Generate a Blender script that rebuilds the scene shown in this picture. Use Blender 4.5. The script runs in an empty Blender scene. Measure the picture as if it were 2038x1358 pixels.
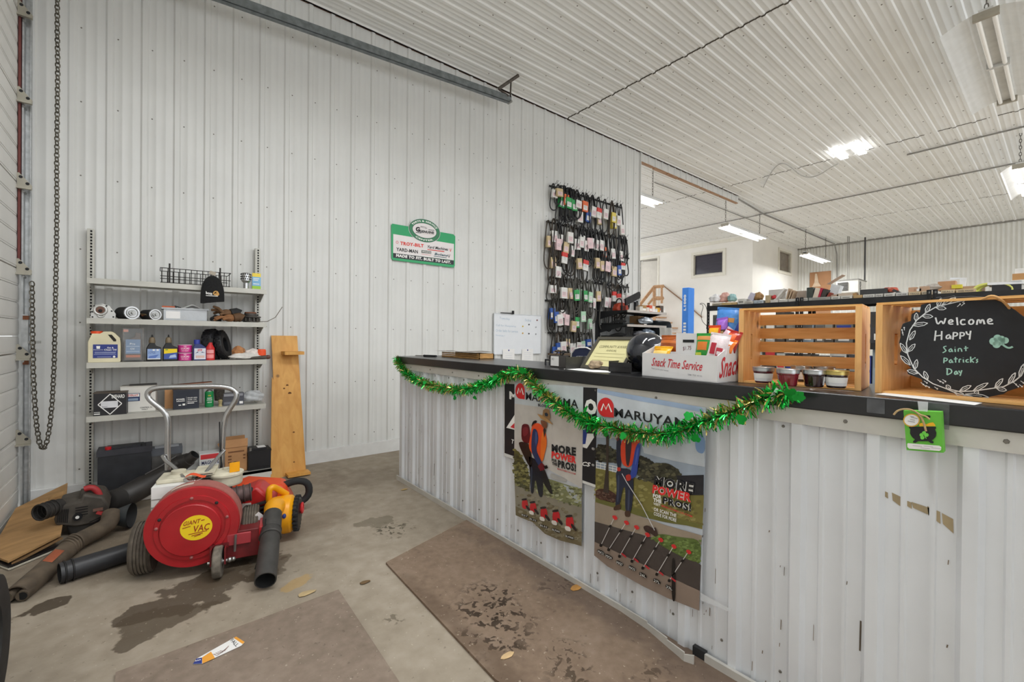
import bpy, math, random
from math import pi, sin, cos, radians as R_
from mathutils import Vector as V, Matrix as MX
random.seed(7)
SC = bpy.context.scene
COL = SC.collection
# ------------------------------------------------------------------ camera, world, lamps, exposure
F_PX, YAW, PITCH, ROLL, EYE = 884.476, 0.67503, -0.0048567, 0.0095379, V((0, 0, 1.35))
_f = V((sin(YAW) * cos(PITCH), cos(YAW) * cos(PITCH), sin(PITCH)))
_r = V((cos(YAW), -sin(YAW), 0)); _u = _r.cross(_f)
_r, _u = cos(ROLL) * _r + sin(ROLL) * _u, -sin(ROLL) * _r + cos(ROLL) * _u
cam = bpy.data.cameras.new('camera'); camo = bpy.data.objects.new('camera', cam); COL.objects.link(camo)
cam.sensor_fit = 'HORIZONTAL'; cam.sensor_width = 36; cam.lens = F_PX / 2038 * 36; cam.clip_start = .05; cam.clip_end = 200
m = MX((_r, _u, -_f)).transposed().to_4x4(); m.translation = EYE; camo.matrix_world = m
SC.camera = camo
W = bpy.data.worlds.new('world'); SC.world = W; W.use_nodes = True
W.node_tree.nodes['Background'].inputs[0].default_value = (.93, .965, 1.0, 1)
W.node_tree.nodes['Background'].inputs[1].default_value = 1.7
SC.view_settings.view_transform = 'Standard'; SC.view_settings.look = 'None'
SC.view_settings.gamma = 1; SC.view_settings.use_curve_mapping = False
SC.view_settings.exposure = 0.17
SC.cycles.max_bounces = 10; SC.cycles.diffuse_bounces = 6; SC.cycles.use_denoising = True
SC.cycles.sample_clamp_indirect = 6
def area_lamp(x, y, z, sx, sy, w, col=(.96, .985, 1.0)):
    l = bpy.data.lights.new('tube_light', 'AREA'); l.shape = 'RECTANGLE'; l.size = sx; l.size_y = sy; l.energy = w; l.color = col
    o = bpy.data.objects.new('tube_light', l); o.location = (x, y, z); COL.objects.link(o); return o

def on(px, py, ax, val):
    """point of the plane (axis ax = val) on the sight line of a photo pixel"""
    d = _f + _r * ((px - 1019) / F_PX) - _u * ((py - 679) / F_PX)
    return EYE + d * ((val - EYE[ax]) / d[ax])
# the room, metres: +X runs along the back wall, +Y towards it
WY, ZC, CX, CT, FX, PX = 5.04, 4.88, 1.82, 1.175, 19.1, 15.2

# ------------------------------------------------------------------ materials
def lin(h):
    h = h.lstrip('#'); c = [int(h[i:i + 2], 16) / 255 for i in (0, 2, 4)]
    return [((v + .055) / 1.055) ** 2.4 if v > .04045 else v / 12.92 for v in c]
_mc = {}
def mat(h, rough=.55, metal=0, var=.10, scale=9., bump=0., coat=0., emit=0., trans=0., alpha=1., detail=5, dist=.0, spec=.5, stretch=None):
    k = (h, rough, metal, var, scale, bump, coat, emit, trans, alpha, stretch)
    if k in _mc: return _mc[k]
    mt = bpy.data.materials.new('paint_' + h.lstrip('#')); mt.use_nodes = True
    N, L = mt.node_tree.nodes, mt.node_tree.links; b = N['Principled BSDF']
    c = lin(h)
    b.inputs['Roughness'].default_value = rough; b.inputs['Metallic'].default_value = metal
    b.inputs['Coat Weight'].default_value = coat; b.inputs['Transmission Weight'].default_value = trans
    b.inputs['Alpha'].default_value = alpha; b.inputs['Specular IOR Level'].default_value = spec
    tc = N.new('ShaderNodeTexCoord'); nz = N.new('ShaderNodeTexNoise')
    nz.inputs['Scale'].default_value = scale; nz.inputs['Detail'].default_value = detail; nz.inputs['Distortion'].default_value = dist
    if stretch:
        mp = N.new('ShaderNodeMapping'); mp.inputs['Scale'].default_value = stretch
        L.new(tc.outputs['Object'], mp.inputs[0]); L.new(mp.outputs[0], nz.inputs['Vector'])
    else: L.new(tc.outputs['Object'], nz.inputs['Vector'])
    mr = N.new('ShaderNodeMapRange'); mr.inputs[1].default_value = .3; mr.inputs[2].default_value = .7
    L.new(nz.outputs['Fac'], mr.inputs[0])
    mx = N.new('ShaderNodeMix'); mx.data_type = 'RGBA'
    mx.inputs[6].default_value = [max(0, v * (1 - var)) for v in c] + [1]; mx.inputs[7].default_value = [min(1, v * (1 + var)) for v in c] + [1]
    L.new(mr.outputs[0], mx.inputs[0]); L.new(mx.outputs[2], b.inputs['Base Color'])
    if emit:
        b.inputs['Emission Color'].default_value = c + [1]; b.inputs['Emission Strength'].default_value = emit
    if bump:
        bp = N.new('ShaderNodeBump'); bp.inputs['Strength'].default_value = bump; bp.inputs['Distance'].default_value = .01
        L.new(nz.outputs['Fac'], bp.inputs['Height']); L.new(bp.outputs[0], b.inputs['Normal'])
    _mc[k] = mt
    return mt
def wood(h, h2, scale=4., stretch=(1, 12, 12), rough=.55):
    k = ('w', h, h2, scale, stretch)
    if k in _mc: return _mc[k]
    mt = bpy.data.materials.new('wood_' + h.lstrip('#')); mt.use_nodes = True
    N, L = mt.node_tree.nodes, mt.node_tree.links; b = N['Principled BSDF']; b.inputs['Roughness'].default_value = rough
    tc = N.new('ShaderNodeTexCoord'); mp = N.new('ShaderNodeMapping'); mp.inputs['Scale'].default_value = stretch
    nz = N.new('ShaderNodeTexNoise'); nz.inputs['Scale'].default_value = scale; nz.inputs['Detail'].default_value = 6; nz.inputs['Distortion'].default_value = .8
    L.new(tc.outputs['Object'], mp.inputs[0]); L.new(mp.outputs[0], nz.inputs['Vector'])
    rp = N.new('ShaderNodeValToRGB'); rp.color_ramp.elements[0].position = .3; rp.color_ramp.elements[1].position = .68
    rp.color_ramp.elements[0].color = lin(h2) + [1]; rp.color_ramp.elements[1].color = lin(h) + [1]
    # knots
    vo = N.new('ShaderNodeTexVoronoi'); vo.inputs['Scale'].default_value = 5.5; L.new(tc.outputs['Object'], vo.inputs['Vector'])
    kr = N.new('ShaderNodeMapRange'); kr.inputs[1].default_value = .07; kr.inputs[2].default_value = .13; L.new(vo.outputs['Distance'], kr.inputs[0])
    mx = N.new('ShaderNodeMix'); mx.data_type = 'RGBA'; mx.inputs[6].default_value = [v * .45 for v in lin(h2)] + [1]
    L.new(nz.outputs['Fac'], rp.inputs[0]); L.new(kr.outputs[0], mx.inputs[0]); L.new(rp.outputs[0], mx.inputs[7]); L.new(mx.outputs[2], b.inputs['Base Color'])
    _mc[k] = mt
    return mt

# ------------------------------------------------------------------ mesh builder
_tx = {}
def text2d(s, bold=0., shear=0.):
    k = (s, bold, shear)
    if k in _tx: return _tx[k]
    cu = bpy.data.curves.new('t', 'FONT'); cu.body = s; cu.size = 1; cu.offset = bold; cu.shear = shear; cu.resolution_u = 2; cu.fill_mode = 'FRONT'
    cu.space_character = 1 + bold * 2
    o = bpy.data.objects.new('t', cu); me = o.to_mesh()
    vs = [(v.co.x, v.co.y) for v in me.vertices]; fs = [tuple(p.vertices) for p in me.polygons]
    o.to_mesh_clear(); bpy.data.objects.remove(o); bpy.data.curves.remove(cu)
    x0 = min(v[0] for v in vs); x1 = max(v[0] for v in vs); y0 = min(v[1] for v in vs); y1 = max(v[1] for v in vs)
    vs = [((a - x0) / (x1 - x0), (b - y0) / max(1e-6, y1 - y0)) for a, b in vs]
    _tx[k] = (vs, fs)
    return _tx[k]

class MB:
    def __init__(s, M=None): s.v = []; s.f = []; s.fm = []; s.m = []; s.M = M
    def mi(s, m):
        if m not in s.m: s.m.append(m)
        return s.m.index(m)
    def add(s, vs, fs, m, flip=False):
        b = len(s.v); i = s.mi(m)
        s.v += [(s.M @ V(p)) if s.M else V(p) for p in vs]
        for f in fs: s.f.append(tuple(b + j for j in (reversed(f) if flip else f))); s.fm.append(i)
        return s
    def box(s, c, d, m, rot=None, taper=1.):
        h = V(d) / 2; q = []
        for z in (-1, 1):
            t = taper if z > 0 else 1
            for x, y in ((-1, -1), (1, -1), (1, 1), (-1, 1)):
                p = V((x * h.x * t, y * h.y * t, z * h.z))
                q.append((rot @ p if rot else p) + V(c))
        return s.add(q, [(3, 2, 1, 0), (4, 5, 6, 7), (0, 1, 5, 4), (1, 2, 6, 5), (2, 3, 7, 6), (3, 0, 4, 7)], m)
    def bb(s, x0, x1, y0, y1, z0, z1, m): return s.box(((x0 + x1) / 2, (y0 + y1) / 2, (z0 + z1) / 2), (abs(x1 - x0), abs(y1 - y0), abs(z1 - z0)), m)
    def poly(s, pts, m, off=None):
        pts = [V(p) + (V(off) if off else V()) for p in pts]
        return s.add(pts, [tuple(range(len(pts)))], m)
    def prism(s, pts, vec, m):
        """extrude a planar outline along vec"""
        n = len(pts); a = [V(p) for p in pts]; b = [p + V(vec) for p in a]
        return s.add(a + b, [tuple(reversed(range(n))), tuple(range(n, 2 * n))] + [(i, (i + 1) % n, n + (i + 1) % n, n + i) for i in range(n)], m)
    def tube(s, pts, r, m, n=8, closed=False, cap=True, flat=1.):
        pts = [V(p) for p in pts]; N = len(pts); rr = r if isinstance(r, (list, tuple)) else [r] * N
        T = []
        for i in range(N):
            if closed: t = pts[(i + 1) % N] - pts[i - 1]
            else: t = pts[min(i + 1, N - 1)] - pts[max(i - 1, 0)]
            T.append(t.normalized() if t.length > 1e-9 else V((0, 0, 1)))
        a = V((0, 0, 1)) if abs(T[0].z) < .9 else V((1, 0, 0))
        u = (a - T[0] * a.dot(T[0])).normalized(); q = []
        for i in range(N):
            u = (u - T[i] * u.dot(T[i])); u = u.normalized() if u.length > 1e-6 else T[i].orthogonal().normalized()
            w = T[i].cross(u)
            for k in range(n):
                an = 2 * pi * k / n; q.append(pts[i] + (u * cos(an) * flat + w * sin(an)) * rr[i])
        fs = []
        for i in range(N if closed else N - 1):
            j = (i + 1) % N
            for k in range(n): fs.append((i * n + k, i * n + (k + 1) % n, j * n + (k + 1) % n, j * n + k))
        if cap and not closed: fs += [tuple(reversed(range(n))), tuple(range((N - 1) * n, N * n))]
        return s.add(q, fs, m)
    def cyl(s, p0, p1, r, m, n=20, r1=None, cap=True): return s.tube([p0, p1], [r, r if r1 is None else r1], m, n, cap=cap)
    def lathe(s, o, prof, m, n=28, axis='z', sc=(1, 1), ms=None):
        """prof = [(radius, height)]; axis z, or y (towards -y) or x"""
        o = V(o); q = []
        for r, h in prof:
            for k in range(n):
                a = 2 * pi * k / n; c, d = r * cos(a) * sc[0], r * sin(a) * sc[1]
                q.append(o + (V((c, d, h)) if axis == 'z' else V((c, -h, d)) if axis == 'y' else V((h, c, d))))
        L = len(prof)
        for i in range(L - 1):
            fs = [(i * n + k, i * n + (k + 1) % n, (i + 1) * n + (k + 1) % n, (i + 1) * n + k) for k in range(n)]
            used = q[i * n:(i + 2) * n]
            s.add(used, [(k, (k + 1) % n, n + (k + 1) % n, n + k) for k in range(n)], ms[i] if ms else m)
        if prof[0][0] > 1e-6: s.add(q[:n], [tuple(reversed(range(n)))], ms[0] if ms else m)
        if prof[-1][0] > 1e-6: s.add(q[-n:], [tuple(range(n))], ms[-1] if ms else m)
        return s
    def ball(s, c, r, m, nu=16, nv=10, fn=None):
        r = V(r) if hasattr(r, '__len__') else V((r, r, r)); q = []
        for j in range(nv + 1):
            t = pi * j / nv
            for i in range(nu):
                p = 2 * pi * i / nu; d = V((sin(t) * cos(p), sin(t) * sin(p), cos(t)))
                k = fn(d) if fn else 1
                q.append(V(c) + V((d.x * r.x, d.y * r.y, d.z * r.z)) * k)
        return s.add(q, [(j * nu + i, (j + 1) * nu + i, (j + 1) * nu + (i + 1) % nu, j * nu + (i + 1) % nu) for j in range(nv) for i in range(nu)], m)
    def grid(s, fn, nu, nv, m, two=0):
        q = [V(fn(i / nu, j / nv)) for j in range(nv + 1) for i in range(nu + 1)]; w = nu + 1
        return s.add(q, [(j * w + i, j * w + i + 1, (j + 1) * w + i + 1, (j + 1) * w + i) for j in range(nv) for i in range(nu)], m)
    def torus(s, c, R, r, m, axis=V((0, 1, 0)), n=28, k=10, sc=(1, 1)):
        ax = V(axis).normalized(); u = ax.orthogonal().normalized(); w = ax.cross(u)
        return s.tube([V(c) + (u * cos(2 * pi * i / n) * sc[0] + w * sin(2 * pi * i / n) * sc[1]) * R for i in range(n)], r, m, k, closed=True)
    def text(s, body, a, b, c, m, off=None, bold=.0, shear=0.):
        """lettering fitted in the frame a (lower left), b (lower right), c (upper left)"""
        a, b, c = V(a), V(b), V(c); o = V(off) if off else V()
        vs, fs = text2d(body, bold, shear)
        return s.add([a + (b - a) * x + (c - a) * y + o for x, y in vs], fs, m)
    def stroke(s, pts, w, n, m, off=None):
        pts = [V(p) + (V(off) if off else V()) for p in pts]; n = V(n); N = len(pts); q = []
        for i in range(N):
            t = (pts[min(i + 1, N - 1)] - pts[max(i - 1, 0)]).normalized(); d = t.cross(n)
            ww = w[i] if isinstance(w, (list, tuple)) else w
            q += [pts[i] - d * ww / 2, pts[i] + d * ww / 2]
        return s.add(q, [(2 * i, 2 * i + 1, 2 * i + 3, 2 * i + 2) for i in range(N - 1)], m)
    def build(s, name, parent=None, world=True, ang=38, bevel=0):
        me = bpy.data.meshes.new(name); vs = s.v; o = bpy.data.objects.new(name, me)
        if parent is not None:
            o.parent = parent
            if world: k = BASE[parent]; vs = [p - k for p in vs]
            BASE[o] = BASE[parent]
        else:
            if world:
                xs = [p.x for p in vs]; ys = [p.y for p in vs]; k = V(((min(xs) + max(xs)) / 2, (min(ys) + max(ys)) / 2, min(p.z for p in vs)))
                vs = [p - k for p in vs]; o.location = k; BASE[o] = k
            else: BASE[o] = V()
        me.from_pydata([tuple(p) for p in vs], [], s.f)
        for mt in s.m: me.materials.append(mt)
        me.polygons.foreach_set('material_index', s.fm)
        me.polygons.foreach_set('use_smooth', [True] * len(s.f)); me.set_sharp_from_angle(angle=R_(ang)); me.update()
        COL.objects.link(o)
        if bevel:
            bv = o.modifiers.new('bevel', 'BEVEL'); bv.width = bevel; bv.segments = 2; bv.limit_method = 'ANGLE'; bv.angle_limit = R_(40)
        return o
BASE = {}
def tag(o, label, cat, group=None):
    o['label'] = label; o['category'] = cat
    if group: o['group'] = group
    return o
def thing(name, label, cat, loc, rz=0, group=None):
    o = bpy.data.objects.new(name, None); o.empty_display_size = .05; o.location = loc; o.rotation_euler = (0, 0, rz); COL.objects.link(o)
    BASE[o] = V(loc); return tag(o, label, cat, group)
def setting(mb, name, **k):
    o = mb.build(name, None, world=False, **k); o['kind'] = 'structure'; return o
def solo(mb, name, label, cat, group=None, **k): return tag(mb.build(name, None, **k), label, cat, group)
def ORD(i): return ['first', 'second', 'third', 'fourth', 'fifth', 'sixth', 'seventh', 'eighth', 'ninth', 'tenth', 'eleventh', 'twelfth', 'thirteenth', 'fourteenth', 'fifteenth', 'sixteenth', 'seventeenth', 'eighteenth', 'nineteenth', 'twentieth', 'twenty-first', 'twenty-second', 'twenty-third', 'twenty-fourth'][i]
RZ = lambda a: MX.Rotation(a, 3, 'Z')
RX = lambda a: MX.Rotation(a, 3, 'X')
RY = lambda a: MX.Rotation(a, 3, 'Y')

# common finishes
WHITE = mat('e2e1de', .5, var=.04); CREAM = mat('d8cfae', .45, var=.08); BLACK = mat('1a1a1c', .45, var=.25); MATT = mat('232324', .8, var=.25)
RUBBER = mat('222120', .75, var=.3, scale=20); DIRTY = mat('4a443d', .7, var=.45, scale=14); RED = mat('b5151c', .35, var=.12); ORANGE = mat('e8501f', .4, var=.1)
YELLOW = mat('f0a500', .4, var=.08); CHROME = mat('b8b8b8', .25, metal=1, var=.1); STEEL = mat('a9a9a6', .38, metal=.9, var=.18, scale=20)
GALV = mat('b4b6b6', .45, metal=.7, var=.2, scale=25); ALU = mat('c9c8c4', .4, metal=.6, var=.15); CARD = mat('b98a5e', .85, var=.12); PAPER = mat('e9e8e6', .7, var=.03)
INK = mat('17171a', .6, var=.05); REDINK = mat('cf2630', .5, var=.05); WINK = mat('efeeea', .6, var=.02); RUST = mat('7a4a30', .8, var=.4, scale=30)
CLEAR = mat('dfe6ea', .12, var=.02, alpha=.14); CLEARB = mat('e8ecf0', .2, var=.02, alpha=.42, bump=.5, scale=25)
BLUEINK = mat('243a86', .5, var=.1); GREENINK = mat('118043', .5, var=.06)
# ------------------------------------------------------------------ the setting
def stain_mat(name, base, lo, hi, scale, stains, rough=.8, speck=None):
    """floor finish: mottled base colour with wet / dirty marks of their own shape (object coordinates)"""
    mt = bpy.data.materials.new(name); mt.use_nodes = True
    N, L = mt.node_tree.nodes, mt.node_tree.links; b = N['Principled BSDF']
    tc = N.new('ShaderNodeTexCoord'); P = tc.outputs['Object']
    def noise(s, d=6, dist=0):
        n = N.new('ShaderNodeTexNoise'); n.inputs['Scale'].default_value = s; n.inputs['Detail'].default_value = d; n.inputs['Distortion'].default_value = dist
        L.new(P, n.inputs['Vector']); return n
    n1 = noise(scale, 8, .4); n2 = noise(scale * 9, 5); n3 = noise(70, 4)
    rp = N.new('ShaderNodeValToRGB'); e = rp.color_ramp.elements; e[0].position = .3; e[1].position = .72
    e[0].color = lin(lo) + [1]; e[1].color = lin(hi) + [1]; k = rp.color_ramp.elements.new(.5); k.color = lin(base) + [1]
    ad = N.new('ShaderNodeMath'); ad.operation = 'MULTIPLY_ADD'; ad.inputs[1].default_value = .45; L.new(n2.outputs['Fac'], ad.inputs[0])
    m2 = N.new('ShaderNodeMath'); m2.operation = 'MULTIPLY'; m2.inputs[1].default_value = .55; L.new(n1.outputs['Fac'], m2.inputs[0]); L.new(m2.outputs[0], ad.inputs[2])
    L.new(ad.outputs[0], rp.inputs[0]); col = rp.outputs[0]; wet = None
    nw = noise(7, 6); nf = noise(26, 3, .6)
    for (cx, cy, rx, ry, rot, c, st, kind) in stains:
        mp = N.new('ShaderNodeMapping'); mp.vector_type = 'TEXTURE'; mp.inputs['Location'].default_value = (cx, cy, 0); mp.inputs['Rotation'].default_value = (0, 0, rot); mp.inputs['Scale'].default_value = (rx, ry, 1)
        L.new(P, mp.inputs[0]); ln = N.new('ShaderNodeVectorMath'); ln.operation = 'LENGTH'; L.new(mp.outputs[0], ln.inputs[0])
        w = N.new('ShaderNodeMath'); w.operation = 'MULTIPLY_ADD'; w.inputs[1].default_value = 2.6 if kind == 'wet' else 1.6; L.new(nw.outputs['Fac'], w.inputs[0]); L.new(ln.outputs['Value'], w.inputs[2])
        r = N.new('ShaderNodeMapRange'); r.inputs[1].default_value = 2.22 if kind == 'wet' else 1.75; r.inputs[2].default_value = 2.12 if kind == 'wet' else 1.3; L.new(w.outputs[0], r.inputs[0]); o = r.outputs[0]
        if kind == 'foot':
            g = N.new('ShaderNodeMapRange'); g.inputs[1].default_value = .53; g.inputs[2].default_value = .58; L.new(nf.outputs['Fac'], g.inputs[0])
            q = N.new('ShaderNodeMath'); q.operation = 'MULTIPLY'; L.new(o, q.inputs[0]); L.new(g.outputs[0], q.inputs[1]); o = q.outputs[0]
        q = N.new('ShaderNodeMath'); q.operation = 'MULTIPLY'; q.inputs[1].default_value = st; L.new(o, q.inputs[0]); o = q.outputs[0]
        mx = N.new('ShaderNodeMix'); mx.data_type = 'RGBA'; mx.inputs[7].default_value = lin(c) + [1]; L.new(o, mx.inputs[0]); L.new(col, mx.inputs[6]); col = mx.outputs[2]
    # small light and dark specks of grit
    for (a, bb, cc, ss) in ((.70, .72, 'd8cdb8', 55), (.30, .28, '3a3129', 42)):
        ns = noise(ss, 2); r = N.new('ShaderNodeMapRange'); r.inputs[1].default_value = a; r.inputs[2].default_value = bb; L.new(ns.outputs['Fac'], r.inputs[0])
        mx = N.new('ShaderNodeMix'); mx.data_type = 'RGBA'; mx.inputs[7].default_value = lin(cc) + [1]; q = N.new('ShaderNodeMath'); q.operation = 'MULTIPLY'; q.inputs[1].default_value = .32
        L.new(r.outputs[0], q.inputs[0]); L.new(q.outputs[0], mx.inputs[0]); L.new(col, mx.inputs[6]); col = mx.outputs[2]
    L.new(col, b.inputs['Base Color']); b.inputs['Roughness'].default_value = rough; b.inputs['Specular IOR Level'].default_value = .3
    bp = N.new('ShaderNodeBump'); bp.inputs['Strength'].default_value = .25; bp.inputs['Distance'].default_value = .006; L.new(n3.outputs['Fac'], bp.inputs['Height']); L.new(bp.outputs[0], b.inputs['Normal'])
    return mt
FLOORM = stain_mat('concrete', '9a8f7f', '857a6b', 'aca192', 1.3, [
    (.22, 2.86, .36, .20, .25, '4b4033', .85, 'wet'), (.02, 2.66, .22, .12, .2, '4f4436', .8, 'wet'), (.42, 2.95, .24, .2, 0, '55493a', .7, 'wet'),
    (-.42, 3.16, .10, .07, .6, '463b2e', .9, 'wet'), (1.32, 2.95, .17, .15, .5, '403a2a', .8, 'foot'), (1.25, 3.15, .15, .1, 0, '57503f', .5, 'wet'), (.62, 2.62, .12, .05, .4, 'b09058', .6, 'wet'),
    (.3, 4.3, 1.6, .5, 0, '6f6355', .45, 'dirt'), (-.3, 3.7, .5, .5, 0, '6b5d4d', .55, 'dirt'), (1.6, 4.2, .5, .4, 0, '75695b', .35, 'dirt'), (.9, 3.4, .35, .2, .3, '62523f', .4, 'dirt'), (.9, 2.0, .07, .06, 0, '4b4234', .6, 'foot')])
fl = MB(); fl.bb(-3, FX + .3, -6, 11.6, -.12, 0, FLOORM); setting(fl, 'floor')

WALLM = mat('d6d6d3', .42, var=.035, scale=2.2, spec=.4); CEILM = mat('f0f1ef', .5, var=.03, scale=2, spec=.35); FARM = mat('dad9d2', .4, var=.05, scale=3)
COUNTM = mat('dde0e4', .42, var=.05, scale=3, spec=.45); SCREWM = mat('7a766f', .5, metal=.5)
def ag_profile(a0, a1, phase, P, H=.016, h=.003):
    pts = [(a0, 0)]; k = math.floor((a0 - phase) / P)
    while True:
        c = phase + k * P
        if c > a1 + P: break
        for s, e in ((-.029, 0), (-.016, H), (.016, H), (.029, 0), (.070, 0), (.074, h), (.084, h), (.090, 0), (.136, 0), (.141, h), (.151, h), (.156, 0)):
            if a0 < c + s < a1: pts.append((c + s, e))
        k += 1
    return pts + [(a1, 0)]
def sheet(mb, prof, P3, lo, hi, m, flip=False):
    """ribbed sheet: P3(s, h, t) -> point, from t = lo to t = hi"""
    q = [P3(s, h, lo) for s, h in prof] + [P3(s, h, hi) for s, h in prof]; n = len(prof)
    return mb.add(q, [(i, i + 1, n + i + 1, n + i) for i in range(n - 1)], m, flip)
def screw(mb, c, n, r=.008):
    c, n = V(c), V(n); u = n.orthogonal().normalized(); w = n.cross(u)
    return mb.add([c + n * .004 + (u * cos(k * pi / 3) + w * sin(k * pi / 3)) * r for k in range(6)] + [c + (u * cos(k * pi / 3) + w * sin(k * pi / 3)) * r * 1.4 for k in range(6)],
                  [tuple(range(6))] + [(k, 6 + k, 6 + (k + 1) % 6, (k + 1) % 6) for k in range(6)], SCREWM)
XE = 7.06                                             # where the back wall stops at the opening
wl = MB(); sheet(wl, ag_profile(-.86, XE, -.537, .2251), lambda s, h, t: (s, WY - h, t), .04, ZC - .015, WALLM)
wl.bb(-.86, XE, WY + .003, WY + .14, 0, ZC, WHITE); wl.bb(XE - .005, XE + .012, WY - .03, WY + .16, 0, ZC, WALLM)
x = -.537 + .05
while x < XE:
    for i, z in enumerate((.25, .85, 1.45, 2.05, 2.65, 3.25, 3.85, 4.45)): screw(wl, (x, WY, z), (0, -1, 0), .0045)
    x += .2251
setting(wl, 'wall_back')
hd = MB(); sheet(hd, ag_profile(XE + .01, 11.05, -.537, .2251), lambda s, h, t: (s, WY - h, t), ZC - .17, ZC - .012, WALLM)
hd.bb(XE + .01, 11.05, WY + .003, WY + .1, ZC - .17, ZC, WHITE)
PLYR = wood('b08a68', '8a6242')
for i in range(9):
    a = XE + .03 + i * .44; hd.bb(a, a + (.42 if i % 2 else .40), WY - .01, WY + .045, ZC - .192 - .012 * (i in (1, 2)), ZC - .17, PLYR)
setting(hd, 'trim_1')
tb = MB(); tb.bb(-.8, 2.6, WY - .045, WY - .003, 0, .135, mat('dcdcda', .5, var=.06)); tb.bb(2.6, XE, WY - .045, WY - .003, 0, .135, mat('dcdcda', .5, var=.06)); setting(tb, 'baseboard_back')
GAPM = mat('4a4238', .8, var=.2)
cr = MB(); cr.bb(-.8, 11.0, WY - .035, WY - .0, ZC - .013, ZC - .006, mat('7a6250', .8, var=.3)); setting(cr, 'trim_2')

cl = MB()
prof = ag_profile(-6, 11.6, .06, .2251, .013)
for a, b in ((-2.2, 5.1), (5.1, 10.15), (10.15, 15.6), (15.6, FX + .2)):
    sheet(cl, prof, lambda s, h, t: (t, s, ZC - h), a, b, CEILM, True)
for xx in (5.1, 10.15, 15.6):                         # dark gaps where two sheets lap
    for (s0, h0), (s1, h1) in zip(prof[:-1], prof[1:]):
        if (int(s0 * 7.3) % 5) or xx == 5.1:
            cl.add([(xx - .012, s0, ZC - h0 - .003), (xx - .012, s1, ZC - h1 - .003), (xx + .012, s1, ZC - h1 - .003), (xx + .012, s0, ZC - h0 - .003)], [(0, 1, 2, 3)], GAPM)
cl.bb(-2.2, FX + .2, -6, 11.6, ZC + .004, ZC + .1, WHITE)
i = 0; y = .06 + .06 - .2251 * 6
while y < 9:
    for k in range(29):
        xx = 1.0 + k * .61
        if xx > 5 or y < 5.0: screw(cl, (xx + .01 * ((i * 7) % 3), y, ZC), (0, 0, -1), .0045 + .0003 * xx)
    y += .2251; i += 1
setting(cl, 'ceiling')

fw = MB(); pts = []; y = -6.
while y < 6.6: pts.append((y, .016 * (1 + cos(2 * pi * y / .1)))); y += .0167
sheet(fw, pts, lambda s, h, t: (FX - h, s, t), 0, ZC, FARM, True); fw.bb(FX + .01, FX + .15, -6, 11.6, 0, ZC, WHITE); fw.bb(FX - .05, FX, -6, 6.55, ZC - .05, ZC, mat('8a8780', .6)); setting(fw, 'wall_far')
# white drywall office in the far corner
PWM = mat('e6e2da', .6, var=.05, scale=1.5); TRIMW = mat('ded9cb', .5, var=.05); DARKGL = mat('34303c', .08, var=.15, scale=3, stretch=(1, 1, 6))
pw = MB()
DZ = 2.43                                             # upper floor behind the door
HA = [(9.98, 10.80, DZ, 4.55), (7.42, 8.48, 3.70, 4.44)]
for _ in (0,):
    us = [6.45, 7.42, 8.48, 9.98, 10.80, 11.6]; zs = [0, DZ, 3.70, 4.44, 4.55, ZC]
    for a, b in zip(us[:-1], us[1:]):
        for c, d in zip(zs[:-1], zs[1:]):
            if any(h[0] <= a and b <= h[1] and h[2] <= c and d <= h[3] for h in HA): continue
            pw.bb(PX, PX + .14, a, b, c, d, PWM)
pw.bb(PX - .03, PX, 6.45, 11.6, ZC - .16, ZC - .06, TRIMW)
setting(pw, 'wall_office')
pb = MB(); us = [PX + .14, 17.32, 18.35, FX]; zs = [0, 3.88, 4.60, ZC]
for i in range(3):
    for k in range(3):
        if i == 1 and k == 1: continue
        pb.bb(us[i], us[i + 1], 6.45, 6.58, zs[k], zs[k + 1], PWM)
setting(pb, 'wall_office_side')
def window(name, F, u0, u1, z0, z1):
    w = MB(); t = .09
    for a, b, c, d in ((u0 - t, u1 + t, z1, z1 + t), (u0 - t, u1 + t, z0 - t, z0), (u0 - t, u0, z0, z1), (u1, u1 + t, z0, z1)): p, q = F(a, c, -.03), F(b, d, .05); w.bb(p[0], q[0], p[1], q[1], p[2], q[2], TRIMW)
    for a, b, c, d in ((u0, u1, z1 - .03, z1), (u0, u1, z0, z0 + .03), (u0, u0 + .03, z0, z1), (u1 - .03, u1, z0, z1)): p, q = F(a, c, -.0), F(b, d, .06); w.bb(p[0], q[0], p[1], q[1], p[2], q[2], mat('b9b4a6', .5))
    o = setting(w, name); g = MB(); p, q = F(u0, z0, .055), F(u1, z1, .062); g.bb(p[0], q[0], p[1], q[1], p[2], q[2], DARKGL if name == 'window_1' else mat('7d7266', .15, var=.15)); g.build('pane', o)
window('window_1', lambda u, z, d: (PX + d, u, z), 7.42, 8.48, 3.70, 4.44)
window('window_2', lambda u, z, d: (u, 6.45 + d, z), 17.32, 18.35, 3.88, 4.60)
# office door standing open, at the head of the stair
dr = MB(); t = .07
dr.bb(PX - .02, PX + .06, 9.98 - t, 9.98, DZ, 4.62, TRIMW); dr.bb(PX - .02, PX + .06, 10.8, 10.8 + t, DZ, 4.62, TRIMW); dr.bb(PX - .02, PX + .06, 9.98, 10.8, 4.55, 4.62, TRIMW)
dro = setting(dr, 'door_2')
dl = MB(MX.Translation((PX + .06, 10.78, 0)) @ MX.Rotation(R_(-72), 4, 'Z')); dl.bb(0, .8, -.02, .02, DZ, 4.5, mat('e2ddd3', .5, var=.04)); dl.build('leaf', dro)
hn = MB(); [hn.bb(PX + .02, PX + .05, 10.78, 10.81, z, z + .1, STEEL) for z in (2.7, 3.4, 4.2)]; hn.build('hinge', dro)
sw = MB(); sw.bb(PX + 1.3, PX + 1.4, 8.6, 11.6, DZ, ZC, mat('8d867b', .7)); setting(sw, 'wall_office_inner')

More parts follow.
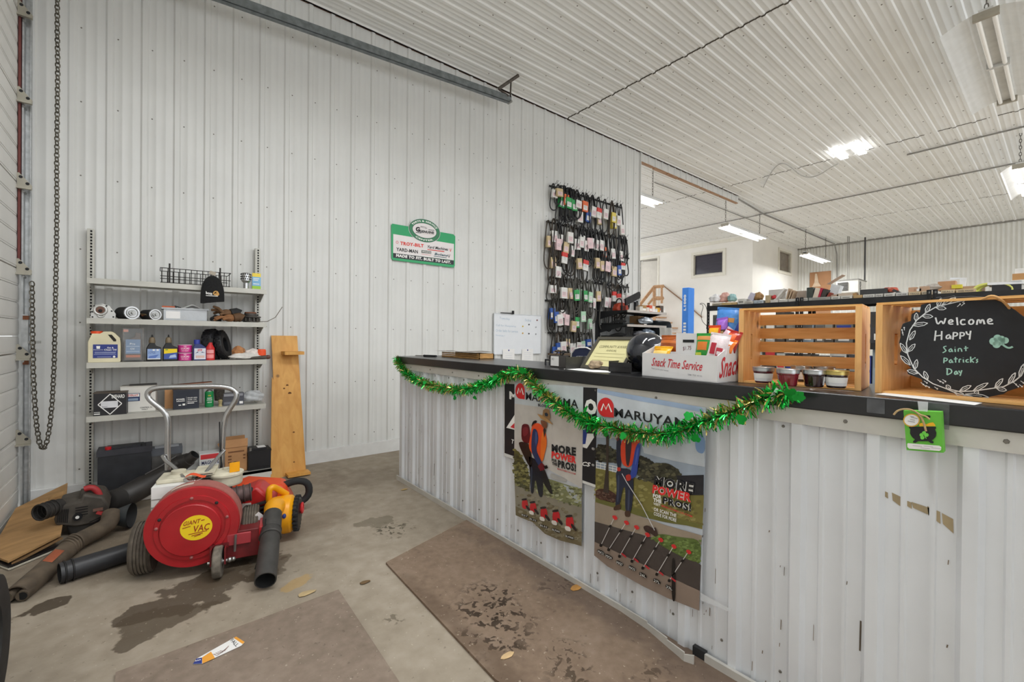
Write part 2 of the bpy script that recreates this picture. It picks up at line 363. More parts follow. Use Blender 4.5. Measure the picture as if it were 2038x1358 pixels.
# overhead door on the left with its track
DX = -.815
od = MB()
PANM = mat('dfddd8', .5, var=.05, scale=3)
for k in range(8):
    z0 = -.07 + k * .64; nn = 5
    for i in range(nn):
        a, b = z0 + i * .634 / nn, z0 + (i + 1) * .634 / nn
        od.bb(DX - .05, DX - .0025, -4, WY - .06, a, b - .004, PANM); od.bb(DX - .045, DX, -4, WY - .06, a + .014, b - .018, PANM)
    od.bb(DX - .05, DX - .015, -4, WY - .06, z0 + .634, z0 + .64, mat('a89c8c', .7))
odo = setting(od, 'door_1')
hs = []
for k in range(1, 8):                                 # roller hinges at every joint
    z = -.07 + k * .64
    HM_ = mat('a7a294', .45, metal=.5); yh = WY - .15
    hb = MB(); hb.prism([(DX, yh, z - .05), (DX + .078, yh, z - .05), (DX + .078, yh, z - .02), (DX + .012, yh, z + .065), (DX, yh, z + .065)], (0, .012, 0), HM_); hb.bb(DX, DX + .078, yh - .03, yh, z - .056, z - .045, HM_)
    hb.cyl((DX + .02, yh - .002, z + .035), (DX + .02, yh, z + .035), .011, MATT, 10); hb.cyl((DX + .055, yh - .002, z - .01), (DX + .055, yh, z - .01), .011, MATT, 10)
    hb.cyl((DX + .03, yh + .02, z - .065), (DX + .03, WY - .03, z - .065), .009, STEEL, 8); hb.build('hinge', odo)
dt = thing('door_track', 'vertical galvanised overhead door track with rust red angle beside the white ribbed wall', 'door track', (DX + .04, WY - .09, 0))
tk = MB(); tk.bb(DX + .02, DX + .03, WY - .12, WY - .05, .0, ZC, GALV); tk.bb(DX + .02, DX + .062, WY - .055, WY - .048, 0, ZC, GALV); tk.bb(DX + .055, DX + .062, WY - .075, WY - .048, 0, ZC, GALV); tk.build('track', dt)
an = MB(); an.bb(DX + .004, DX + .016, WY - .14, WY - .05, 1.9, ZC, mat('6c332d', .6, var=.2)); an.build('angle_iron', dt)
lk = MB(); lk.bb(DX + .03, DX + .055, WY - .12, WY - .09, 1.15, 1.5, GALV); lk.bb(DX + .02, DX + .12, WY - .10, WY - .08, 1.28, 1.30, STEEL); [lk.bb(DX + .03, DX + .06, WY - .13, WY - .10, z, z + .03, RUST) for z in (1.12, 1.46)]; lk.build('slide_lock', dt)
# horizontal track with its angle hanger
ht = thing('overhead_track', 'galvanised horizontal door track running high along the white ribbed wall', 'door track', (2.1, WY - .36, 4.45))
a, b = on(480, -4, 1, WY - .36), on(1018, 197, 1, WY - .36); a.z = 4.40
a = V((-.6, WY - .36, 4.295))
tb_ = MB()
for dz, dy, hh, ww in ((0, 0, .075, .008), (.035, .02, .01, .05), (-.035, .02, .01, .05)):
    tb_.prism([(a.x, a.y + dy, a.z + dz - hh / 2), (a.x, a.y + dy + ww, a.z + dz - hh / 2), (a.x, a.y + dy + ww, a.z + dz + hh / 2), (a.x, a.y + dy, a.z + dz + hh / 2)], b - a, mat('7f8587', .4, metal=.75, var=.25, scale=15))
tb_.build('track', ht)
hg = MB(); R1 = mat('57504a', .6, metal=.4, var=.3, scale=20)
c0 = on(1032, 150, 2, ZC - .02); c1 = V((b.x - .16, b.y + .1, ZC - .10)); c1 = on(992, 177, 1, WY - .32)
hg.tube([c0, c1], .022, R1, 4); hg.tube([on(1017, 160, 1, WY - .34), b + V((-.02, 0, .02))], .013, R1, 4); hg.tube([c1, b + V((-.05, 0, .02))], .016, R1, 4); hg.cyl(b + V((-.01, -.02, -.04)), b + V((-.01, .06, -.04)), .015, STEEL, 8); hg.build('angle_hanger', ht)

# hand chain of the door
ch = MB(); cp = []
for (px, py) in ((114, -30), (114, 60), (115, 140), (114, 230), (113, 320), (113.5, 420), (112, 520), (110, 620), (108, 720), (104, 800), (99, 850), (93, 882), (86, 895), (79, 885), (73, 850), (69, 800), (66, 740), (65, 680), (64, 620), (63.5, 560)):
    cp.append(on(px, py, 1, WY - .24))
def resample(pts, st):
    out = [V(pts[0])]; acc = 0
    for p, q in zip(pts[:-1], pts[1:]):
        p, q = V(p), V(q); d = (q - p).length; t = st - acc
        while t <= d: out.append(p.lerp(q, t / d)); t += st
        acc = d - (t - st)
    return out
CHM = mat('5c574c', .4, metal=.6, var=.25)
lp = resample(cp, .031)
for i in range(len(lp) - 1):
    a, b = lp[i], lp[i + 1]; d = (b - a).normalized(); c = (a + b) / 2; s = (V((1, 0, 0)) if i % 2 else V((.55, .83, 0))); s = (s - d * s.dot(d)).normalized()
    ch.tube([c + d * cos(t) * .021 + s * sin(t) * .0125 for t in [k * pi / 5 for k in range(10)]], .0042, CHM, 5, closed=True)
solo(ch, 'hand_chain', 'long dark steel hand chain hanging in a loop beside the overhead door track', 'chain')

# rubber mats on the floor
MATM = stain_mat('mat_brown', '83705f', '705e4f', '928070', 3., [(1.32 - 1.43, 2.3 - 2.0, .24, .22, .5, '2e2318', .85, 'foot'), (-.2, .1, .3, .2, .4, '30251a', .85, 'foot'), (-.1, -.25, .2, .12, .8, '33281c', .7, 'foot'), (0, -.6, .3, .1, .6, '33281c', .6, 'foot'), (.1, -.9, .2, .15, 0, '33281c', .6, 'foot'), (.3, .2, .15, .1, 0, '2e2318', .7, 'foot'), (-.33, .1, .07, .9, 0, '5a4a3c', .5, 'dirt'), (.35, 0, .2, 1.3, 0, '5d5049', .5, 'dirt')], .9)
def floor_mat(pts, label, m, name='rubber_mat'):
    mb = MB(); mb.prism([(x, y, .001) for x, y in pts], (0, 0, .012), m); o = solo(mb, name, label, 'mat'); return o
floor_mat([(1.072, 2.52), (1.81, 2.76), (1.81, .3), (1.25, .3), (1.045, 1.39)], 'brown rubber mat along the counter with wet shoe prints', MATM)
MATM2 = stain_mat('mat_worn', '86776a', '74675a', '97897b', 2.6, [(.1, .15, .25, .18, .3, '54463a', .5, 'dirt'), (.2, -.3, .2, .2, 0, '4c4036', .5, 'foot')], .9)
floor_mat([(-.12, 2.345), (.76, 2.40), (.72, .5), (-.1, .5)], 'grey brown rubber mat under the dropped flyer', MATM2)
# ------------------------------------------------------------------ gondola shelf on the back wall
SHM = mat('b9b7ae', .4, metal=.15, var=.1, scale=6); SHD = mat('6d6a62', .5, var=.15); SLOT = mat('101011', .9, var=.1)
sf = thing('gondola_shelf', 'grey metal shelf unit of five shelves on slotted uprights against the white ribbed wall', 'shelf', (.19, 4.83, 0))
for ux in (-.42, .775):
    up = MB(); up.bb(ux - .022, ux + .022, WY - .065, WY - .02, .08, 2.215, SHM)
    z = .13
    while z < 2.2: up.bb(ux - .003, ux + .009, WY - .068, WY - .066, z, z + .015, SLOT); z += .0254
    up.build('upright', sf)
SHF = 4.63
SZ = [1.783, 1.478, 1.138, .727]
for i, z in enumerate(SZ):
    sh = MB(); sh.bb(-.412, .795, SHF + .012, WY - .07, z - .008, z, SHM if i == 3 else mat('a5a29a', .5, var=.12)); sh.bb(-.412, .795, SHF, SHF + .012, z - .042, z, SHM); sh.bb(-.412, .795, SHF + .012, SHF + .02, z - .042, z - .034, SHM)
    sh.bb(-.412, .795, WY - .085, WY - .07, z - .03, z, SHM)
    o = sh.build('shelf_board', sf)
    for sx in (-.405, .787):
        br = MB(); br.prism([(sx, SHF + .03, z - .012), (sx, WY - .07, z - .012), (sx, WY - .07, z - .10), (sx, WY - .12, z - .10)], (.004, 0, 0), SHM); br.build('bracket', o)
bs = MB(); bs.bb(-.43, .86, 4.70, WY - .05, .075, .10, SHM); bs.bb(-.43, .86, 4.70, 4.712, .005, .10, mat('d8d6cf', .5)); bs.bb(.845, .86, 4.71, WY - .06, 0, .09, SHM); bs.build('base_deck', sf)

def rect(px0, px1, py0, py1, Y):
    a = on(px0, (py0 + py1) / 2, 1, Y); b = on(px1, (py0 + py1) / 2, 1, Y); t = on((px0 + px1) / 2, py0, 1, Y); d = on((px0 + px1) / 2, py1, 1, Y)
    return a.x, b.x, d.z, t.z
# top shelf ---------------------------------------------------------
Z0 = SZ[0]
wb = thing('wire_basket', 'black wire basket lying empty on the top shelf', 'basket', (.33, 4.78, Z0))
g = MB(); WIRE = mat('2a2623', .5, metal=.5)
xa, xb, _, zt = rect(322, 455, 530, 560, 4.72); h = .125
for k in range(13):
    x = xa + (xb - xa) * k / 12; g.tube([(x, 4.66, Z0 + h), (x, 4.68, Z0 + .008), (x, 4.88, Z0 + .008), (x, 4.90, Z0 + h)], .003, WIRE, 5)
for y, z in ((4.66, Z0 + h), (4.672, Z0 + .06), (4.68, Z0 + .008), (4.78, Z0 + .008), (4.88, Z0 + .008), (4.888, Z0 + .06), (4.90, Z0 + h)): g.tube([(xa - .01, y, z), (xb + .01, y, z)], .0032, WIRE, 5)
for x in (xa - .01, xb + .01): g.tube([(x, 4.66, Z0 + h), (x, 4.90, Z0 + h)], .0032, WIRE, 5)
g.build('wire_grid', wb)
g = MB(); [g.tube([(x, 4.662, Z0 + .004), (x, 4.655, Z0 + h + .04)], .006, WIRE, 6) for x in (xa + .05, xb - .07)]; g.build('upright_rod', wb)
bn = thing('beanie_hat', 'black knit beanie with small gold and white logo hanging over the shelf edge', 'hat', (.42, SHF, 1.62))
g = MB(); x0, x1, z0, z1 = rect(400, 445, 547, 600, SHF - .02); BEAN = mat('141415', .95, var=.3, scale=60, bump=.3); cx = (x0 + x1) / 2; hw = (x1 - x0) / 2
def bean(u, v):
    a = 2 * pi * u; z = z0 + (z1 - z0) * v; k = (1 - v ** 3.2 * .96) ** .55 * (1 - .10 * (1 - v) * (cos(a) > 2))
    return (cx + hw * cos(a) * k + .012 * sin(3 * a) * k, SHF - .035 + .035 * sin(a) * k, z + .012 * cos(a) * (1 - v) - .01)
g.grid(bean, 28, 16, BEAN); g.poly([bean(i / 28, 0) for i in range(28)], MATT); g.build('knit', bn)
g = MB(); GOLD = mat('d9a860', .5); y = SHF - .0725
g.text('boss', (cx - .05, y, z0 + .055), (cx - .005, y, z0 + .05), (cx - .05, y, z0 + .08), WINK, bold=.03); g.torus((cx + .02, y, z0 + .068), .016, .005, GOLD, sc=(1, .9), n=16, k=5); g.torus((cx + .03, y, z0 + .06), .011, .004, GOLD, n=14, k=5)
g.bb(cx - .05, cx + .035, y, y + .001, z0 + .04, z0 + .045, WINK); g.build('logo', bn)
g = MB(); g.box((cx, SHF - .03, z1 + .012), (.045, .012, .03), mat('a99f90', .8), RY(.3)); g.build('fabric_label', bn)
x0, x1, z0, z1 = rect(480, 500, 534, 572, 4.78)
t = thing('spark_muffler', 'chrome perforated metal cylinder standing at the right end of the top shelf', 'metal part', ((x0 + x1) / 2, 4.8, Z0)); g = MB(); r = .04; c = V(((x0 + x1) / 2, 4.8, Z0)); g.lathe(c, [(.022, 0), (.022, .065), (.026, .07), (r, .085), (r, .15), (r - .006, .158), (0, .158)], CHROME, 24); g.build('body', t)
g = MB()
for j in range(3):
    for k in range(14): a = 2 * pi * (k + .5 * j) / 14; g.ball(c + V((cos(a) * r, sin(a) * r, .1 + .022 * j)), (.0055, .0055, .006), SLOT, 6, 4)
g.build('vent_holes', t)
t = thing('spray_packet', 'small light blue and yellow carton beside the chrome cylinder on the top shelf', 'box', (x1 + .045, 4.82, Z0)); g = MB(); xx = x1 + .012; g.bb(xx, xx + .07, 4.80, 4.83, Z0, Z0 + .045, mat('9ac83a', .5)); g.bb(xx, xx + .07, 4.80, 4.83, Z0 + .045, Z0 + .13, mat('7fb4da', .5)); g.bb(xx, xx + .07, 4.80, 4.83, Z0 + .13, Z0 + .165, mat('f0d44a', .5)); g.build('carton', t); g = MB(); [g.bb(xx + .008, xx + .008 + w, 4.7985, 4.7995, Z0 + z, Z0 + z + .007, WINK) for z, w in ((.11, .05), (.095, .04), (.06, .05))]; g.build('print', t)
# second shelf ------------------------------------------------------
Z0 = SZ[1]; Y = SHF + .07
x0, x1, _, z1 = rect(190, 220, 607, 632, Y)
t = thing('engine_cover', 'cast aluminium engine cover at the left end of the second shelf', 'engine part', ((x0 + x1) / 2, Y, Z0)); c = V(((x0 + x1) / 2, Y, Z0)); g = MB()
out = [(-.075, 0), (.075, 0), (.078, .04), (.055, .075), (.04, .10), (.0, .115), (-.045, .105), (-.07, .07)]
g.prism([(c.x + a * .95, Y, Z0 + b) for a, b in out], (0, .05, 0), ALU); g.torus((c.x - .015, Y - .006, Z0 + .065), .034, .010, ALU); g.torus((c.x - .012, Y - .006, Z0 + .028), .018, .006, ALU); g.build('casting', t)
g = MB(); g.cyl((c.x - .015, Y - .002, Z0 + .065), (c.x - .015, Y - .012, Z0 + .065), .026, mat('6b4a3c', .6)); g.ball((c.x - .015, Y - .012, Z0 + .06), .012, MATT); g.build('bearing', t); g = MB(); [g.cyl((c.x + a, Y - .004, Z0 + b), (c.x + a, Y + .001, Z0 + b), .006, MATT, 8) for a, b in ((-.06, .01), (.06, .015), (.05, .06), (-.05, .095), (.02, .10), (-.062, .05))]; g.build('bolt_hole', t)
for nm, px0, px1, lab, rr in (('starter_motor', 250, 274, 'black cylinder motor with bright steel end cap on the second shelf', .050), ('fuel_filter', 298, 318, 'dark canister with a grey ribbed end next to the plastic bin', .042)):
    x0, x1, _, _ = rect(px0, px1, 613, 633, Y); r = rr; c = V(((x0 + x1) / 2, SHF + .03, Z0 + r)); d = V((-.42, .9, 0)).normalized()
    t = thing(nm, lab, 'engine part', (c.x, c.y, Z0)); g = MB(); g.cyl(c, c + d * .15, r, MATT, 24); g.build('housing', t)
    g = MB(); g.cyl(c - d * .012, c + d * .004, r * 1.03, CHROME, 26); g.cyl(c - d * .022, c - d * .01, r * .5, STEEL, 18); g.cyl(c - d * .034, c - d * .02, r * .22, STEEL, 12); g.torus(c - d * .013, r * .75, .004, STEEL, d); g.build('end_cap', t)
    g = MB()
    if nm == 'starter_motor': g.tube([c + d * .08 + V((r * .9, 0, 0)), c + d * .02 + V((.1, 0, -.01)), c + V((.13, .0, -r + .01))], .005, mat('5b4a2e', .6)); g.build('cable', t)
    else: g.cyl(c + d * .05 + V((-r, 0, 0)), c + d * .05 + V((-r - .02, 0, -.01)), .008, RUST, 8); g.build('nipple', t)
x0, x1, _, _ = rect(321, 416, 607, 634, SHF + .03); zt = Z0 + .105
t = thing('plastic_bin', 'clear plastic bin of small parts in the middle of the second shelf', 'bin', ((x0 + x1) / 2, SHF + .12, Z0)); g = MB(); y0, y1 = SHF + .03, SHF + .22
for (a, b, c, d) in ((x0 + .015, x1 - .015, y0, y0 + .004), (x0 + .015, x1 - .015, y1, y1 + .004), (x0 + .015, x0 + .019, y0, y1), (x1 - .019, x1 - .015, y0, y1)): g.bb(a, b, c, d, Z0, zt, CLEARB)
g.bb(x0 + .015, x1 - .015, y0, y1, Z0, Z0 + .004, CLEARB); g.build('tub', t)
g = MB(); [g.bb(a, b, c, d, zt - .012, zt, mat('c9cdd0', .3, alpha=.7)) for a, b, c, d in ((x0, x1, y0 - .008, y0 + .006), (x0, x1, y1, y1 + .012), (x0, x0 + .016, y0, y1), (x1 - .016, x1, y0, y1))]; g.build('rim', t)
g = MB(); g.bb(x0 + .03, x0 + .125, y0 - .002, y0 - .0005, Z0 + .015, Z0 + .075, PAPER); g.build('label_card', t)
for i, (dx, dz, c, n, lab) in enumerate(((.05, .01, 'c45a2c', 'brass_fitting', 'orange fitting on top in the clear plastic bin'), (.11, .01, '1b1b1d', 'hose_clip', 'black bent clip sticking out of the clear plastic bin'), (.2, 0, 'b8b9ba', 'packing_foam', 'white packing sheet poking out of the clear plastic bin'))):
    g = MB(); mm = mat(c, .5)
    if i == 2: g.grid(lambda u, v: (x0 + .14 + u * .16, y0 + .04 + v * .12, zt - .02 + .05 * (1 - abs(u - .45) * 1.6) + .012 * sin(5 * v)), 10, 6, PAPER)
    elif i == 1: g.tube([(x0 + dx, y0 + .05, zt - .04), (x0 + dx - .015, y0 + .05, zt + .02), (x0 + dx + .015, y0 + .05, zt + .005), (x0 + dx + .03, y0 + .05, zt - .03)], .008, mm, 6)
    else: g.cyl((x0 + .005, y0 + .05, zt + .006), (x0 + .09, y0 + .05, zt + .006), .009, mm, 8)
    solo(g, n, lab, 'part')
g = MB()
for i in range(12): a = random.random; g.box((x0 + .05 + a() * .22, y0 + .03 + a() * .12, Z0 + .02 + a() * .03), (.04, .03, .02), mat(random.choice(['8a8a8c', '55555a', 'cfd0cf', '7b5a3c']), .5), RZ(a() * 3))
o = solo(g, 'small_parts', 'grey loose small parts heaped inside the clear plastic bin', 'parts'); o['kind'] = 'stuff'
GLV = mat('8a5f3c', .9, var=.2, scale=30); GLV2 = mat('6f5238', .9, var=.2, scale=30)
def glove(name, label, c, m, cuff, lift, dirx):
    c = V(c); t = thing(name, label, 'glove', tuple(c)); g = MB(); g.ball(c + V((0, 0, .034)), (.048, .035, .034), m, 14, 8)
    for k in range(4):
        b = c + V((-.03 * dirx, -.028 + .019 * k, .036)); e = b + V((-(.075 + .012 * sin(k * 1.3)) * dirx, -.012 + .006 * k, lift * (1 - .3 * k) - .015 * (k % 2))); mid = (b + e) / 2 + V((0, 0, .012)); g.tube([b, mid, e], [.014, .0125, .010], m, 8)
    b = c + V((.005 * dirx, -.03, .03)); g.tube([b, b + V((-.035 * dirx, -.028, -.004)), b + V((-.06 * dirx, -.034, -.014))], [.014, .012, .010], m, 8); g.build('leather', t)
    g = MB(); g.tube([c + V((.03 * dirx, 0, .034)), c + V((.075 * dirx, .01, .045)), c + V((.10 * dirx, .01, .03))], [.038, .04, .043], cuff, 14); g.build('cuff', t)
x0, x1, _, _ = rect(424, 468, 605, 640, SHF + .05)
glove('work_glove', 'brown leather work glove lying on top of its mate on the second shelf', (x0 + .105, SHF + .09, Z0 + .045), GLV2, MATT, .05, 1)
glove('work_glove', 'brown leather work glove underneath, its fingertips over the shelf edge', (x0 + .12, SHF + .03, Z0 + .0), GLV, mat('5a4028', .8), -.02, 1)
g = MB(); a = V((x0 - .01, SHF + .07, Z0 + .02)); g.tube([a, a + V((.03, .02, .03)), a + V((.07, .02, .015)), a + V((.1, .04, .01))], .013, MATT, 8); g.torus(a + V((.01, 0, 0)), .016, .007, MATT); g.box(a + V((.05, .03, .0)), (.05, .05, .035), MATT); solo(g, 'hose_fitting', 'black elbow fitting between the plastic bin and the gloves', 'fitting')
x0, x1, _, _ = rect(477, 521, 617, 641, SHF + .09); c = V(((x0 + x1) / 2, SHF + .11, Z0))
t = thing('flywheel', 'rusty flywheel with cooling fins at the right end of the second shelf', 'engine part', tuple(c)); g = MB(); g.lathe(c, [(.06, 0), (.06, .012), (.052, .014), (.052, .04), (.085, .046), (.085, .056), (.055, .062), (.05, .085), (.0, .09)], mat('4b4743', .6, metal=.5, var=.3), 28); g.build('rim', t)
g = MB(); [g.box(c + V((cos(k * pi / 7) * .062, sin(k * pi / 7) * .062, .026)), (.035, .008, .03), mat('5c5853', .6, metal=.4), RZ(k * pi / 7)) for k in range(14)]; g.build('fins', t); g = MB(); g.lathe(c + V((0, 0, .082)), [(.05, 0), (.048, .014), (0, .016)], RUST, 22); g.build('hub', t)
g = MB(); p0 = on(532, 640, 1, SHF + .01); g.tube([V((.72, SHF + .06, Z0 + .006)), p0, on(548, 632, 1, SHF), on(562, 611, 1, SHF)], .0032, mat('6f675a', .6), 6); solo(g, 'stiff_wire', 'thin bent wire sticking out past the right end of the second shelf', 'wire')
# third shelf -------------------------------------------------------
Z0 = SZ[2]; Y = SHF + .03
LBL = mat('26357f', .5, var=.05)
x0, x1, _, z1 = rect(175, 240, 657, 721, Y); h = z1 - Z0 - .012
t = thing('oil_jug', 'cream plastic two stroke oil jug with a blue label and orange cap', 'jug', ((x0 + x1) / 2, Y + .07, Z0)); g = MB(); w = x1 - x0
sil = [(0, .01), (.012, 0), (.965, 0), (1, .02), (1, .62), (.97, .80), (.80, .96), (.72, 1.0), (.48, 1.0), (.36, .93), (.12, .93), (.06, .80), (0, .66)]
hole = [(.60, .90), (.72, .90), (.86, .74), (.86, .68), (.78, .68)]
P_ = lambda a, b, y: (x0 + a * w, y, Z0 + b * h)
g.prism([P_(a, b, Y) for a, b in sil], (0, .13, 0), CREAM); g.build('bottle', t, bevel=.01)
g = MB(); g.prism([P_(a, b, Y - .0015) for a, b in hole], (0, .133, 0), mat('26231f', .9)); g.build('handle_opening', t)
g = MB(); g.cyl(P_(.24, .93, Y + .065), P_(.24, 1.01, Y + .065), .036, ORANGE, 24); g.build('cap', t)
g = MB(); y = Y - .002; g.poly([P_(.15, .14, y), P_(.91, .14, y), P_(.91, .58, y), P_(.15, .58, y)], LBL); y -= .001
g.text('Husqvarna', P_(.17, .385, y), P_(.46, .385, y), P_(.17, .425, y), WINK); g.text('Gas &', P_(.58, .45, y), P_(.78, .45, y), P_(.58, .50, y), WINK, bold=.02); g.text('Clean Oil', P_(.49, .38, y), P_(.87, .38, y), P_(.49, .435, y), WINK, bold=.02)
g.poly([P_(.26, .44, y), P_(.36, .44, y), P_(.37, .53, y), P_(.25, .53, y)], WINK); [g.poly([P_(a, z, y), P_(b, z, y), P_(b, z + .012, y), P_(a, z + .012, y)], mat('aeb6d8', .6)) for a, b, z in ((.2, .86, .325), (.2, .84, .295), (.18, .86, .25), (.28, .7, .17))]
g.poly([P_(.80 + .04 * cos(k * pi / 6), .18 + .035 * sin(k * pi / 6), y) for k in range(12)], WINK); g.build('label', t)
x0, x1, _, z1 = rect(243, 286, 653, 721, Y); h = z1 - Z0
t = thing('blister_pack', 'clear blister pack holding a brown bottle of engine oil', 'package', ((x0 + x1) / 2, Y + .04, Z0)); w = x1 - x0; P_ = lambda a, b, y: (x0 + a * w, y, Z0 + b * h)
g = MB(); g.bb(x0, x1, Y + .05, Y + .056, Z0, Z0 + h, mat('8f8c88', .6, var=.2)); g.build('backing_card', t); g = MB(); g.bb(x0 + .01, x1 - .01, Y - .012, Y + .05, Z0 + .01, Z0 + h * .97, CLEAR); g.build('clear_shell', t)
g = MB(); g.prism([P_(a, b, Y) for a, b in ((.10, .05), (.92, .05), (.92, .62), (.86, .70), (.86, .86), (.60, .86), (.58, .74), (.30, .66), (.10, .60))], (0, .045, 0), mat('5b4a3e', .4, var=.2)); g.build('oil_bottle', t, bevel=.006)
g = MB(); y = Y - .0025; g.poly([P_(.16, .24, y), P_(.84, .24, y), P_(.84, .66, y), P_(.16, .66, y)], mat('6c86a8', .4)); g.poly([P_(.18, .13, y), P_(.84, .13, y), P_(.84, .20, y), P_(.18, .20, y)], mat('b5663e', .4)); g.text('Pro', P_(.36, .50, y - .001), P_(.6, .50, y - .001), P_(.36, .56, y - .001), WINK); g.text('Oil', P_(.38, .36, y - .001), P_(.56, .36, y - .001), P_(.38, .41, y - .001), WINK); [g.poly([P_(.2, z, y - .001), P_(.8, z, y - .001), P_(.8, z + .015, y - .001), P_(.2, z + .015, y - .001)], mat('b9c6d8', .5)) for z in (.45, .30)]; g.poly([P_(.06, .88, y), P_(.28, .88, y), P_(.28, .95, y), P_(.06, .95, y)], mat('c98a78', .5)); g.build('label', t)
for i, (px0, px1, lab) in enumerate(((291, 321, 'black squeeze bottle of oil with a pale blue label'), (324, 354, 'black squeeze bottle of oil with a yellow and blue label'))):
    x0, x1, _, z1 = rect(px0, px1, 667, 720, Y); w = x1 - x0; h = z1 - Z0; P_ = lambda a, b, y: (x0 + a * w, y, Z0 + b * h)
    t = thing('oil_bottle', lab, 'bottle', ((x0 + x1) / 2, Y + .03, Z0)); g = MB(); g.prism([P_(a, b, Y) for a, b in ((.03, 0), (.97, 0), (1, .03), (1, .52), (.62, .60), (.56, .70), (.20, .70), (.06, .56), (0, .5), (0, .03))], (0, .055, 0), BLACK); g.build('bottle', t, bevel=.006)
    g = MB(); g.lathe(P_(.38, .68, Y + .027), [(.021, 0), (.022, .02), (.017, .045), (.012, .05)], mat('7a6a52', .5), 18); g.build('collar', t); g = MB(); g.lathe(P_(.38, .82, Y + .027), [(.013, 0), (.009, .012), (.004, .04), (0, .042)], MATT, 12); g.build('nozzle', t)
    g = MB(); y = Y - .002; g.poly([P_(.08, .08, y), P_(.95, .08, y), P_(.95, .47, y), P_(.08, .47, y)], mat('8fa9d6', .5) if i == 0 else mat('3d57a6', .5)); y -= .001
    if i == 0: g.text('2 CYCLE', P_(.14, .30, y), P_(.6, .30, y), P_(.14, .38, y), BLUEINK); [g.poly([P_(a + .09 * cos(k * pi / 5), .43 + .03 * sin(k * pi / 5), y) for k in range(10)], WINK) for a in (.5, .76)]; g.poly([P_(.15, .12, y), P_(.6, .12, y), P_(.85, .26, y), P_(.2, .2, y)], mat('5c79bd', .5)); g.poly([P_(.08, .08, y), P_(.95, .08, y), P_(.95, .11, y), P_(.08, .11, y)], WINK)
    else: g.poly([P_(.08, .28, y), P_(.95, .33, y), P_(.95, .47, y), P_(.08, .47, y)], mat('f2d21a', .5)); g.poly([P_(.16, .42, y - .001), P_(.34, .42, y - .001), P_(.34, .45, y - .001), P_(.16, .45, y - .001)], GREENINK); g.poly([P_(.4, .12, y), P_(.9, .14, y), P_(.85, .26, y), P_(.5, .22, y)], mat('aebfe2', .5))
    g.build('label', t)
PINK = mat('d0368c', .4, var=.05)
for i, (py0, py1, lab) in enumerate(((701, 719, 'pink tin of grease at the bottom of the stack of two'), (681, 700, 'pink tin of grease on top of another one'))):
    x0, x1, _, _ = rect(354, 383, 690, 710, Y); r = (x1 - x0) / 2; c = V(((x0 + x1) / 2, Y + r, Z0 + .002 + .069 * i))
    t = thing('grease_tin', lab, 'tin', tuple(c)); g = MB(); g.lathe(c, [(r * .98, 0), (r, .003), (r, .061), (r * .98, .064), (0, .064)], PINK, 28); g.build('can', t); g = MB(); g.torus(c + V((0, 0, .062)), r * .99, .003, mat('f0cfe0', .4), V((0, 0, 1)), k=6); g.build('lid_rim', t)
    g = MB()
    for s, zz, hh, hw in (('LUCAS', .026, .014, .6), ('RED TACKY', .010, .007, .5), ('OIL', .046, .008, .2)):
        vs, fs = text2d(s, .02); g.add([c + V((sin((a - .5) * 2 * hw) * (r + .0008), -cos((a - .5) * 2 * hw) * (r + .0008), zz + b * hh)) for a, b in vs], fs, WINK)
    g.build('label', t)
x0, x1, _, z1 = rect(384, 411, 676, 719, Y); w = x1 - x0; h = z1 - Z0; P_ = lambda a, b, y: (x0 + a * w, y, Z0 + b * h)
t = thing('fuel_treatment_bottle', 'dark blue bottle with a white and red label next to the pink tins', 'bottle', ((x0 + x1) / 2, Y + .03, Z0)); g = MB(); NAVY = mat('27346e', .4, var=.1); g.prism([P_(a, b, Y) for a, b in ((.04, 0), (.96, 0), (1, .04), (1, .60), (.60, .78), (.52, .80), (.12, .78), (0, .6), (0, .04))], (0, .05, 0), NAVY); g.build('bottle', t, bevel=.005)
g = MB(); g.cyl(P_(.30, .78, Y + .025), P_(.30, .99, Y + .025), .022, mat('3340a0', .4), 18); g.build('cap', t); g = MB(); y = Y - .002; g.poly([P_(.10, .06, y), P_(.94, .06, y), P_(.94, .58, y), P_(.10, .58, y)], mat('d9dbe4', .5)); y -= .001; g.text('STP', P_(.34, .44, y), P_(.68, .44, y), P_(.34, .54, y), REDINK, bold=.04); g.poly([P_(.16, .34, y), P_(.4, .38, y), P_(.36, .42, y)], NAVY); g.poly([P_(.6, .38, y), P_(.88, .36, y), P_(.66, .42, y)], NAVY); g.poly([P_(.2, .12, y), P_(.85, .12, y), P_(.85, .24, y), P_(.2, .24, y)], mat('d8b7ae', .5)); g.build('label', t)
x0, x1, _, z1 = rect(407, 428, 674, 719, Y - .01); w = x1 - x0; h = z1 - Z0; c = V(((x0 + x1) / 2 + .004, Y + .02, Z0))
t = thing('red_oil_bottle', 'slim red bottle with a pink label against the small tyre', 'bottle', tuple(c)); g = MB(); RB = mat('c92a2c', .35); g.lathe(c, [(.032, 0), (.035, .004), (.035, h * .55), (.024, h * .66), (.018, h * .72), (.018, h * .86)], RB, 22); g.build('bottle', t); g = MB(); g.cyl(c + V((0, 0, h * .82)), c + V((0, 0, h)), .021, MATT, 16); g.build('cap', t)
g = MB()
for zz, hh, cc in ((.10, .18, 'ef8f8f'), (.32, .16, 'f0a0a0')): g.grid(lambda u, v: (c.x + sin((u - .5) * 1.6) * .0358, c.y - cos((u - .5) * 1.6) * .0358, Z0 + h * (zz + hh * v)), 10, 2, mat(cc, .5))
g.build('label', t)
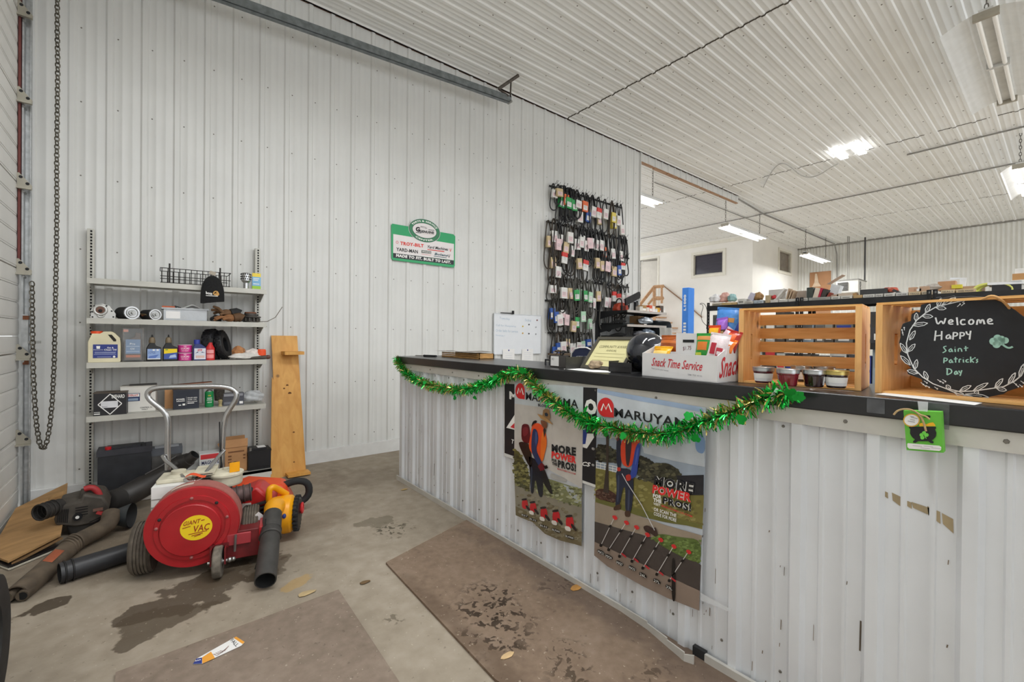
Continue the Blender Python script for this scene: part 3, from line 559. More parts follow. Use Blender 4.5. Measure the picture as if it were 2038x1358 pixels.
def tyre(name, label, c, R, W, ax, hub=None, rim=.55, knob=True, lean=0, parent=None, mm=None, tn=20):
    """tyre standing at c (centre), width axis ax"""
    ax = V(ax).normalized(); c = V(c); up = V((0, 0, 1)); f = ax.cross(up).normalized(); up = f.cross(ax).normalized() * 1; up = up if up.z > 0 else -up
    t = thing(name, label, 'tyre', (c.x, c.y, c.z - R)) if parent is None else parent
    T = mm or RUBBER; prof = [(rim, -.36), (rim + .04, -.44), (.80, -.5), (.94, -.46), (1, -.30), (1.015, 0), (1, .30), (.94, .46), (.80, .5), (rim + .04, .44), (rim, .36)]
    g = MB(); n = 40; q = []
    for k in range(n):
        a = 2 * pi * k / n
        for r, s in prof: q.append(c + (f * cos(a) + up * sin(a)) * r * R + ax * s * W)
    L = len(prof); fs = [(k * L + i, k * L + (i + 1) % L, ((k + 1) % n) * L + (i + 1) % L, ((k + 1) % n) * L + i) for k in range(n) for i in range(L)]
    g.add(q, fs, T, True)
    nt = tn
    for k in range(nt):                               # tread blocks
        a = 2 * pi * k / nt
        for s in (-.30, -.1, .1, .30):
            aa = a + (pi / nt if s in (-.1, .30) else 0); p = c + (f * cos(aa) + up * sin(aa)) * R * 1.012 + ax * s * W; rad = (f * cos(aa) + up * sin(aa)); tan = ax.cross(rad)
            rot = MX((tan, ax, rad)).transposed(); g.box(p, (2 * pi * R / nt * .55, W * .15, .03 * R + .004), T, rot)
    g.build('tread', t)
    if hub:
        g = MB(); q = []; hp = [(rim, -.34), (rim * .9, -.36), (rim * .8, -.18), (rim * .35, -.15), (rim * .3, -.42), (.0, -.44)]
        for sg in (1, -1):
            q = []; nn = 24
            for r, s in hp:
                for k in range(nn): a = 2 * pi * k / nn; q.append(c + (f * cos(a) + up * sin(a)) * r * R + ax * s * W * sg)
            g.add(q, [(i * nn + k, i * nn + (k + 1) % nn, (i + 1) * nn + (k + 1) % nn, (i + 1) * nn + k) for i in range(len(hp) - 1) for k in range(nn)], hub)
        g.build('rim', t)
    return t
x0, x1, _, z1 = rect(411, 445, 651, 718, SHF + .1); R = .135
BT = mat('17171a', .6, var=.3, scale=25)
tyre('small_tyre', 'small black knobbly tyre leaning against another on the third shelf', (.395, SHF + .17, Z0 + R + .0), R, .085, (.86, -.45, .10), None, .5, mm=BT)
tyre('small_tyre', 'small black tyre behind the front one on the third shelf', (.475, SHF + .19, Z0 + R - .004), R * .96, .06, (.9, -.38, .20), None, .5, mm=BT)
x0, x1, _, _ = rect(463, 523, 690, 717, SHF + .05)
def crumple(c, d, m, seed, n=14): 
    rnd = random.Random(seed); ph = [rnd.random() * 6 for _ in range(9)]
    g = MB()
    def fn(v):
        k = 1 + .10 * sin(4 * v.x + ph[0]) * sin(5 * v.y + ph[1]) + .07 * sin(7 * v.z + ph[2] + 3 * v.x) + .045 * sin(12 * v.x + ph[3]) * cos(10 * v.y + ph[4]) + .03 * abs(sin(9 * v.y + 7 * v.z + ph[5]))
        return k * (1 if v.z > -.6 else .6 / -v.z)
    g.ball(c, d, m, 36, 22, fn); return g
g = crumple((x0 + .05, SHF + .09, Z0 + .06), (.05, .04, .06), mat('a8744a', .9, var=.25, scale=40), 3); solo(g, 'leather_scrap', 'tan crumpled leather glove on the rags of the third shelf', 'glove')
g = crumple((x0 + .10, SHF + .07, Z0 + .028), (.12, .05, .034), mat('d6d2cc', .9, var=.12, scale=30, bump=.4), 5); solo(g, 'shop_rag', 'white rag with red threads at the right of the third shelf', 'rag')
g = crumple((x0 + .165, SHF + .10, Z0 + .05), (.06, .04, .045), mat('d9d0ca', .9, var=.2, scale=40), 8); solo(g, 'shop_rag', 'second white rag bunched up beside the orange cup', 'rag')
g = MB(); g.lathe((x0 + .235, SHF + .10, Z0 + .03), [(.036, 0), (.04, .006), (.04, .05), (.034, .062), (0, .064)], ORANGE, 20); solo(g, 'orange_cap', 'orange plastic cap on the rags at the right end of the third shelf', 'cap')  # a plastic cap lying on the rags
g = MB(); a = V((x0 + .02, SHF + .03, Z0 + .012)); b = V((x0 + .28, SHF + .04, Z0 + .02)); g.tube([a, a.lerp(b, .6), b], [.004, .012, .018], DIRTY, 10); g.ball(b, (.025, .022, .02), mat('5a3b30', .6)); solo(g, 'hand_trowel', 'grey pointed tool with a brown knob lying in front of the rags', 'tool')
# fourth shelf ------------------------------------------------------
Z0 = SZ[3]
def carton(name, label, c, d, rz, m, prints=(), cat='box', lidm=None, flaps=False, parts=None, group=None):
    """box standing at c (base centre), d = (w, depth, h); front faces local -y; prints = (u0, u1, v0, v1, material[, text])"""
    t = thing(name, label, cat, c, rz, group); w, dp, h = d; g = MB()
    if flaps:
        g.bb(-w / 2, w / 2, -dp / 2, -dp / 2 + .004, 0, h, m); g.bb(-w / 2, w / 2, dp / 2 - .004, dp / 2, 0, h, m); g.bb(-w / 2, -w / 2 + .004, -dp / 2, dp / 2, 0, h, m); g.bb(w / 2 - .004, w / 2, -dp / 2, dp / 2, 0, h, m); g.bb(-w / 2, w / 2, -dp / 2, dp / 2, 0, .004, m)
    else: g.bb(-w / 2, w / 2, -dp / 2, dp / 2, 0, h, m)
    g.build('carton', t, False)
    if flaps:
        f = MB(); f.box((0, -dp / 2 - .0, h + dp * .2), (w, .003, dp * .42), m, RX(-.12)); f.build('flap', t, False); f = MB(); f.box((0, dp / 2, h + dp * .2), (w, .003, dp * .42), m, RX(-.35)); f.build('flap', t, False); f = MB(); f.box((-w / 2 - dp * .1, 0, h + .02), (dp * .3, dp, .003), m, RY(-.4)); f.build('flap', t, False)
    if lidm: g = MB(); g.bb(-w / 2 - .003, w / 2 + .003, -dp / 2 - .003, dp / 2 + .003, h, h + .006, lidm); g.build('lid', t, False)
    if prints:
        g = MB(); lay = 0
        for p in prints:
            lay += 1; y = -dp / 2 - .0006 * lay; a, b, c_, e = -w / 2 + p[0] * w, -w / 2 + p[1] * w, p[2] * h, p[3] * h
            if len(p) > 5: g.text(p[5], (a, y, c_), (b, y, c_), (a, y, e), p[4], bold=.02)
            elif len(p) == 5: g.poly([(a, y, c_), (b, y, c_), (b, y, e), (a, y, e)], p[4])
        g.build('print', t, False)
    return t
def at_shelf(px0, px1, py0, Y, Z0): x0, x1, _, z1 = rect(px0, px1, py0, py0 + 30, Y); z1 = on((px0 + px1) / 2, py0, 1, Y).z; return (x0 + x1) / 2, x1 - x0, z1 - Z0
x, w, h = at_shelf(187, 253, 783, SHF + .01, Z0)
bx = carton('battery_carton', 'black battery carton with a white diamond outline at the left end of the fourth shelf', (x, SHF + .09, Z0), (w, .15, h), -.06, mat('222124', .5), [(.55, .95, .76, .92, WINK, 'DIEHARD'), (.22, .74, .34, .64, mat('dcdcdf', .5)), (.26, .42, .36, .41, INK, 'Battery'), (.02, .2, .06, .10, WINK), (.02, .2, .15, .17, WINK)], lidm=mat('5a5046', .7, var=.2))
g = MB(); hw, hh = w * .36, h * .46; cz = h * .5; q = [(-hw, 0), (0, hh), (hw, 0), (0, -hh)]
for (a, b), (c, d) in zip(q, q[1:] + q[:1]): g.stroke([(a, -.0775, cz + b), (c, -.0775, cz + d)], .006, (0, -1, 0), WINK)
g.build('diamond', bx, False)
x, w, h = at_shelf(242, 313, 771, SHF + .06, Z0)
carton('white_carton', 'white battery carton with a small blue and red picture label', (x - .005, SHF + .19, Z0), (w, .15, h), -.08, mat('dcd9d2', .6, var=.05), [(.18, .55, .42, .74, mat('2b3a66', .5)), (.20, .53, .60, .72, WINK), (.22, .5, .62, .70, REDINK, 'EVERLAST'), (.2, .5, .45, .54, mat('90a4b8', .5)), (.56, .9, .12, .17, INK, 'CONTROL 12'), (.6, .78, .05, .09, INK, 'VOLT')], lidm=mat('c9c4ba', .7))
g = MB(); g.box((x + .02, SHF + .19, Z0 + h + .011), (w * .8, .12, .004), mat('4d4a47', .6), RY(-.01)); solo(g, 'thin_manual', 'dark booklet lying on the white battery carton', 'booklet')
x, w, h = at_shelf(345, 397, 778, SHF + .02, Z0)
bt = carton('sealed_battery', 'dark navy sealed battery with white printing beside the green can', (x, SHF + .10, Z0), (w, .10, h), 0, mat('1f2431', .4), [(.12, .44, .48, .58, WINK, 'POWER'), (.12, .44, .42, .45, WINK), (.5, .505, .2, .66, WINK), (.54, .92, .56, .62, WINK, 'SEALED LEAD'), (.54, .9, .46, .52, WINK, 'ACID 12V'), (.54, .92, .36, .41, WINK, 'RECHARGE'), (.54, .8, .28, .32, WINK), (.2, .3, .2, .25, WINK), (.35, .45, .2, .3, WINK)], cat='battery', lidm=mat('2b303d', .4))
carton('brown_carton', 'brown open carton behind the navy sealed battery', (x - .045, SHF + .19, Z0), (w + .02, .05, h + .02), 0, CARD, [], lidm=mat('8c5c40', .8)); g = MB(); g.box((x + .04, SHF + .19, Z0 + h + .045), (.3, .10, .004), mat('9a6248', .8), RY(-.05)); solo(g, 'cardboard_flap', 'brown cardboard sheet lying over the carton behind the sealed battery', 'cardboard')
x, w, h = at_shelf(408, 426, 776, SHF + .05, Z0)
t = thing('spray_can', 'green aerosol can with a silver top on the fourth shelf', 'can', (x, SHF + .08, Z0)); g = MB(); r = w / 2; c = V((x, SHF + .08, Z0)); g.lathe(c, [(r * .9, 0), (r, .004), (r, h * .84), (r * .85, h * .9)], GREENINK, 22); g.build('can', t); g = MB(); g.lathe(c + V((0, 0, h * .88)), [(r * .86, 0), (r * .7, h * .06), (r * .4, h * .12), (0, h * .12)], CHROME, 18); g.build('cap', t)
g = MB()
for s, zz, hh, hw in (('PB', .70, .07, .3), ('WHITE', .52, .09, .55), ('LITHIUM', .42, .07, .6), ('GREASE', .28, .07, .5)):
    vs, fs = text2d(s, .02); g.add([c + V((sin((a - .5) * 2 * hw) * (r + .0008), -cos((a - .5) * 2 * hw) * (r + .0008), (zz + b * hh) * h * .9)) for a, b in vs], fs, WINK if s != 'PB' else mat('f0c42a', .5))
g.build('label', t)
t = thing('wire_brush', 'dark bristle brush with a yellowed handle next to the green can', 'brush', (x + .075, SHF + .08, Z0)); g = MB(); g.cyl((x + .075, SHF + .09, Z0 + .05), (x + .075, SHF + .09, Z0 + .15), .035, mat('38332c', .95, var=.5, scale=80, bump=.8), 18, .042); g.build('bristles', t); g = MB(); g.lathe((x + .08, SHF + .06, Z0), [(.016, 0), (.012, .02), (.018, .05), (.01, .06), (0, .062)], mat('a2946a', .5), 12); g.build('handle', t)
x, w, h = at_shelf(444, 486, 783, SHF + .05, Z0); carton('parts_package', 'dark clear wrapped package with a barcode left of the plastic bag', (x, SHF + .11, Z0), (w, .09, h), 0, mat('43454d', .3, var=.3), [(.05, .95, .75, .95, mat('8b8d92', .3)), (.78, .95, .1, .3, PAPER), (.05, .6, .1, .3, mat('6b6e76', .3))])
g = crumple((x + .16, SHF + .10, Z0 + .062), (.085, .07, .062), mat('c9cdd0', .15, var=.1, alpha=.6, bump=.6, scale=20), 12); g.ball((x + .18, SHF + .06, Z0 + .03), (.02, .018, .022), STEEL); solo(g, 'plastic_bag', 'crumpled clear plastic bag of fittings at the right end of the fourth shelf', 'bag')
# bottom deck -------------------------------------------------------
Z0 = .10
x, w, h = at_shelf(194, 301, 893, 4.74, Z0)
bt = thing('large_battery', 'large black battery with a red terminal on the bottom deck', 'battery', (x, 4.83, Z0)); BAT = mat('26272b', .5, var=.3, scale=12)
g = MB(); g.bb(x - w / 2, x + w / 2, 4.74, 4.92, Z0, Z0 + h * .86, BAT); g.build('case', bt); g = MB(); g.bb(x - w / 2 - .006, x + w / 2 + .006, 4.735, 4.925, Z0 + h * .86, Z0 + h, mat('34343a', .5, var=.3)); g.bb(x - w / 2 + .05, x + w / 2 - .05, 4.78, 4.88, Z0 + h, Z0 + h + .012, BAT); g.build('lid', bt)
g = MB(); g.cyl((x - w / 2 + .06, 4.77, Z0 + h), (x - w / 2 + .06, 4.77, Z0 + h + .022), .02, RED, 16); g.build('red_terminal', bt); g = MB(); g.cyl((x + w / 2 - .05, 4.77, Z0 + h), (x + w / 2 - .05, 4.77, Z0 + h + .02), .016, MATT, 16); g.build('black_terminal', bt)
x, w, h = at_shelf(302, 362, 892, 4.80, Z0); t = thing('grey_battery', 'dirty grey battery between the large black one and the hose', 'battery', (x, 4.87, Z0)); g = MB(); g.bb(x - w / 2, x + w / 2, 4.80, 4.94, Z0, Z0 + h * .8, mat('4c4a48', .5, var=.4)); g.build('case', t); g = MB(); g.bb(x - w / 2 - .004, x + w / 2 + .004, 4.796, 4.944, Z0 + h * .8, Z0 + h, mat('55585e', .45, var=.3)); [g.bb(x - w / 2 + .02, x + w / 2 - .02, y, y + .02, Z0 + h, Z0 + h + .01, mat('8b8d90', .4)) for y in (4.83, 4.89)]; g.build('lid', t)
x, w, h = at_shelf(397, 442, 903, 4.78, Z0); carton('bulb_carton', 'white carton with a red stripe and blue lettering on the bottom deck', (x, 4.86, Z0), (w, .14, h), 0, mat('d9dad9', .5), [(.05, .85, .76, .97, mat('d23a3f', .5)), (.1, .98, .52, .68, mat('2b3561', .5), 'MAGNETEK'), (.1, .9, .3, .33, INK), (.1, .7, .2, .23, INK)])
x, w, h = at_shelf(447, 493, 890, 4.76, Z0); carton('cardboard_box', 'open brown cardboard box with faded printing on the bottom deck', (x, 4.85, Z0), (w, .17, h), 0, CARD, [(.15, .85, .78, .84, mat('7a5030', .7)), (.15, .3, .62, .68, mat('7a5030', .7)), (.15, .3, .5, .56, mat('7a5030', .7)), (.15, .3, .38, .44, mat('7a5030', .7)), (.8, .9, .62, .68, mat('7a5030', .7)), (.8, .9, .5, .56, mat('7a5030', .7)), (.4, .6, .3, .42, mat('7a5030', .7))], flaps=True)
x, w, h = at_shelf(494, 539, 893, 4.73, Z0); t = thing('car_battery', 'black car battery with a pale lid label at the deck right end', 'battery', (x, 4.82, Z0)); g = MB(); g.bb(x - w / 2, x + w / 2, 4.73, 4.90, Z0, Z0 + h * .84, mat('1b1b1e', .5)); [g.bb(x - w / 2 + .01, x + w / 2 - .01, 4.727, 4.73, Z0 + .012 + k * .012, Z0 + .016 + k * .012, BLACK) for k in range(2)]; g.build('case', t)
g = MB(); g.bb(x - w / 2 - .004, x + w / 2 + .004, 4.725, 4.905, Z0 + h * .84, Z0 + h * .92, BLACK); g.bb(x - w / 2 + .02, x + w / 2 - .03, 4.75, 4.88, Z0 + h * .92, Z0 + h, BLACK); g.cyl((x - w / 2 + .02, 4.75, Z0 + h * .92), (x - w / 2 + .02, 4.75, Z0 + h + .01), .012, STEEL, 10); g.build('lid', t); g = MB(); g.bb(x - .01, x + w / 2 - .035, 4.77, 4.86, Z0 + h, Z0 + h + .002, PAPER); g.build('label', t)

# leaning board with two ledges ------------------------------------
PLY = wood('d8a253', 'c48a3c', 3, (6, 6, 1.2)); Yt, Yb = WY - .03, 4.62
t = thing('plywood_rack', 'tall orange plywood board with two small ledges leaning on the ribbed wall', 'board', (1.0, 4.66, 0))
def lean(z): return 4.70 + (WY - .03 - 4.70) * z / 1.36
g = MB()
xl, xr = .905, 1.145; g.prism([(xl + .01, lean(0), .0), (xr + .02, lean(0), .0), (xr, lean(1.36), 1.36), (xl, lean(1.36), 1.36)], (0, .02, 0), PLY); g.build('back_board', t)
g = MB(); g.prism([(xl - .055, lean(0) - .01, .0), (xl + .045, lean(0) - .012, 0), (xl + .012, lean(.9) - .014, .9), (xl - .012, lean(.95) - .012, .95)], (0, .012, 0), PLY); g.build('side_strip', t)
for z, y0, a, b in ((1.19, .15, .99, 1.17), (.045, .12, .98, 1.18)):
    g = MB(); g.bb(a, b, lean(z) - y0, lean(z), z - .02 if z > 1 else .012, z + .012 if z > 1 else .035, PLY); g.build('ledge', t)
g = MB(); [g.cyl((a, lean(z) - .001, z), (a, lean(z) + .001, z), r, mat('6e4420', .8), 10) for a, z, r in ((1.03, .86, .012), (1.05, .78, .016), (1.0, .83, .01), (1.07, .40, .01), (1.06, .12, .008))]; g.build('knot', t)
# ------------------------------------------------------------------ machines on the floor
VR = R_(-12); VO = V((.165, 3.04, 0))
vx, vy = V((cos(VR), sin(VR), 0)), V((-sin(VR), cos(VR), 0))
def onv(px, py, yl):
    """local machine coordinates of a sight line on the machine plane y = yl"""
    d = _f + _r * ((px - 1019) / F_PX) - _u * ((py - 679) / F_PX); P0 = VO + vy * yl
    p = EYE + d * ((P0 - EYE).dot(vy) / d.dot(vy)) - VO; return V((p.dot(vx), p.dot(vy), p.z))
gv = thing('leaf_blower_cart', 'red walk-behind wheeled blower with a round yellow badge and chrome handle', 'blower', tuple(VO), VR)
VRED = mat('a81820', .38, var=.14, scale=7, coat=.3); VDK = mat('6e1a1d', .5, var=.3, scale=10); DUST = mat('a06058', .75, var=.2, scale=12)
C = V((0, 0, .280)); R = .223
g = MB(); n = 56
def scroll(k): a = 2 * pi * k / n; r = R * (1 + .03 * max(0, sin(a + .6)) ** 1); return C + V((cos(a) * r, 0, sin(a) * r))
ring = [scroll(k) for k in range(n)]
g.prism([p + V((0, .02, 0)) for p in ring], (0, .105, 0), DUST)
g.lathe(C + V((0, .02, 0)), [(R * 1.0, 0), (R * 1.0, .012), (R * .985, .02), (R * .80, .02), (R * .79, .027), (R * .69, .027), (R * .685, .02), (0, .02)], VRED, 56, axis='y'); g.build('fan_housing', gv, False)
g = MB(); g.lathe(C + V((-.008, 0, -.01)), [(R * .64, 0), (R * .64, .012), (R * .62, .017), (0, .017)], VRED, 48, axis='y'); g.build('front_plate', gv, False)
BY = mat('f2cf1e', .45, var=.03); BR = mat('9e3318', .5)
bd = MB(); b0 = C + V((.018, -.0185, .002)); rx = R * .335
bd.add([b0 + V((cos(2 * pi * k / 40) * rx, 0, sin(2 * pi * k / 40) * rx * .93)) for k in range(40)], [tuple(range(40))], BY)
def bt(s, x0, x1, z0, z1, dz=0, sh=.0): bd.text(s, b0 + V((x0, -.001, z0)), b0 + V((x1, -.001, z0 + dz)), b0 + V((x0 + sh, -.001, z1)), BR, bold=.015)
bt('GIANT', -.062, .015, .018, .042, .006, .006); bt('VAC', -.018, .058, -.025, .012, .004, .006); bd.add([b0 + V((a, -.001, z)) for a, z in ((.022, .034), (.038, .036), (.038, .041), (.022, .039))], [(0, 1, 2, 3)], BR)
for a, b, z in ((-.064, -.026, .004), (-.036, .05, -.034), (-.022, .03, -.044), (-.01, .02, -.05)): bd.add([b0 + V((a, -.001, z)), b0 + V((b, -.001, z + .007)), b0 + V((b, -.001, z + .011)), b0 + V((a, -.001, z + .004))], [(0, 1, 2, 3)], BR)
bd.build('round_badge', gv, False)['label'] = 'round yellow badge with red lettering'
for a in (92, 172, 268, 12, 48, 155):
    g = MB(); p = C + V((cos(R_(a)) * R * .74, -.008, sin(R_(a)) * R * .74)); g.ball(p, (.009, .007, .009), mat('9a5a58', .5) if a not in (48, 155) else MATT, 10, 6); g.build('bolt', gv, False)
g = MB(); q = [C + V((cos(a) * R * 1.012, 0, sin(a) * R * 1.012)) for a in [R_(120 - 7 * k) for k in range(5)]]
g.add([p + V((0, .05, .003)) for p in q] + [p + V((0, .09, .003)) for p in q], [(i, i + 1, 6 + i, 5 + i) for i in range(4)], mat('cdbcae', .6)); g.build('warning_sticker', gv, False)
g = MB(); g.bb(.10, .37, .01, .14, .055, .215, VDK); g.bb(.32, .34, -.003, .15, .045, .225, VRED); g.bb(.16, .28, -.002, .01, .14, .205, mat('a8353c', .45)); g.bb(.37, .39, 0, .15, .05, .22, VRED)
g.build('outlet_chute', gv, False, bevel=.004)
g = MB(); g.cyl((.20, -.012, .11), (.205, -.012, .205), .007, STEEL, 8); [g.cyl((x, -.008, z), (x, .0, z), .008, STEEL, 8) for x, z in ((.38, .19), (.38, .08))]; g.tube([(.355, -.01, .27), (.352, -.014, .16), (.335, -.03, .1), (.305, -.05, .0)], .004, MATT, 6); g.torus((.352, .075, .135), .105, .006, MATT, V((1, 0, 0)), sc=(1, .8)); g.build('clamp_rod', gv, False)
def wheel(cx, cy, R_w, W, nm, m, grooves=True, hub=None):
    g = MB(); c = V((cx, cy, R_w)); prof = [(R_w * .55, -W * .42), (R_w * .9, -W * .5), (R_w * .98, -W * .40)]
    if grooves:
        for s in (-.3, -.15, 0, .15, .3): prof += [(R_w, W * (s - .055)), (R_w, W * (s + .045)), (R_w * .95, W * (s + .05)), (R_w * .95, W * (s + .09))]
    else: prof += [(R_w, -W * .3), (R_w, W * .3)]
    prof += [(R_w * .98, W * .42), (R_w * .9, W * .5), (R_w * .55, W * .42)]
    g.lathe(c, prof, m, 40, axis='x'); o = g.build(nm, gv, False); g = MB(); g.lathe(c, [(R_w * .56, -W * .4), (R_w * .2, -W * .2), (R_w * .2, -W * .5), (0, -W * .5)], hub or VRED, 24, axis='x'); g.lathe(c, [(0, W * .5), (R_w * .2, W * .5), (R_w * .2, W * .2), (R_w * .56, W * .4)], hub or VRED, 24, axis='x'); g.build('rim', o, False)
TY = mat('5a5248', .85, var=.3, scale=25)
wheel(-.255, .19, .142, .10, 'wheel', TY); wheel(.265, .22, .142, .09, 'wheel', TY)
wheel(.125, -.055, .085, .045, 'caster_wheel', mat('6b645a', .85, var=.45, scale=30), False, STEEL)
g = MB(); [g.bb(.125 + s * .034 - .004, .125 + s * .034 + .004, -.07, .03, .07, .16, VDK) for s in (-1, 1)]; g.bb(.08, .17, -.02, .04, .15, .165, VDK); g.cyl((.075, -.055, .085), (.175, -.055, .085), .009, STEEL, 10); g.ball((.18, -.055, .085), .014, STEEL); g.ball((.195, -.03, .075), .013, STEEL); g.build('caster_fork', gv, False)
g = MB(); g.cyl((-.27, .19, .142), (.27, .22, .142), .013, VDK); g.bb(-.2, .2, .15, .52, .20, .225, VDK); g.bb(-.2, -.17, .15, .52, .225, .3, VRED); g.bb(.17, .2, .15, .52, .225, .3, VRED); g.build('chassis', gv, False)
ED = MX.Translation((0, 0, -.055)); eng = MB(ED); OW = mat('c9c3ae', .55, var=.2, scale=12)
eng.bb(-.225, -.03, .17, .38, .34, .535, WHITE)
for k in range(3): eng.bb(-.227, -.028, .166, .17, .375 + .045 * k, .379 + .045 * k, mat('8f8d88', .5))
eng.build('engine_shroud', gv, False, bevel=.015)
g = MB(ED); g.lathe((-.12, .30, .535), [(.10, 0), (.105, .012), (.07, .03), (.05, .035), (.05, .055), (.0, .06)], OW, 22, sc=(.75, .7)); g.bb(-.215, -.045, .22, .40, .535, .56, OW); g.build('fuel_tank', gv, False, bevel=.008)
g = MB(ED); [g.bb(-.03, .06, .24, .42, .40 + .02 * k, .407 + .02 * k, mat('77736a', .5, metal=.5)) for k in range(9)]; g.bb(-.02, .05, .26, .40, .36, .56, mat('4b4741', .6)); g.bb(-.04, .07, .24, .42, .555, .572, OW); g.build('cylinder_fins', gv, False)
g = MB(ED); g.lathe((.125, .30, .475), [(.085, 0), (.088, .01), (.088, .055), (.095, .06), (.095, .072), (.07, .085), (.02, .09), (.02, .1), (0, .1)], OW, 26); g.build('air_cleaner', gv, False)
g = MB(ED); g.cyl((.12, .22, .41), (.26, .24, .42), .05, mat('5d4a48', .6, metal=.4, var=.4, scale=25), 20); [g.torus((.12 + .035 * k, .22 + .005 * k, .41 + .0025 * k), .051, .005, mat('493a38', .6), V((1, .12, .06))) for k in range(1, 5)]; g.build('muffler', gv, False)
g = MB(); g.box((-.19, .26, .40), (.03, .08, .13), mat('c02a2c', .4), RY(.3)); g.build('recoil_guard', gv, False)
H = .50; hp = [(334, 935), (333, 900), (334, 860), (334, 832), (326, 818), (310, 806), (298, 796), (293, 787), (296, 778), (308, 773), (330, 771), (380, 770), (425, 769), (452, 771), (467, 777), (472, 786), (469, 797), (460, 810), (450, 826), (445, 845), (443, 880), (441, 935)]
g = MB()
def smooth(p, it=2):
    for _ in range(it): p = [p[0]] + [q for a, b in zip(p[:-1], p[1:]) for q in (a.lerp(b, .25), a.lerp(b, .75))] + [p[-1]]
    return p
g.tube(smooth([onv(x, y, H) for x, y in hp]), .0165, CHROME, 12); g.build('handlebar', gv, False)
g = MB(); g.tube(smooth([onv(x, y, yl) for x, y, yl in ((324, 908, H - .02), (330, 918, .44), (347, 930, .36), (360, 945, .28), (368, 956, .22), (385, 960, .20), (400, 953, .22), (415, 935, .30), (432, 912, .42), (446, 897, H - .02))]), .0115, CHROME, 10); g.build('handle_brace', gv, False)
g = MB(); p0, p1 = onv(437, 840, H - .02), onv(438, 900, H - .02); g.tube([p0, p1, onv(442, 930, H - .05), onv(425, 945, .4)], .004, MATT, 6); g.build('throttle_cable', gv, False)
g = MB(); g.box(onv(467, 930, .24), (.055, .004, .06), YELLOW, RZ(.3)); g.build('yellow_tag', gv, False)
g = MB(); p0 = onv(380, 950, .18); g.grid(lambda u, v: p0 + V((-.03 + .1 * u, .05 * v, .012 * sin(5 * u))), 8, 3, ORANGE); g.build('ribbon', gv, False)

# yellow hand blower with long black tube
yb = thing('hand_leaf_blower', 'yellow hand blower standing with its long black tube pointing at the floor', 'blower', (.68, 3.25, 0))
g = MB(); c = V((.68, 3.27, .16)); ax = V((.9, -.35, .0)).normalized()
YM = mat('e9a008', .38, var=.08)
rot = MX((ax, V((0, 0, 1)).cross(ax), V((0, 0, 1)))).transposed().to_4x4(); rot.translation = c; g.M = rot
g.lathe((0, 0, 0), [(.03, -.075), (.09, -.07), (.118, -.045), (.125, 0), (.12, .04), (.10, .06), (.0, .065)], YM, 32, axis='x'); g.M = None
A = V((.455, 2.63, .062)); B = V((.575, 3.10, .235)); D = (B - A).normalized()
g.tube([B + D * -.01, B + D * .06, c + V((-.05, .0, .05))], [.05, .055, .075], YM, 18); g.build('fan_housing', yb)
g = MB(); g.tube(smooth([c + V((-.09, .02, .07)), c + V((-.10, .0, .18)), c + V((-.075, .0, .20)), c + V((-.03, .03, .16)), c + V((.02, .04, .115))]), .020, YM, 10); g.build('handle', yb)
g = MB(); g.M = rot; g.lathe((0, 0, 0), [(.11, .062), (.112, .078), (.095, .092), (.0, .095)], BLACK, 28, axis='x'); [g.box((.075, cos(a) * .11, sin(a) * .11), (.03, .012, .012), MATT) for a in [k * pi / 12 for k in range(24)]]; g.build('engine_guard', yb)
g = MB(); p = c + ax * .105; g.torus(p + V((0, 0, .03)), .03, .009, mat('c5282c', .4), ax, n=18, k=6); g.build('starter_grip', yb)
def tubes(g, pts, r, m, n=22, wall=.005):
    """open ended pipe with wall thickness (open at the first point)"""
    pts = [V(p) for p in pts]; rr = r if isinstance(r, list) else [r] * len(pts)
    g.tube(pts, rr, m, n, cap=False); g.tube([p for p in pts], [q - wall for q in rr], MATT, n, cap=False)
    t = (pts[1] - pts[0]).normalized(); u = t.orthogonal().normalized(); w = t.cross(u); q = []
    for k in range(n): a = 2 * pi * k / n; e = u * cos(a) + w * sin(a); q += [pts[0] + e * rr[0], pts[0] + e * (rr[0] - wall)]
    g.add(q, [(2 * k, 2 * k + 1, (2 * k + 3) % (2 * n), (2 * k + 2) % (2 * n)) for k in range(n)], m)
g = MB(); TB = mat('3b3937', .55, var=.25, scale=16); M1 = A.lerp(B, .62)
tubes(g, [A, A.lerp(B, .3), M1], [.053, .054, .052], TB); g.torus(M1, .055, .006, TB, D, k=8); tubes(g, [M1, A.lerp(B, .8), B], [.056, .054, .052], TB); g.torus(A.lerp(B, .72), .055, .004, TB, D); g.build('blower_tube', yb)
g = MB(); g.box(V((.53, 3.12, .205)), (.035, .004, .14), PAPER, MX.Rotation(.75, 3, V((.3, -.95, 0)))); g.build('paper_tag', yb); g = MB(); g.ball(c + V((-.03, -.12, .03)), (.012, .008, .016), BLUEINK); g.build('primer_bulb', yb)

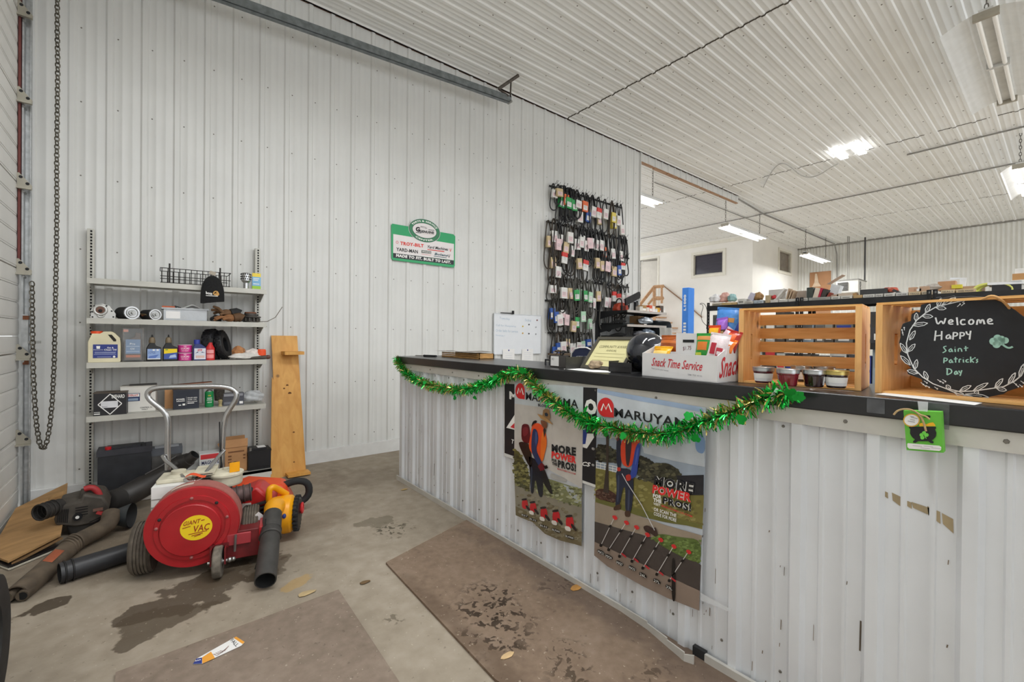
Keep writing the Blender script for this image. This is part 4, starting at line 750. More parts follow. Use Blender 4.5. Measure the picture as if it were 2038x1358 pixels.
# red and orange machines behind
def saw(name, label, c, rz, m1, m2, sc=1.):
    t = thing(name, label, 'chainsaw', tuple(c), rz); g = MB(); k = sc
    g.prism([(-.17 * k, -.06 * k, 0), (.17 * k, -.06 * k, 0), (.19 * k, -.06 * k, .06 * k), (.15 * k, -.06 * k, .15 * k), (.0, -.06 * k, .18 * k), (-.12 * k, -.06 * k, .14 * k), (-.18 * k, -.06 * k, .06 * k)], (0, .13 * k, 0), m1); g.build('engine_cover', t, False, bevel=.018 * k)
    g = MB(); g.tube(smooth([V((.13 * k, 0, .13 * k)), V((.20 * k, 0, .15 * k)), V((.25 * k, 0, .13 * k)), V((.25 * k, 0, .06 * k)), V((.17 * k, 0, .03 * k))]), .016 * k, m2, 10); g.build('rear_handle', t, False)
    g = MB(); g.tube(smooth([V((-.06 * k, -.075 * k, .02 * k)), V((-.07 * k, -.09 * k, .15 * k)), V((-.05 * k, -.05 * k, .25 * k)), V((-.05 * k, .05 * k, .25 * k)), V((-.06 * k, .085 * k, .1 * k))]), .013 * k, MATT, 10); g.build('front_handle', t, False)
    g = MB(); [g.bb(-.08 * k + .03 * k * i, -.065 * k + .03 * k * i, -.065 * k, -.058 * k, .03 * k, .11 * k, MATT) for i in range(6)]; g.build('vents', t, False)
    return t
t = saw('chainsaw', 'orange and black chainsaw lying behind the yellow hand blower', (.53, 3.76, .0), R_(-12), mat('dd4a1c', .4, var=.1), MATT, 1.65)
g = MB(); g.prism([(-.17, .0, .04), (-.17, .0, .10), (-.40, .0, .10), (-.43, .0, .07), (-.40, .0, .04)], (0, .012, 0), STEEL); g.build('guide_bar', t, False); g = MB(); g.tube([(-.10, .02, .14), (-.13, .02, .23), (-.16, 0, .25), (-.2, -.03, .22)], .014, MATT, 8); g.box((-.15, 0, .17), (.10, .10, .05), MATT); g.build('hand_guard', t, False)
rb = thing('red_engine_blower', 'red and black engine blower lying between the wheeled blower and the yellow one', 'blower', (.52, 3.42, 0), R_(-20)); g = MB()
g.prism([(-.12, -.08, .10), (.10, -.08, .08), (.13, -.08, .26), (.03, -.08, .36), (-.08, -.08, .32), (-.14, -.08, .22)], (0, .20, 0), mat('b52321', .4, var=.15)); g.build('cowling', rb, False, bevel=.02)
g = MB(); g.bb(-.10, .10, -.095, .10, .0, .12, MATT); [g.box((.05, -.10, .10 + .03 * i), (.14, .03, .012), MATT, RY(-.25)) for i in range(6)]; g.tube([(-.08, -.10, .05), (-.085, -.13, .2), (-.05, -.12, .30), (.0, -.06, .34)], .018, MATT, 10); g.build('fan_grille', rb, False)
g = MB(); g.bb(-.11, .0, -.085, -.0815, .22, .255, mat('d0cbc2', .5)); g.build('decal', rb, False); g = MB(); g.text('FX 2', (-.07, -.1, .14), (-.0, -.1, .14), (-.07, -.1, .165), WINK); g.build('model_lettering', rb, False); g = MB(); g.bb(-.07, .0, -.098, -.096, .08, .12, RED); g.build('red_badge', rb, False)

# backpack blower lying on its side --------------------------------
BBM = mat('4b453e', .65, var=.35, scale=16); BBD = mat('2c2926', .7, var=.4, scale=18); DT = mat('5d5143', .75, var=.35, scale=12)
bp = thing('backpack_blower', 'dusty black backpack blower lying on cardboard beside the overhead door', 'blower', (-.42, 4.22, 0))
P = lambda px, py, Y=4.15: on(px, py, 1, Y)
g = MB(); pts = [P(x, y) for x, y in ((107, 1035), (115, 1010), (160, 998), (165, 985), (205, 990), (218, 1008), (212, 1030), (190, 1042), (150, 1050), (110, 1047))]; g.prism(pts, (0, .20, .03), BBM)
pts = [P(x, y, 4.16) for x, y in ((130, 1045), (200, 1035), (205, 1050), (180, 1075), (140, 1072))]; g.prism(pts, (0, .18, 0), BBD); g.build('engine_case', bp, bevel=.012)
g = MB(); a, b, c_, d = [P(x, y, 4.14) for x, y in ((112, 1041), (136, 1041), (138, 1014), (115, 1016))]
for i in range(6): t0 = i / 6 + .03; p = a.lerp(b, t0); q = d.lerp(c_, t0); g.prism([p, p + (b - a) * .06, q + (b - a) * .06, q], (0, .01, 0), SLOT)
for i in range(4): p = P(150, 1012 + 5 * i, 4.14); q = P(175, 1008 + 5 * i, 4.14); g.stroke([p, q], .006, (0, -1, 0), SLOT)
for i in range(5): p = P(178, 1056 - 4 * i, 4.14); q = P(200, 1046 - 4 * i, 4.14); g.stroke([p, q], .006, (0, -1, 0), SLOT)
g.build('vents', bp)
g = MB(); p = P(154, 1030, 4.135); g.cyl(p, p + V((0, .02, 0)), .024, BLACK, 18); g.cyl(p + V((.0, -.004, 0)), p, .010, WINK, 12); g.build('knob', bp)
g = MB(); p = P(95, 1015, 4.14); g.tube([p + V((-.035, -.04, .0)), p, p + V((.05, .06, .0))], [.052, .05, .045], BBD, 18, cap=False); [g.torus(p + V((-.03 + .018 * k, -.035 + .02 * k, 0)), .05, .005, BBD, V((.6, .7, 0))) for k in range(4)]; g.build('intake_duct', bp)
g = MB(); pts = [P(x, y, 4.2) for x, y in ((163, 1002), (164, 985), (168, 974), (182, 970), (193, 976), (199, 990), (200, 1002))]; g.tube(smooth(pts[:3], 1), .017, BBM, 10); g.build('handle', bp); g = MB(); g.tube(smooth(pts[2:], 1), .02, mat('a5282c', .5), 10); g.build('red_grip', bp)
g = MB(); p = P(203, 1022, 4.13); g.box(p, (.06, .02, .02), mat('b33a3a', .5), RY(.5)); g.box(p + V((-.02, 0, .03)), (.05, .02, .015), mat('7b5a4e', .6)); g.build('choke_lever', bp)
E1, E2, E3, E4 = on(222, 1022, 2, .13), on(217, 1045, 2, .08), on(185, 1062, 2, .065), on(150, 1080, 2, .06)
g = MB(); g.tube(smooth([E1, E2, E3, E4]), [.05] * len(smooth([E1, E2, E3, E4])), DT, 18); [g.torus(E4.lerp(on(135, 1092, 2, .06), k / 3), .052, .006, DT, (E4 - E3)) for k in range(4)]; g.build('elbow_pipe', bp)
F1, F2, F3 = on(140, 1088, 2, .058), on(85, 1140, 2, .052), on(32, 1186, 2, .035)
g = MB(); tubes(g, [F3, F2, F1], [.05, .052, .05], DT, wall=.006); g.build('blower_tube', bp)
g = MB(); d = (F3 - F2).normalized(); s = V((d.y, -d.x, 0)); [g.cyl(F3 + d * .012 + s * o_ + V((0, 0, .0)), F3 - d * .18 + s * o_ * .4, .026, DT, 14, .03) for o_ in (-.03, .03)]; [g.cyl(F3 + d * .013 + s * o_, F3 + d * .006 + s * o_, .02, SLOT, 14) for o_ in (-.03, .03)]; g.build('split_nozzle', bp)
g = MB(); m_ = on(98, 1120, 2, .105); ORD_ = mat('a3583a', .6, var=.2); g.grid(lambda u, v: F2.lerp(F1, .1 + .45 * u) + V((.028 - .04 * v, -.03 + .02 * v, .044 + .012 * v)), 3, 2, ORD_); g.build('orange_decal', bp)
# bellows hose and long cone
hs_ = thing('vacuum_tube', 'wide black vacuum tube with a ribbed bellows lying behind the wheeled blower', 'tube', (0.0, 4.4, 0)); HM = mat('302d2b', .5, var=.3, scale=12)
q0, q1, q2, q3 = on(214, 1000, 1, 4.32), on(243, 992, 1, 4.42), on(290, 966, 1, 4.5), on(352, 922, 1, 4.6)
g = MB(); k_ = 9; bl = [q0.lerp(q1, i / (2 * k_)) for i in range(2 * k_ + 1)]; g.tube(bl, [.062 + (.012 if i % 2 else -.002) + .01 * i / 18 for i in range(2 * k_ + 1)], HM, 22); g.build('bellows', hs_)
g = MB(); g.tube([q1, q1.lerp(q2, .2), q2, q3], [.078, .085, .085, .02], HM, 22); g.build('cone', hs_); g = MB(); g.tube([on(288, 945, 1, 4.42), on(320, 928, 1, 4.46), on(350, 908, 1, 4.5)], [.006, .010, .012], HM, 8); g.build('seam', hs_)
t = thing('elbow_nozzle', 'black bent blower nozzle lying on the bottom deck behind the chrome handle', 'nozzle', tuple(on(365, 925, 1, 4.68))); g = MB(); n0, n1, n2, n3 = on(338, 932, 1, 4.66), on(362, 922, 1, 4.66), on(377, 914, 1, 4.62), on(388, 905, 1, 4.60); g.tube([n0, n1, n2], [.055, .07, .055], HM, 20); g.build('body', t); g = MB(); tubes(g, [n3, n2, n1], [.042, .046, .05], HM); g.build('neck', t)
t = thing('flare_nozzle', 'grey black flared nozzle lying open end to the right of the backpack blower', 'nozzle', tuple(on(240, 1030, 2, .07))); g = MB(); a, b = on(262, 1026, 2, .09), on(222, 1030, 2, .09); g.tube([a, a.lerp(b, .35), b], [.085, .07, .045], mat('3c4042', .5, var=.3), 20, flat=1., cap=False); g.tube([a, a.lerp(b, .35), b], [.080, .065, .04], MATT, 20, cap=False); g.build('flare', t)
g = MB(); a, b = on(118, 1142, 2, .055), on(285, 1090, 2, .06); tubes(g, [a, a.lerp(b, .3), b], [.055, .054, .054], mat('2b2b2e', .45, var=.25)); d = (b - a).normalized(); [g.torus(a + d * s, .057, .004, BLACK, d) for s in (.02, .05)]; solo(g, 'blower_pipe', 'straight black plastic pipe lying on the concrete in front of the backpack blower', 'pipe')
# flattened cardboard in the corner
CB = mat('a98457', .9, var=.22, scale=5, stretch=(1, 4, 1)); g = MB()
cpts = [(-.775, 4.02), (-.66, 3.80), (-.47, 4.0), (-.50, 4.45), (-.55, 5.0), (-.79, 4.75)]
def ch_(x, y): return .02 + .10 * max(0, min(1, (y - 3.8) / 1.2)) + .03 * sin(9 * x)
g.prism([V((x, y, ch_(x, y))) for x, y in cpts], (0, 0, .012), CB); g.prism([V((x * .98, y, ch_(x, y) - .02)) for x, y in cpts[:3]] + [V((-.6, 4.3, .01))], (0, 0, .008), mat('8d6d48', .9, var=.2)); solo(g, 'cardboard_sheet', 'flattened brown cardboard lying in the corner by the overhead door', 'cardboard')
g = MB(); g.prism([(-.78, 3.98, .008), (-.655, 3.77, .008), (-.45, 3.97, .008), (-.47, 4.0, .008), (-.64, 3.83, .008), (-.76, 4.02, .008)], (0, 0, .01), mat('1e1d1f', .3)); g.prism([(-.775, 3.965, .004), (-.65, 3.75, .004), (-.445, 3.95, .004), (-.45, 3.965, .004), (-.645, 3.77, .004)], (0, 0, .006), mat('c4beb0', .6)); solo(g, 'box_lid', 'black and white glossy box edge under the flattened cardboard', 'cardboard')
g = MB(); pp = [on(x, y, 1, 4.55) for x, y in ((95, 1000), (104, 992), (118, 988), (126, 984), (132, 992), (120, 1000), (108, 1004))]; g.prism(pp, (0, .02, .02), mat('9c7a50', .9, var=.3)); solo(g, 'torn_cardboard', 'torn cardboard strip standing against the base of the back wall', 'cardboard')
g = MB(); [g.tube([on(262, 1026, 1, 4.66) + V((0, 0, o_)), on(330, 1008, 1, 4.68) + V((0, 0, o_))], .02, mat('c9c2b2', .6, var=.3), 10) for o_ in (0,)]; solo(g, 'white_pipe', 'short dirty white pipe lying in front of the shelf kick plate', 'pipe')
# flyer, leaves, tyre at the frame edge
fy = thing('flyer', 'white paper bookmark flyer with an orange end lying on the floor mat', 'flyer', (.22, 2.26, .014)); g = MB(); FL = lambda x, y: on(x, y, 2, .0155)
g.prism([FL(*p) for p in ((384, 1323), (391, 1312), (470, 1268), (487, 1279), (480, 1286), (402, 1322))], (0, 0, .001), PAPER); g.build('paper', fy); g = MB(); o_ = (0, 0, .0016)
g.poly([FL(*p) for p in ((384, 1323), (391, 1312), (402, 1310), (402, 1322))], BLUEINK, o_); g.poly([FL(*p) for p in ((402, 1310), (420, 1298), (428, 1311), (403, 1322))], mat('e8a03a', .6), o_); g.poly([FL(*p) for p in ((465, 1271), (470, 1268), (487, 1279), (483, 1283))], mat('e8a03a', .6), o_); o2 = (0, 0, .002); g.text('FALL', FL(458, 1277), FL(470, 1289), FL(464, 1272), INK, o2); [g.stroke([FL(425 + 4 * i, 1303 - 2 * i), FL(432 + 5 * i, 1306 - 3 * i), FL(446 + 3 * i, 1296 - 3 * i)], .004, (0, 0, 1), mat('a58f88', .6), o2) for i in range(4)]; [g.poly([FL(388 + 4 * i, 1318 - i), FL(390 + 4 * i, 1315 - i), FL(392 + 4 * i, 1317 - i)], WINK, o2) for i in range(3)]; g.build('print', fy)
for i, (x, y, lab, c) in enumerate(((610, 1182, 'pale round spill of dry paint between the two mats', 'b7a077'), (1148, 1170, 'small orange leaf at the foot of the counter panel', 'b98745'), (1010, 1306, 'small pale leaf scrap on the brown mat', 'd0b184'), (727, 1160, 'brown curled leaf on the concrete left of the brown mat', '6e5638'), (805, 975, 'tan wood chip on the floor near the counter end', 'b99a63'))):
    p = on(x, y, 2, .014 if 1000 < x < 1160 else .002); g = MB(); rnd = random.Random(i); s = .028 if i < 2 else .02
    g.prism([p + V((cos(k * pi / 5) * s * (1 + .4 * rnd.random()) * 1.3, sin(k * pi / 5) * s * (.6 + .3 * rnd.random()), .004 * rnd.random())) for k in range(10)], (0, 0, .002), mat(c, .8, var=.25)); solo(g, 'paint_spot' if i == 0 else 'leaf_scrap', lab, 'debris')
t = tyre('mower_tyre', 'black mower tyre just inside the left edge of the photo', (-.527, 2.345, .25), .25, .2, (1, .04, 0), mat('6b6b68', .5), .5)
# ------------------------------------------------------------------ the counter
ct = thing('service_counter', 'long service counter clad in white ribbed metal with a black top', 'counter', (2.05, 1.4, 0))
YE, Y0 = 3.98, -1.2
g = MB(); sheet(g, ag_profile(Y0, YE, .606, .2195, .019, .0045), lambda s, h, t: (CX - h, s, t), .0, 1.12, COUNTM, True); g.bb(CX + .002, CX + .03, Y0, YE, 0, 1.12, WHITE); g.bb(CX, 2.36, YE - .02, YE, 0, 1.11, WALLM)
y = .606 + .05
while y < YE:
    for z in (.12, 1.035): screw(g, (CX, y, z), (-1, 0, 0), .0045)
    y += .2195
for y, z, a, b in ((.33, .855, .012, .02), (.305, .85, .01, .012), (.275, .845, .02, .014), (.245, .835, .014, .022), (.215, .82, .012, .026), (.36, .865, .008, .012)):   # worn paint
    g.prism([(CX - .001, y + a, z + b), (CX - .001, y - a, z + b * .6), (CX - .001, y - a * 1.1, z - b), (CX - .001, y + a * .8, z - b * .2)], (-.0008, 0, 0), mat('9a8a6c', .7, var=.3))
for y, z, l in ((.42, .33, .10), (.415, .22, .07), (.18, .36, .09), (.21, .26, .05), (.24, .2, .03), (.09, .3, .06), (1.9, .3, .05), (2.9, .35, .08), (3.3, .2, .1), (3.55, .5, .05), (3.7, .8, .02)):
    g.prism([(CX - .001, y, z), (CX - .001, y - .004, z), (CX - .001, y - .006, z + l), (CX - .001, y - .001, z + l)], (-.0008, 0, 0), mat('55493c', .8, var=.4))
rs = random.Random(77)
for _ in range(90):                                   # scuffs and drips on the flats of the sheet
    k = rs.randint(-2, 14); yy = .606 + .2195 * k + rs.uniform(.04, .18); zz = .04 + .7 * rs.random() ** 1.8; l = rs.uniform(.004, .016) if rs.random() < .75 else rs.uniform(.02, .06); w_ = rs.uniform(.001, .003)
    if yy > YE - .03: continue
    g.prism([(CX - .0048, yy, zz), (CX - .0048, yy - w_, zz), (CX - .0048, yy - w_ * 1.6, zz + l), (CX - .0048, yy - w_ * .5, zz + l * 1.1)], (-.0006, 0, 0), mat('77695a', .8, var=.4))
g.build('front_panel', ct)
g = MB(); TRM = mat('c9c7c1', .45, metal=.2, var=.08); g.bb(1.797, 1.802, Y0, YE, 1.055, 1.112, TRM)
y = .1
while y < YE: screw(g, (1.797, y, 1.085), (-1, 0, 0), .005); y += .36
g.build('top_trim', ct)
g = MB(); g.bb(1.79, 1.80, 1.36, YE, .0, .042, TRM); pp = [(1.79, 1.36), (1.775, 1.2), (1.745, 1.08), (1.722, .985), (1.735, .95)]
for (a, b), (c, d) in zip(pp[:-1], pp[1:]): g.prism([(a, b, .0), (c, d, .0), (c, d, .05), (a, b, .042)], (.006, 0, 0), TRM)
g.bb(1.785, 1.80, Y0, .93, .0, .045, TRM); g.bb(1.79, 1.81, .93, .985, .01, .05, MATT); g.build('base_trim', ct)
g = MB(); TOPM = mat('1d1d1f', .28, var=.2, spec=.5); g.bb(1.785, 2.36, Y0, YE + .02, 1.112, CT, TOPM); g.build('countertop', ct, bevel=.004)
for (a, b, z0, z1), lab in (((.40, .355, 1.125, 1.17), 'strip of clear tape on the counter edge left of the green gift bag'), ((.275, .21, 1.10, 1.173), 'wide scuffed clear tape on the counter edge right of the green gift bag')): g = MB(); g.bb(1.7815, 1.784, b, a, z0, z1, mat('74767a', .15, var=.3, alpha=.35, bump=.6, scale=30)); solo(g, 'clear_tape', lab, 'tape')

# counter top things ------------------------------------------------
OAK = wood('ecb872', 'd59c55', 3.5, (2, 14, 14)); OAKV = wood('ecba78', 'd6a060', 3.5, (14, 14, 2))
def crate(label, A, rz, w):
    t = thing('wooden_crate', label, 'crate', (A[0], A[1], CT + .001), rz); d, h, th = .235, .303, .019
    for i, x0 in enumerate((0, w - th)):
        g = MB(); a, b, z0, z1 = .095, .122, .095, .205
        g.bb(x0, x0 + th, 0, a, 0, h, OAKV); g.bb(x0, x0 + th, b, d, 0, h, OAKV); g.bb(x0, x0 + th, a, b, 0, z0, OAKV); g.bb(x0, x0 + th, a, b, z1, h, OAKV)
        for zc, sg in ((z0, 1), (z1, -1)):            # rounded slot ends
            g.prism([(x0, a, zc), (x0, a, zc + sg * .014), (x0, a + .004, zc + sg * .004)], (th, 0, 0), OAKV); g.prism([(x0, b, zc), (x0, b - .004, zc + sg * .004), (x0, b, zc + sg * .014)], (th, 0, 0), OAKV)
        g.build('end_panel', t, False)
    for k in range(5): g = MB(); z = .004 + k * .0605; g.bb(.0, w, d, d + .008, z, z + (.047 if k else .05), OAK); g.build('back_slat', t, False)
    for k in range(3):
        for z in (-.0, h): g = MB(); y = .004 + k * .078; g.bb(0, w, y, y + .062, z if z == 0 else h, .008 if z == 0 else h + .008, OAK); g.build('top_slat' if z else 'bottom_slat', t, False)
    return t
crate('open front wooden crate with jam jars standing on the black counter', (1.915, .865), R_(-83), .41)
crate('wooden crate at the right frame edge behind the round chalkboard sign', (1.945, .415), R_(-99), .43)
def jar(label, px, py, jam, lid, lab):
    p = on(px, py, 2, CT + .012); t = thing('jam_jar', label, 'jar', tuple(p), 0, 'jam jars in the open crate'); g = MB(); r = .036
    g.lathe(p, [(.026, 0), (.029, .004), (.034, .040), (.036, .043), (.036, .047), (.034, .05)], mat(jam, .08, var=.25, scale=40, coat=1), 26); g.build('glass', t)
    g = MB(); g.lathe(p + V((0, 0, .047)), [(.0375, 0), (.0375, .011), (.0385, .012), (.0385, .014), (.036, .0155), (.034, .0145), (0, .0145)], lid, 30); g.build('lid', t)
    g = MB(); an = math.atan2(-p.y, -p.x); a0, a1 = lab
    def f(u, v): a = an + (a0 + (a1 - a0) * u); rr = .0298 + (.034 - .0298) * v * .85 + .0005; return (p.x + cos(a) * rr, p.y + sin(a) * rr, p.z + .008 + .03 * v)
    g.grid(f, 14, 2, PAPER)
    if a1 - a0 > 1:
        for v in (.12, .28): g.grid(lambda u, w_: (V(f(.15 + .7 * u, v + .06 * w_)) - V(p)) * 1.0 + V((cos(an) * .0004, sin(an) * .0004, 0)) + V(p), 8, 1, mat('c4c4cc', .6))
    g.build('label', t)
LIDS = mat('b9bcbd', .28, metal=.9, var=.12); LIDG = mat('c3b06a', .3, metal=.9, var=.1)
jar('jam jar with white label and silver lid, leftmost of the front row', 1519, 762, '5a2026', LIDS, (-1.5, 1.5))
jar('red berry jam jar with a thin pale band, second of the front row', 1568, 768, '7c1f2c', LIDS, (-1.9, -1.5))
jar('dark jam jar with its white label turned to the left', 1620, 770, '2c1416', LIDS, (1.0, 2.2))
jar('jam jar with white label and gold lid, rightmost of the front row', 1664, 772, '3a2a28', LIDG, (-1.5, 1.5))
jar('jam jar hidden behind the second and third jars', 1594, 758, '2a2436', LIDS, (-1.2, 1.2))
jar('jam jar at the back behind the gold lidded one', 1640, 760, '3a1a1c', LIDS, (-1.2, 1.2))

# round chalkboard sign
def onS(px, py, o=0.):
    d = _f + _r * ((px - 1019) / F_PX) - _u * ((py - 679) / F_PX); nn = V((1, 0, .2)); P0 = V((1.985 - o, 0, 1.19)); return EYE + d * ((P0 - EYE).dot(nn) / d.dot(nn))
K = lambda x, y: (1440 + x / 3.408, 560 + y / 3.408)
ck = thing('chalkboard_sign', 'oval black chalkboard sign with white leaf wreath leaning in the right crate', 'sign', tuple(onS(1920, 790)))
CHB = mat('24262b', .7, var=.15, scale=30); g = MB()
out = [(1200, 330), (1215, 290), (1270, 270), (1275, 225), (1305, 205), (1330, 215), (1340, 160), (1385, 150), (1400, 155), (1440, 112), (1470, 108), (1480, 118), (1560, 100), (1575, 108), (1680, 103), (1800, 112), (1900, 150), (1980, 200), (2060, 262), (2120, 340), (2165, 430), (2165, 540), (2120, 620), (2070, 680), (2010, 720), (1930, 745), (1900, 765), (1800, 785), (1700, 788), (1600, 765), (1520, 755), (1440, 740), (1350, 700), (1345, 665), (1250, 630), (1245, 600), (1275, 590), (1215, 540), (1195, 490), (1210, 460), (1190, 420), (1200, 380)]
g.prism([onS(*K(*p)) for p in out], (.008, 0, .0016), CHB); g.build('board', ck)
g = MB(); NS = V((-1, 0, -.2)); CHW = mat('e9edf0', .7, var=.06); MINT = mat('a9d6c8', .7, var=.05); S = lambda pts: [onS(*K(*p), .0015) for p in pts]
def tS(s, a, b, c, m=CHW, bold=-.0): g.text(s, *S([a, b, c]), m, bold=bold)
def letters(strokes, w=.0045, m=CHW):
    for st in strokes: g.stroke(smooth(S(st)) if len(st) > 2 else S(st), w * .72, NS, m)
# handwriting, one stroke after another
letters([[(1438, 246), (1452, 300), (1478, 262), (1492, 298), (1506, 250)], [(1528, 280), (1560, 274), (1545, 258), (1526, 270), (1530, 292), (1558, 290)], [(1582, 245), (1588, 298)], [(1640, 262), (1615, 260), (1606, 280), (1618, 296), (1642, 290)], [(1680, 258), (1662, 272), (1668, 293), (1692, 290), (1698, 268), (1680, 258)], [(1718, 296), (1722, 262), (1738, 262), (1742, 292), (1748, 264), (1762, 260), (1770, 292)], [(1790, 276), (1826, 268), (1808, 252), (1790, 264), (1796, 290), (1830, 288)]], .0055)
letters([[(1440, 335), (1432, 404)], [(1480, 338), (1478, 398)], [(1436, 372), (1480, 366)], [(1535, 362), (1512, 368), (1510, 390), (1532, 388), (1538, 362), (1542, 392)], [(1560, 346), (1556, 396)], [(1558, 348), (1588, 350), (1584, 370), (1560, 374)], [(1606, 346), (1604, 392)], [(1606, 348), (1634, 350), (1630, 370), (1606, 372)], [(1646, 340), (1652, 362), (1676, 360)], [(1676, 336), (1668, 396)]], .0052)
letters([[(1512, 440), (1490, 446), (1500, 460), (1512, 472), (1486, 486)], [(1546, 456), (1528, 466), (1532, 480), (1548, 474), (1546, 456), (1554, 480)], [(1570, 458), (1572, 480)], [(1569, 446), (1571, 449)], [(1592, 478), (1592, 456), (1612, 456), (1616, 478)], [(1642, 440), (1644, 474)], [(1630, 456), (1660, 452)]], .0042, MINT)
letters([[(1496, 520), (1494, 556)], [(1494, 520), (1520, 524), (1514, 540), (1496, 542)], [(1546, 530), (1530, 540), (1534, 554), (1548, 550), (1547, 532), (1556, 554)], [(1574, 514), (1574, 552)], [(1562, 528), (1588, 526)], [(1598, 552), (1598, 528), (1612, 530)], [(1626, 530), (1628, 552)], [(1626, 519), (1627, 521)], [(1662, 530), (1644, 534), (1646, 550), (1664, 548)], [(1676, 512), (1676, 552)], [(1698, 524), (1678, 536), (1698, 552)], [(1706, 516), (1704, 524)], [(1726, 528), (1714, 534), (1726, 544), (1712, 554)]], .0042, MINT)
letters([[(1518, 590), (1516, 636)], [(1510, 592), (1544, 596), (1550, 620), (1516, 636)], [(1582, 608), (1566, 618), (1568, 634), (1584, 628), (1582, 608), (1590, 632)], [(1596, 606), (1602, 622), (1614, 618)], [(1616, 604), (1604, 642)]], .0045, MINT)
for cx, cy, r in ((1832, 408, 30), (1858, 386, 28), (1885, 392, 26), (1910, 402, 26), (1852, 430, 28), (1880, 410, 30)): g.add(S([(cx + r * cos(k * pi / 9), cy + r * .85 * sin(k * pi / 9)) for k in range(18)]), [tuple(range(18))], MINT)
letters([[(1880, 415), (1905, 440), (1935, 455), (1962, 444)]], .007, MINT)
def leaf(x0, y0, x1, y1, w=13):
    dx, dy = x1 - x0, y1 - y0; L = math.hypot(dx, dy); nx, ny = -dy / L * w, dx / L * w
    a = [(x0, y0), (x0 + dx * .35 + nx, y0 + dy * .35 + ny), (x0 + dx * .75 + nx * .8, y0 + dy * .75 + ny * .8), (x1, y1)]; b = [(x0, y0), (x0 + dx * .35 - nx, y0 + dy * .35 - ny), (x0 + dx * .75 - nx * .8, y0 + dy * .75 - ny * .8), (x1, y1)]
    g.stroke(S(a), .0022, NS, CHW); g.stroke(S(b), .0022, NS, CHW); g.stroke(S([(x0, y0), (x0 + dx * .7, y0 + dy * .7)]), .0014, NS, CHW)
for st in ([(1640, 128), (1540, 150), (1440, 175), (1370, 215), (1310, 265), (1265, 330), (1240, 420), (1250, 500), (1290, 590), (1350, 650), (1420, 695)], [(1420, 695), (1500, 725), (1600, 748), (1700, 745), (1800, 730), (1900, 715), (1970, 680), (2020, 640), (2038, 600)], [(1500, 725), (1580, 760), (1680, 780)]): g.stroke(S(st), .0030, NS, CHW)
for l in ((1480, 160, 1575, 112), (1450, 172, 1475, 118), (1440, 178, 1510, 185), (1370, 215, 1400, 155), (1345, 235, 1420, 240), (1305, 272, 1308, 215), (1280, 300, 1385, 285), (1262, 400, 1300, 335), (1250, 480, 1300, 425), (1243, 490, 1198, 420), (1268, 570, 1200, 505), (1296, 600, 1312, 530), (1320, 625, 1245, 605), (1385, 670, 1360, 610), (1600, 745, 1680, 708), (1690, 745, 1795, 690), (1700, 745, 1730, 760), (1840, 722, 1895, 660), (1850, 725, 1920, 740), (1930, 702, 1980, 620), (2005, 655, 2038, 560), (1560, 750, 1640, 778), (1640, 765, 1800, 788), (1540, 735, 1510, 705)): leaf(*l)
for x, y in ((1640, 128), (1632, 150), (1600, 125), (1605, 155), (1210, 330), (1225, 315), (1215, 350), (1355, 700), (1372, 712), (1395, 720), (1380, 690), (1470, 680), (1490, 690), (1505, 680), (1450, 730), (1985, 700), (2000, 715), (2025, 715), (2035, 690)):
    g.add(S([(x + 6 * cos(k), y + 6 * sin(k)) for k in range(6)]), [tuple(range(6))], CHW)
    g.stroke(S([(x, y), (x * .85 + 1240 * .15 if x < 1420 else x - 20, y + (18 if y < 400 else -14))]), .0018, NS, CHW)
g.build('chalk_drawing', ck)
g = MB(); g.tube(smooth([onS(1955, 596, .02), onS(1975, 587, .03), onS(1995, 598, .03), onS(2008, 612, .0), onS(2012, 620, -.01)]), .0035, mat('c79a63', .85, var=.25), 8); g.build('hanging_cord', ck)

# papers on the counter
def flat(name, label, pts, z, m, h=.0012, cat='paper', prints=None):
    g = MB(); g.prism([on(x, y, 2, z) for x, y in pts], (0, 0, h), m); o = solo(g, name, label, cat); return o
flat('paper_sheet', 'white paper taped flat to the counter in front of the right crate', [(1742, 785), (1770, 782), (1955, 803), (1940, 807)], CT + .0012, PAPER)
flat('paper_sheet', 'white sheet lying under the brown rock', [(1122, 735), (1160, 730), (1222, 736), (1214, 742), (1180, 741)], CT + .0012, PAPER)
# snack box
sb = thing('snack_box', 'white cardboard honour snack box with red script lettering full of snack packets', 'box', (1.852, 1.295, CT + .001), R_(-98.5)); CB_W = mat('dcdcdd', .6, var=.04); w, d, h = .405, .20, .112
g = MB(); g.bb(0, w, 0, .004, 0, h, CB_W); g.bb(0, w, d - .004, d, 0, .16, CB_W); g.prism([(0, .004, 0), (0, d - .004, 0), (0, d - .004, .19), (0, .004, h)], (.004, 0, 0), CB_W); g.prism([(w - .004, .004, 0), (w - .004, d - .004, 0), (w - .004, d - .004, .21), (w - .004, .004, h)], (.004, 0, 0), CB_W); g.bb(0, w, 0, d, 0, .004, CB_W); g.build('carton', sb, False)
g = MB(); g.prism([(.125, .09, .0), (.26, .09, 0), (.26, .09, .205), (.125, .09, .21)], (0, .004, 0), CB_W); g.prism([(.26, .09, 0), (.335, .12, 0), (.335, .12, .19), (.26, .09, .205)], (0, .004, 0), CB_W); g.bb(.165, .225, .088, .0899, .165, .178, INK); g.text('$1.75', (.165, .0892, .125), (.21, .0892, .13), (.165, .0892, .145), mat('6a3038', .6)); g.build('divider', sb, False)
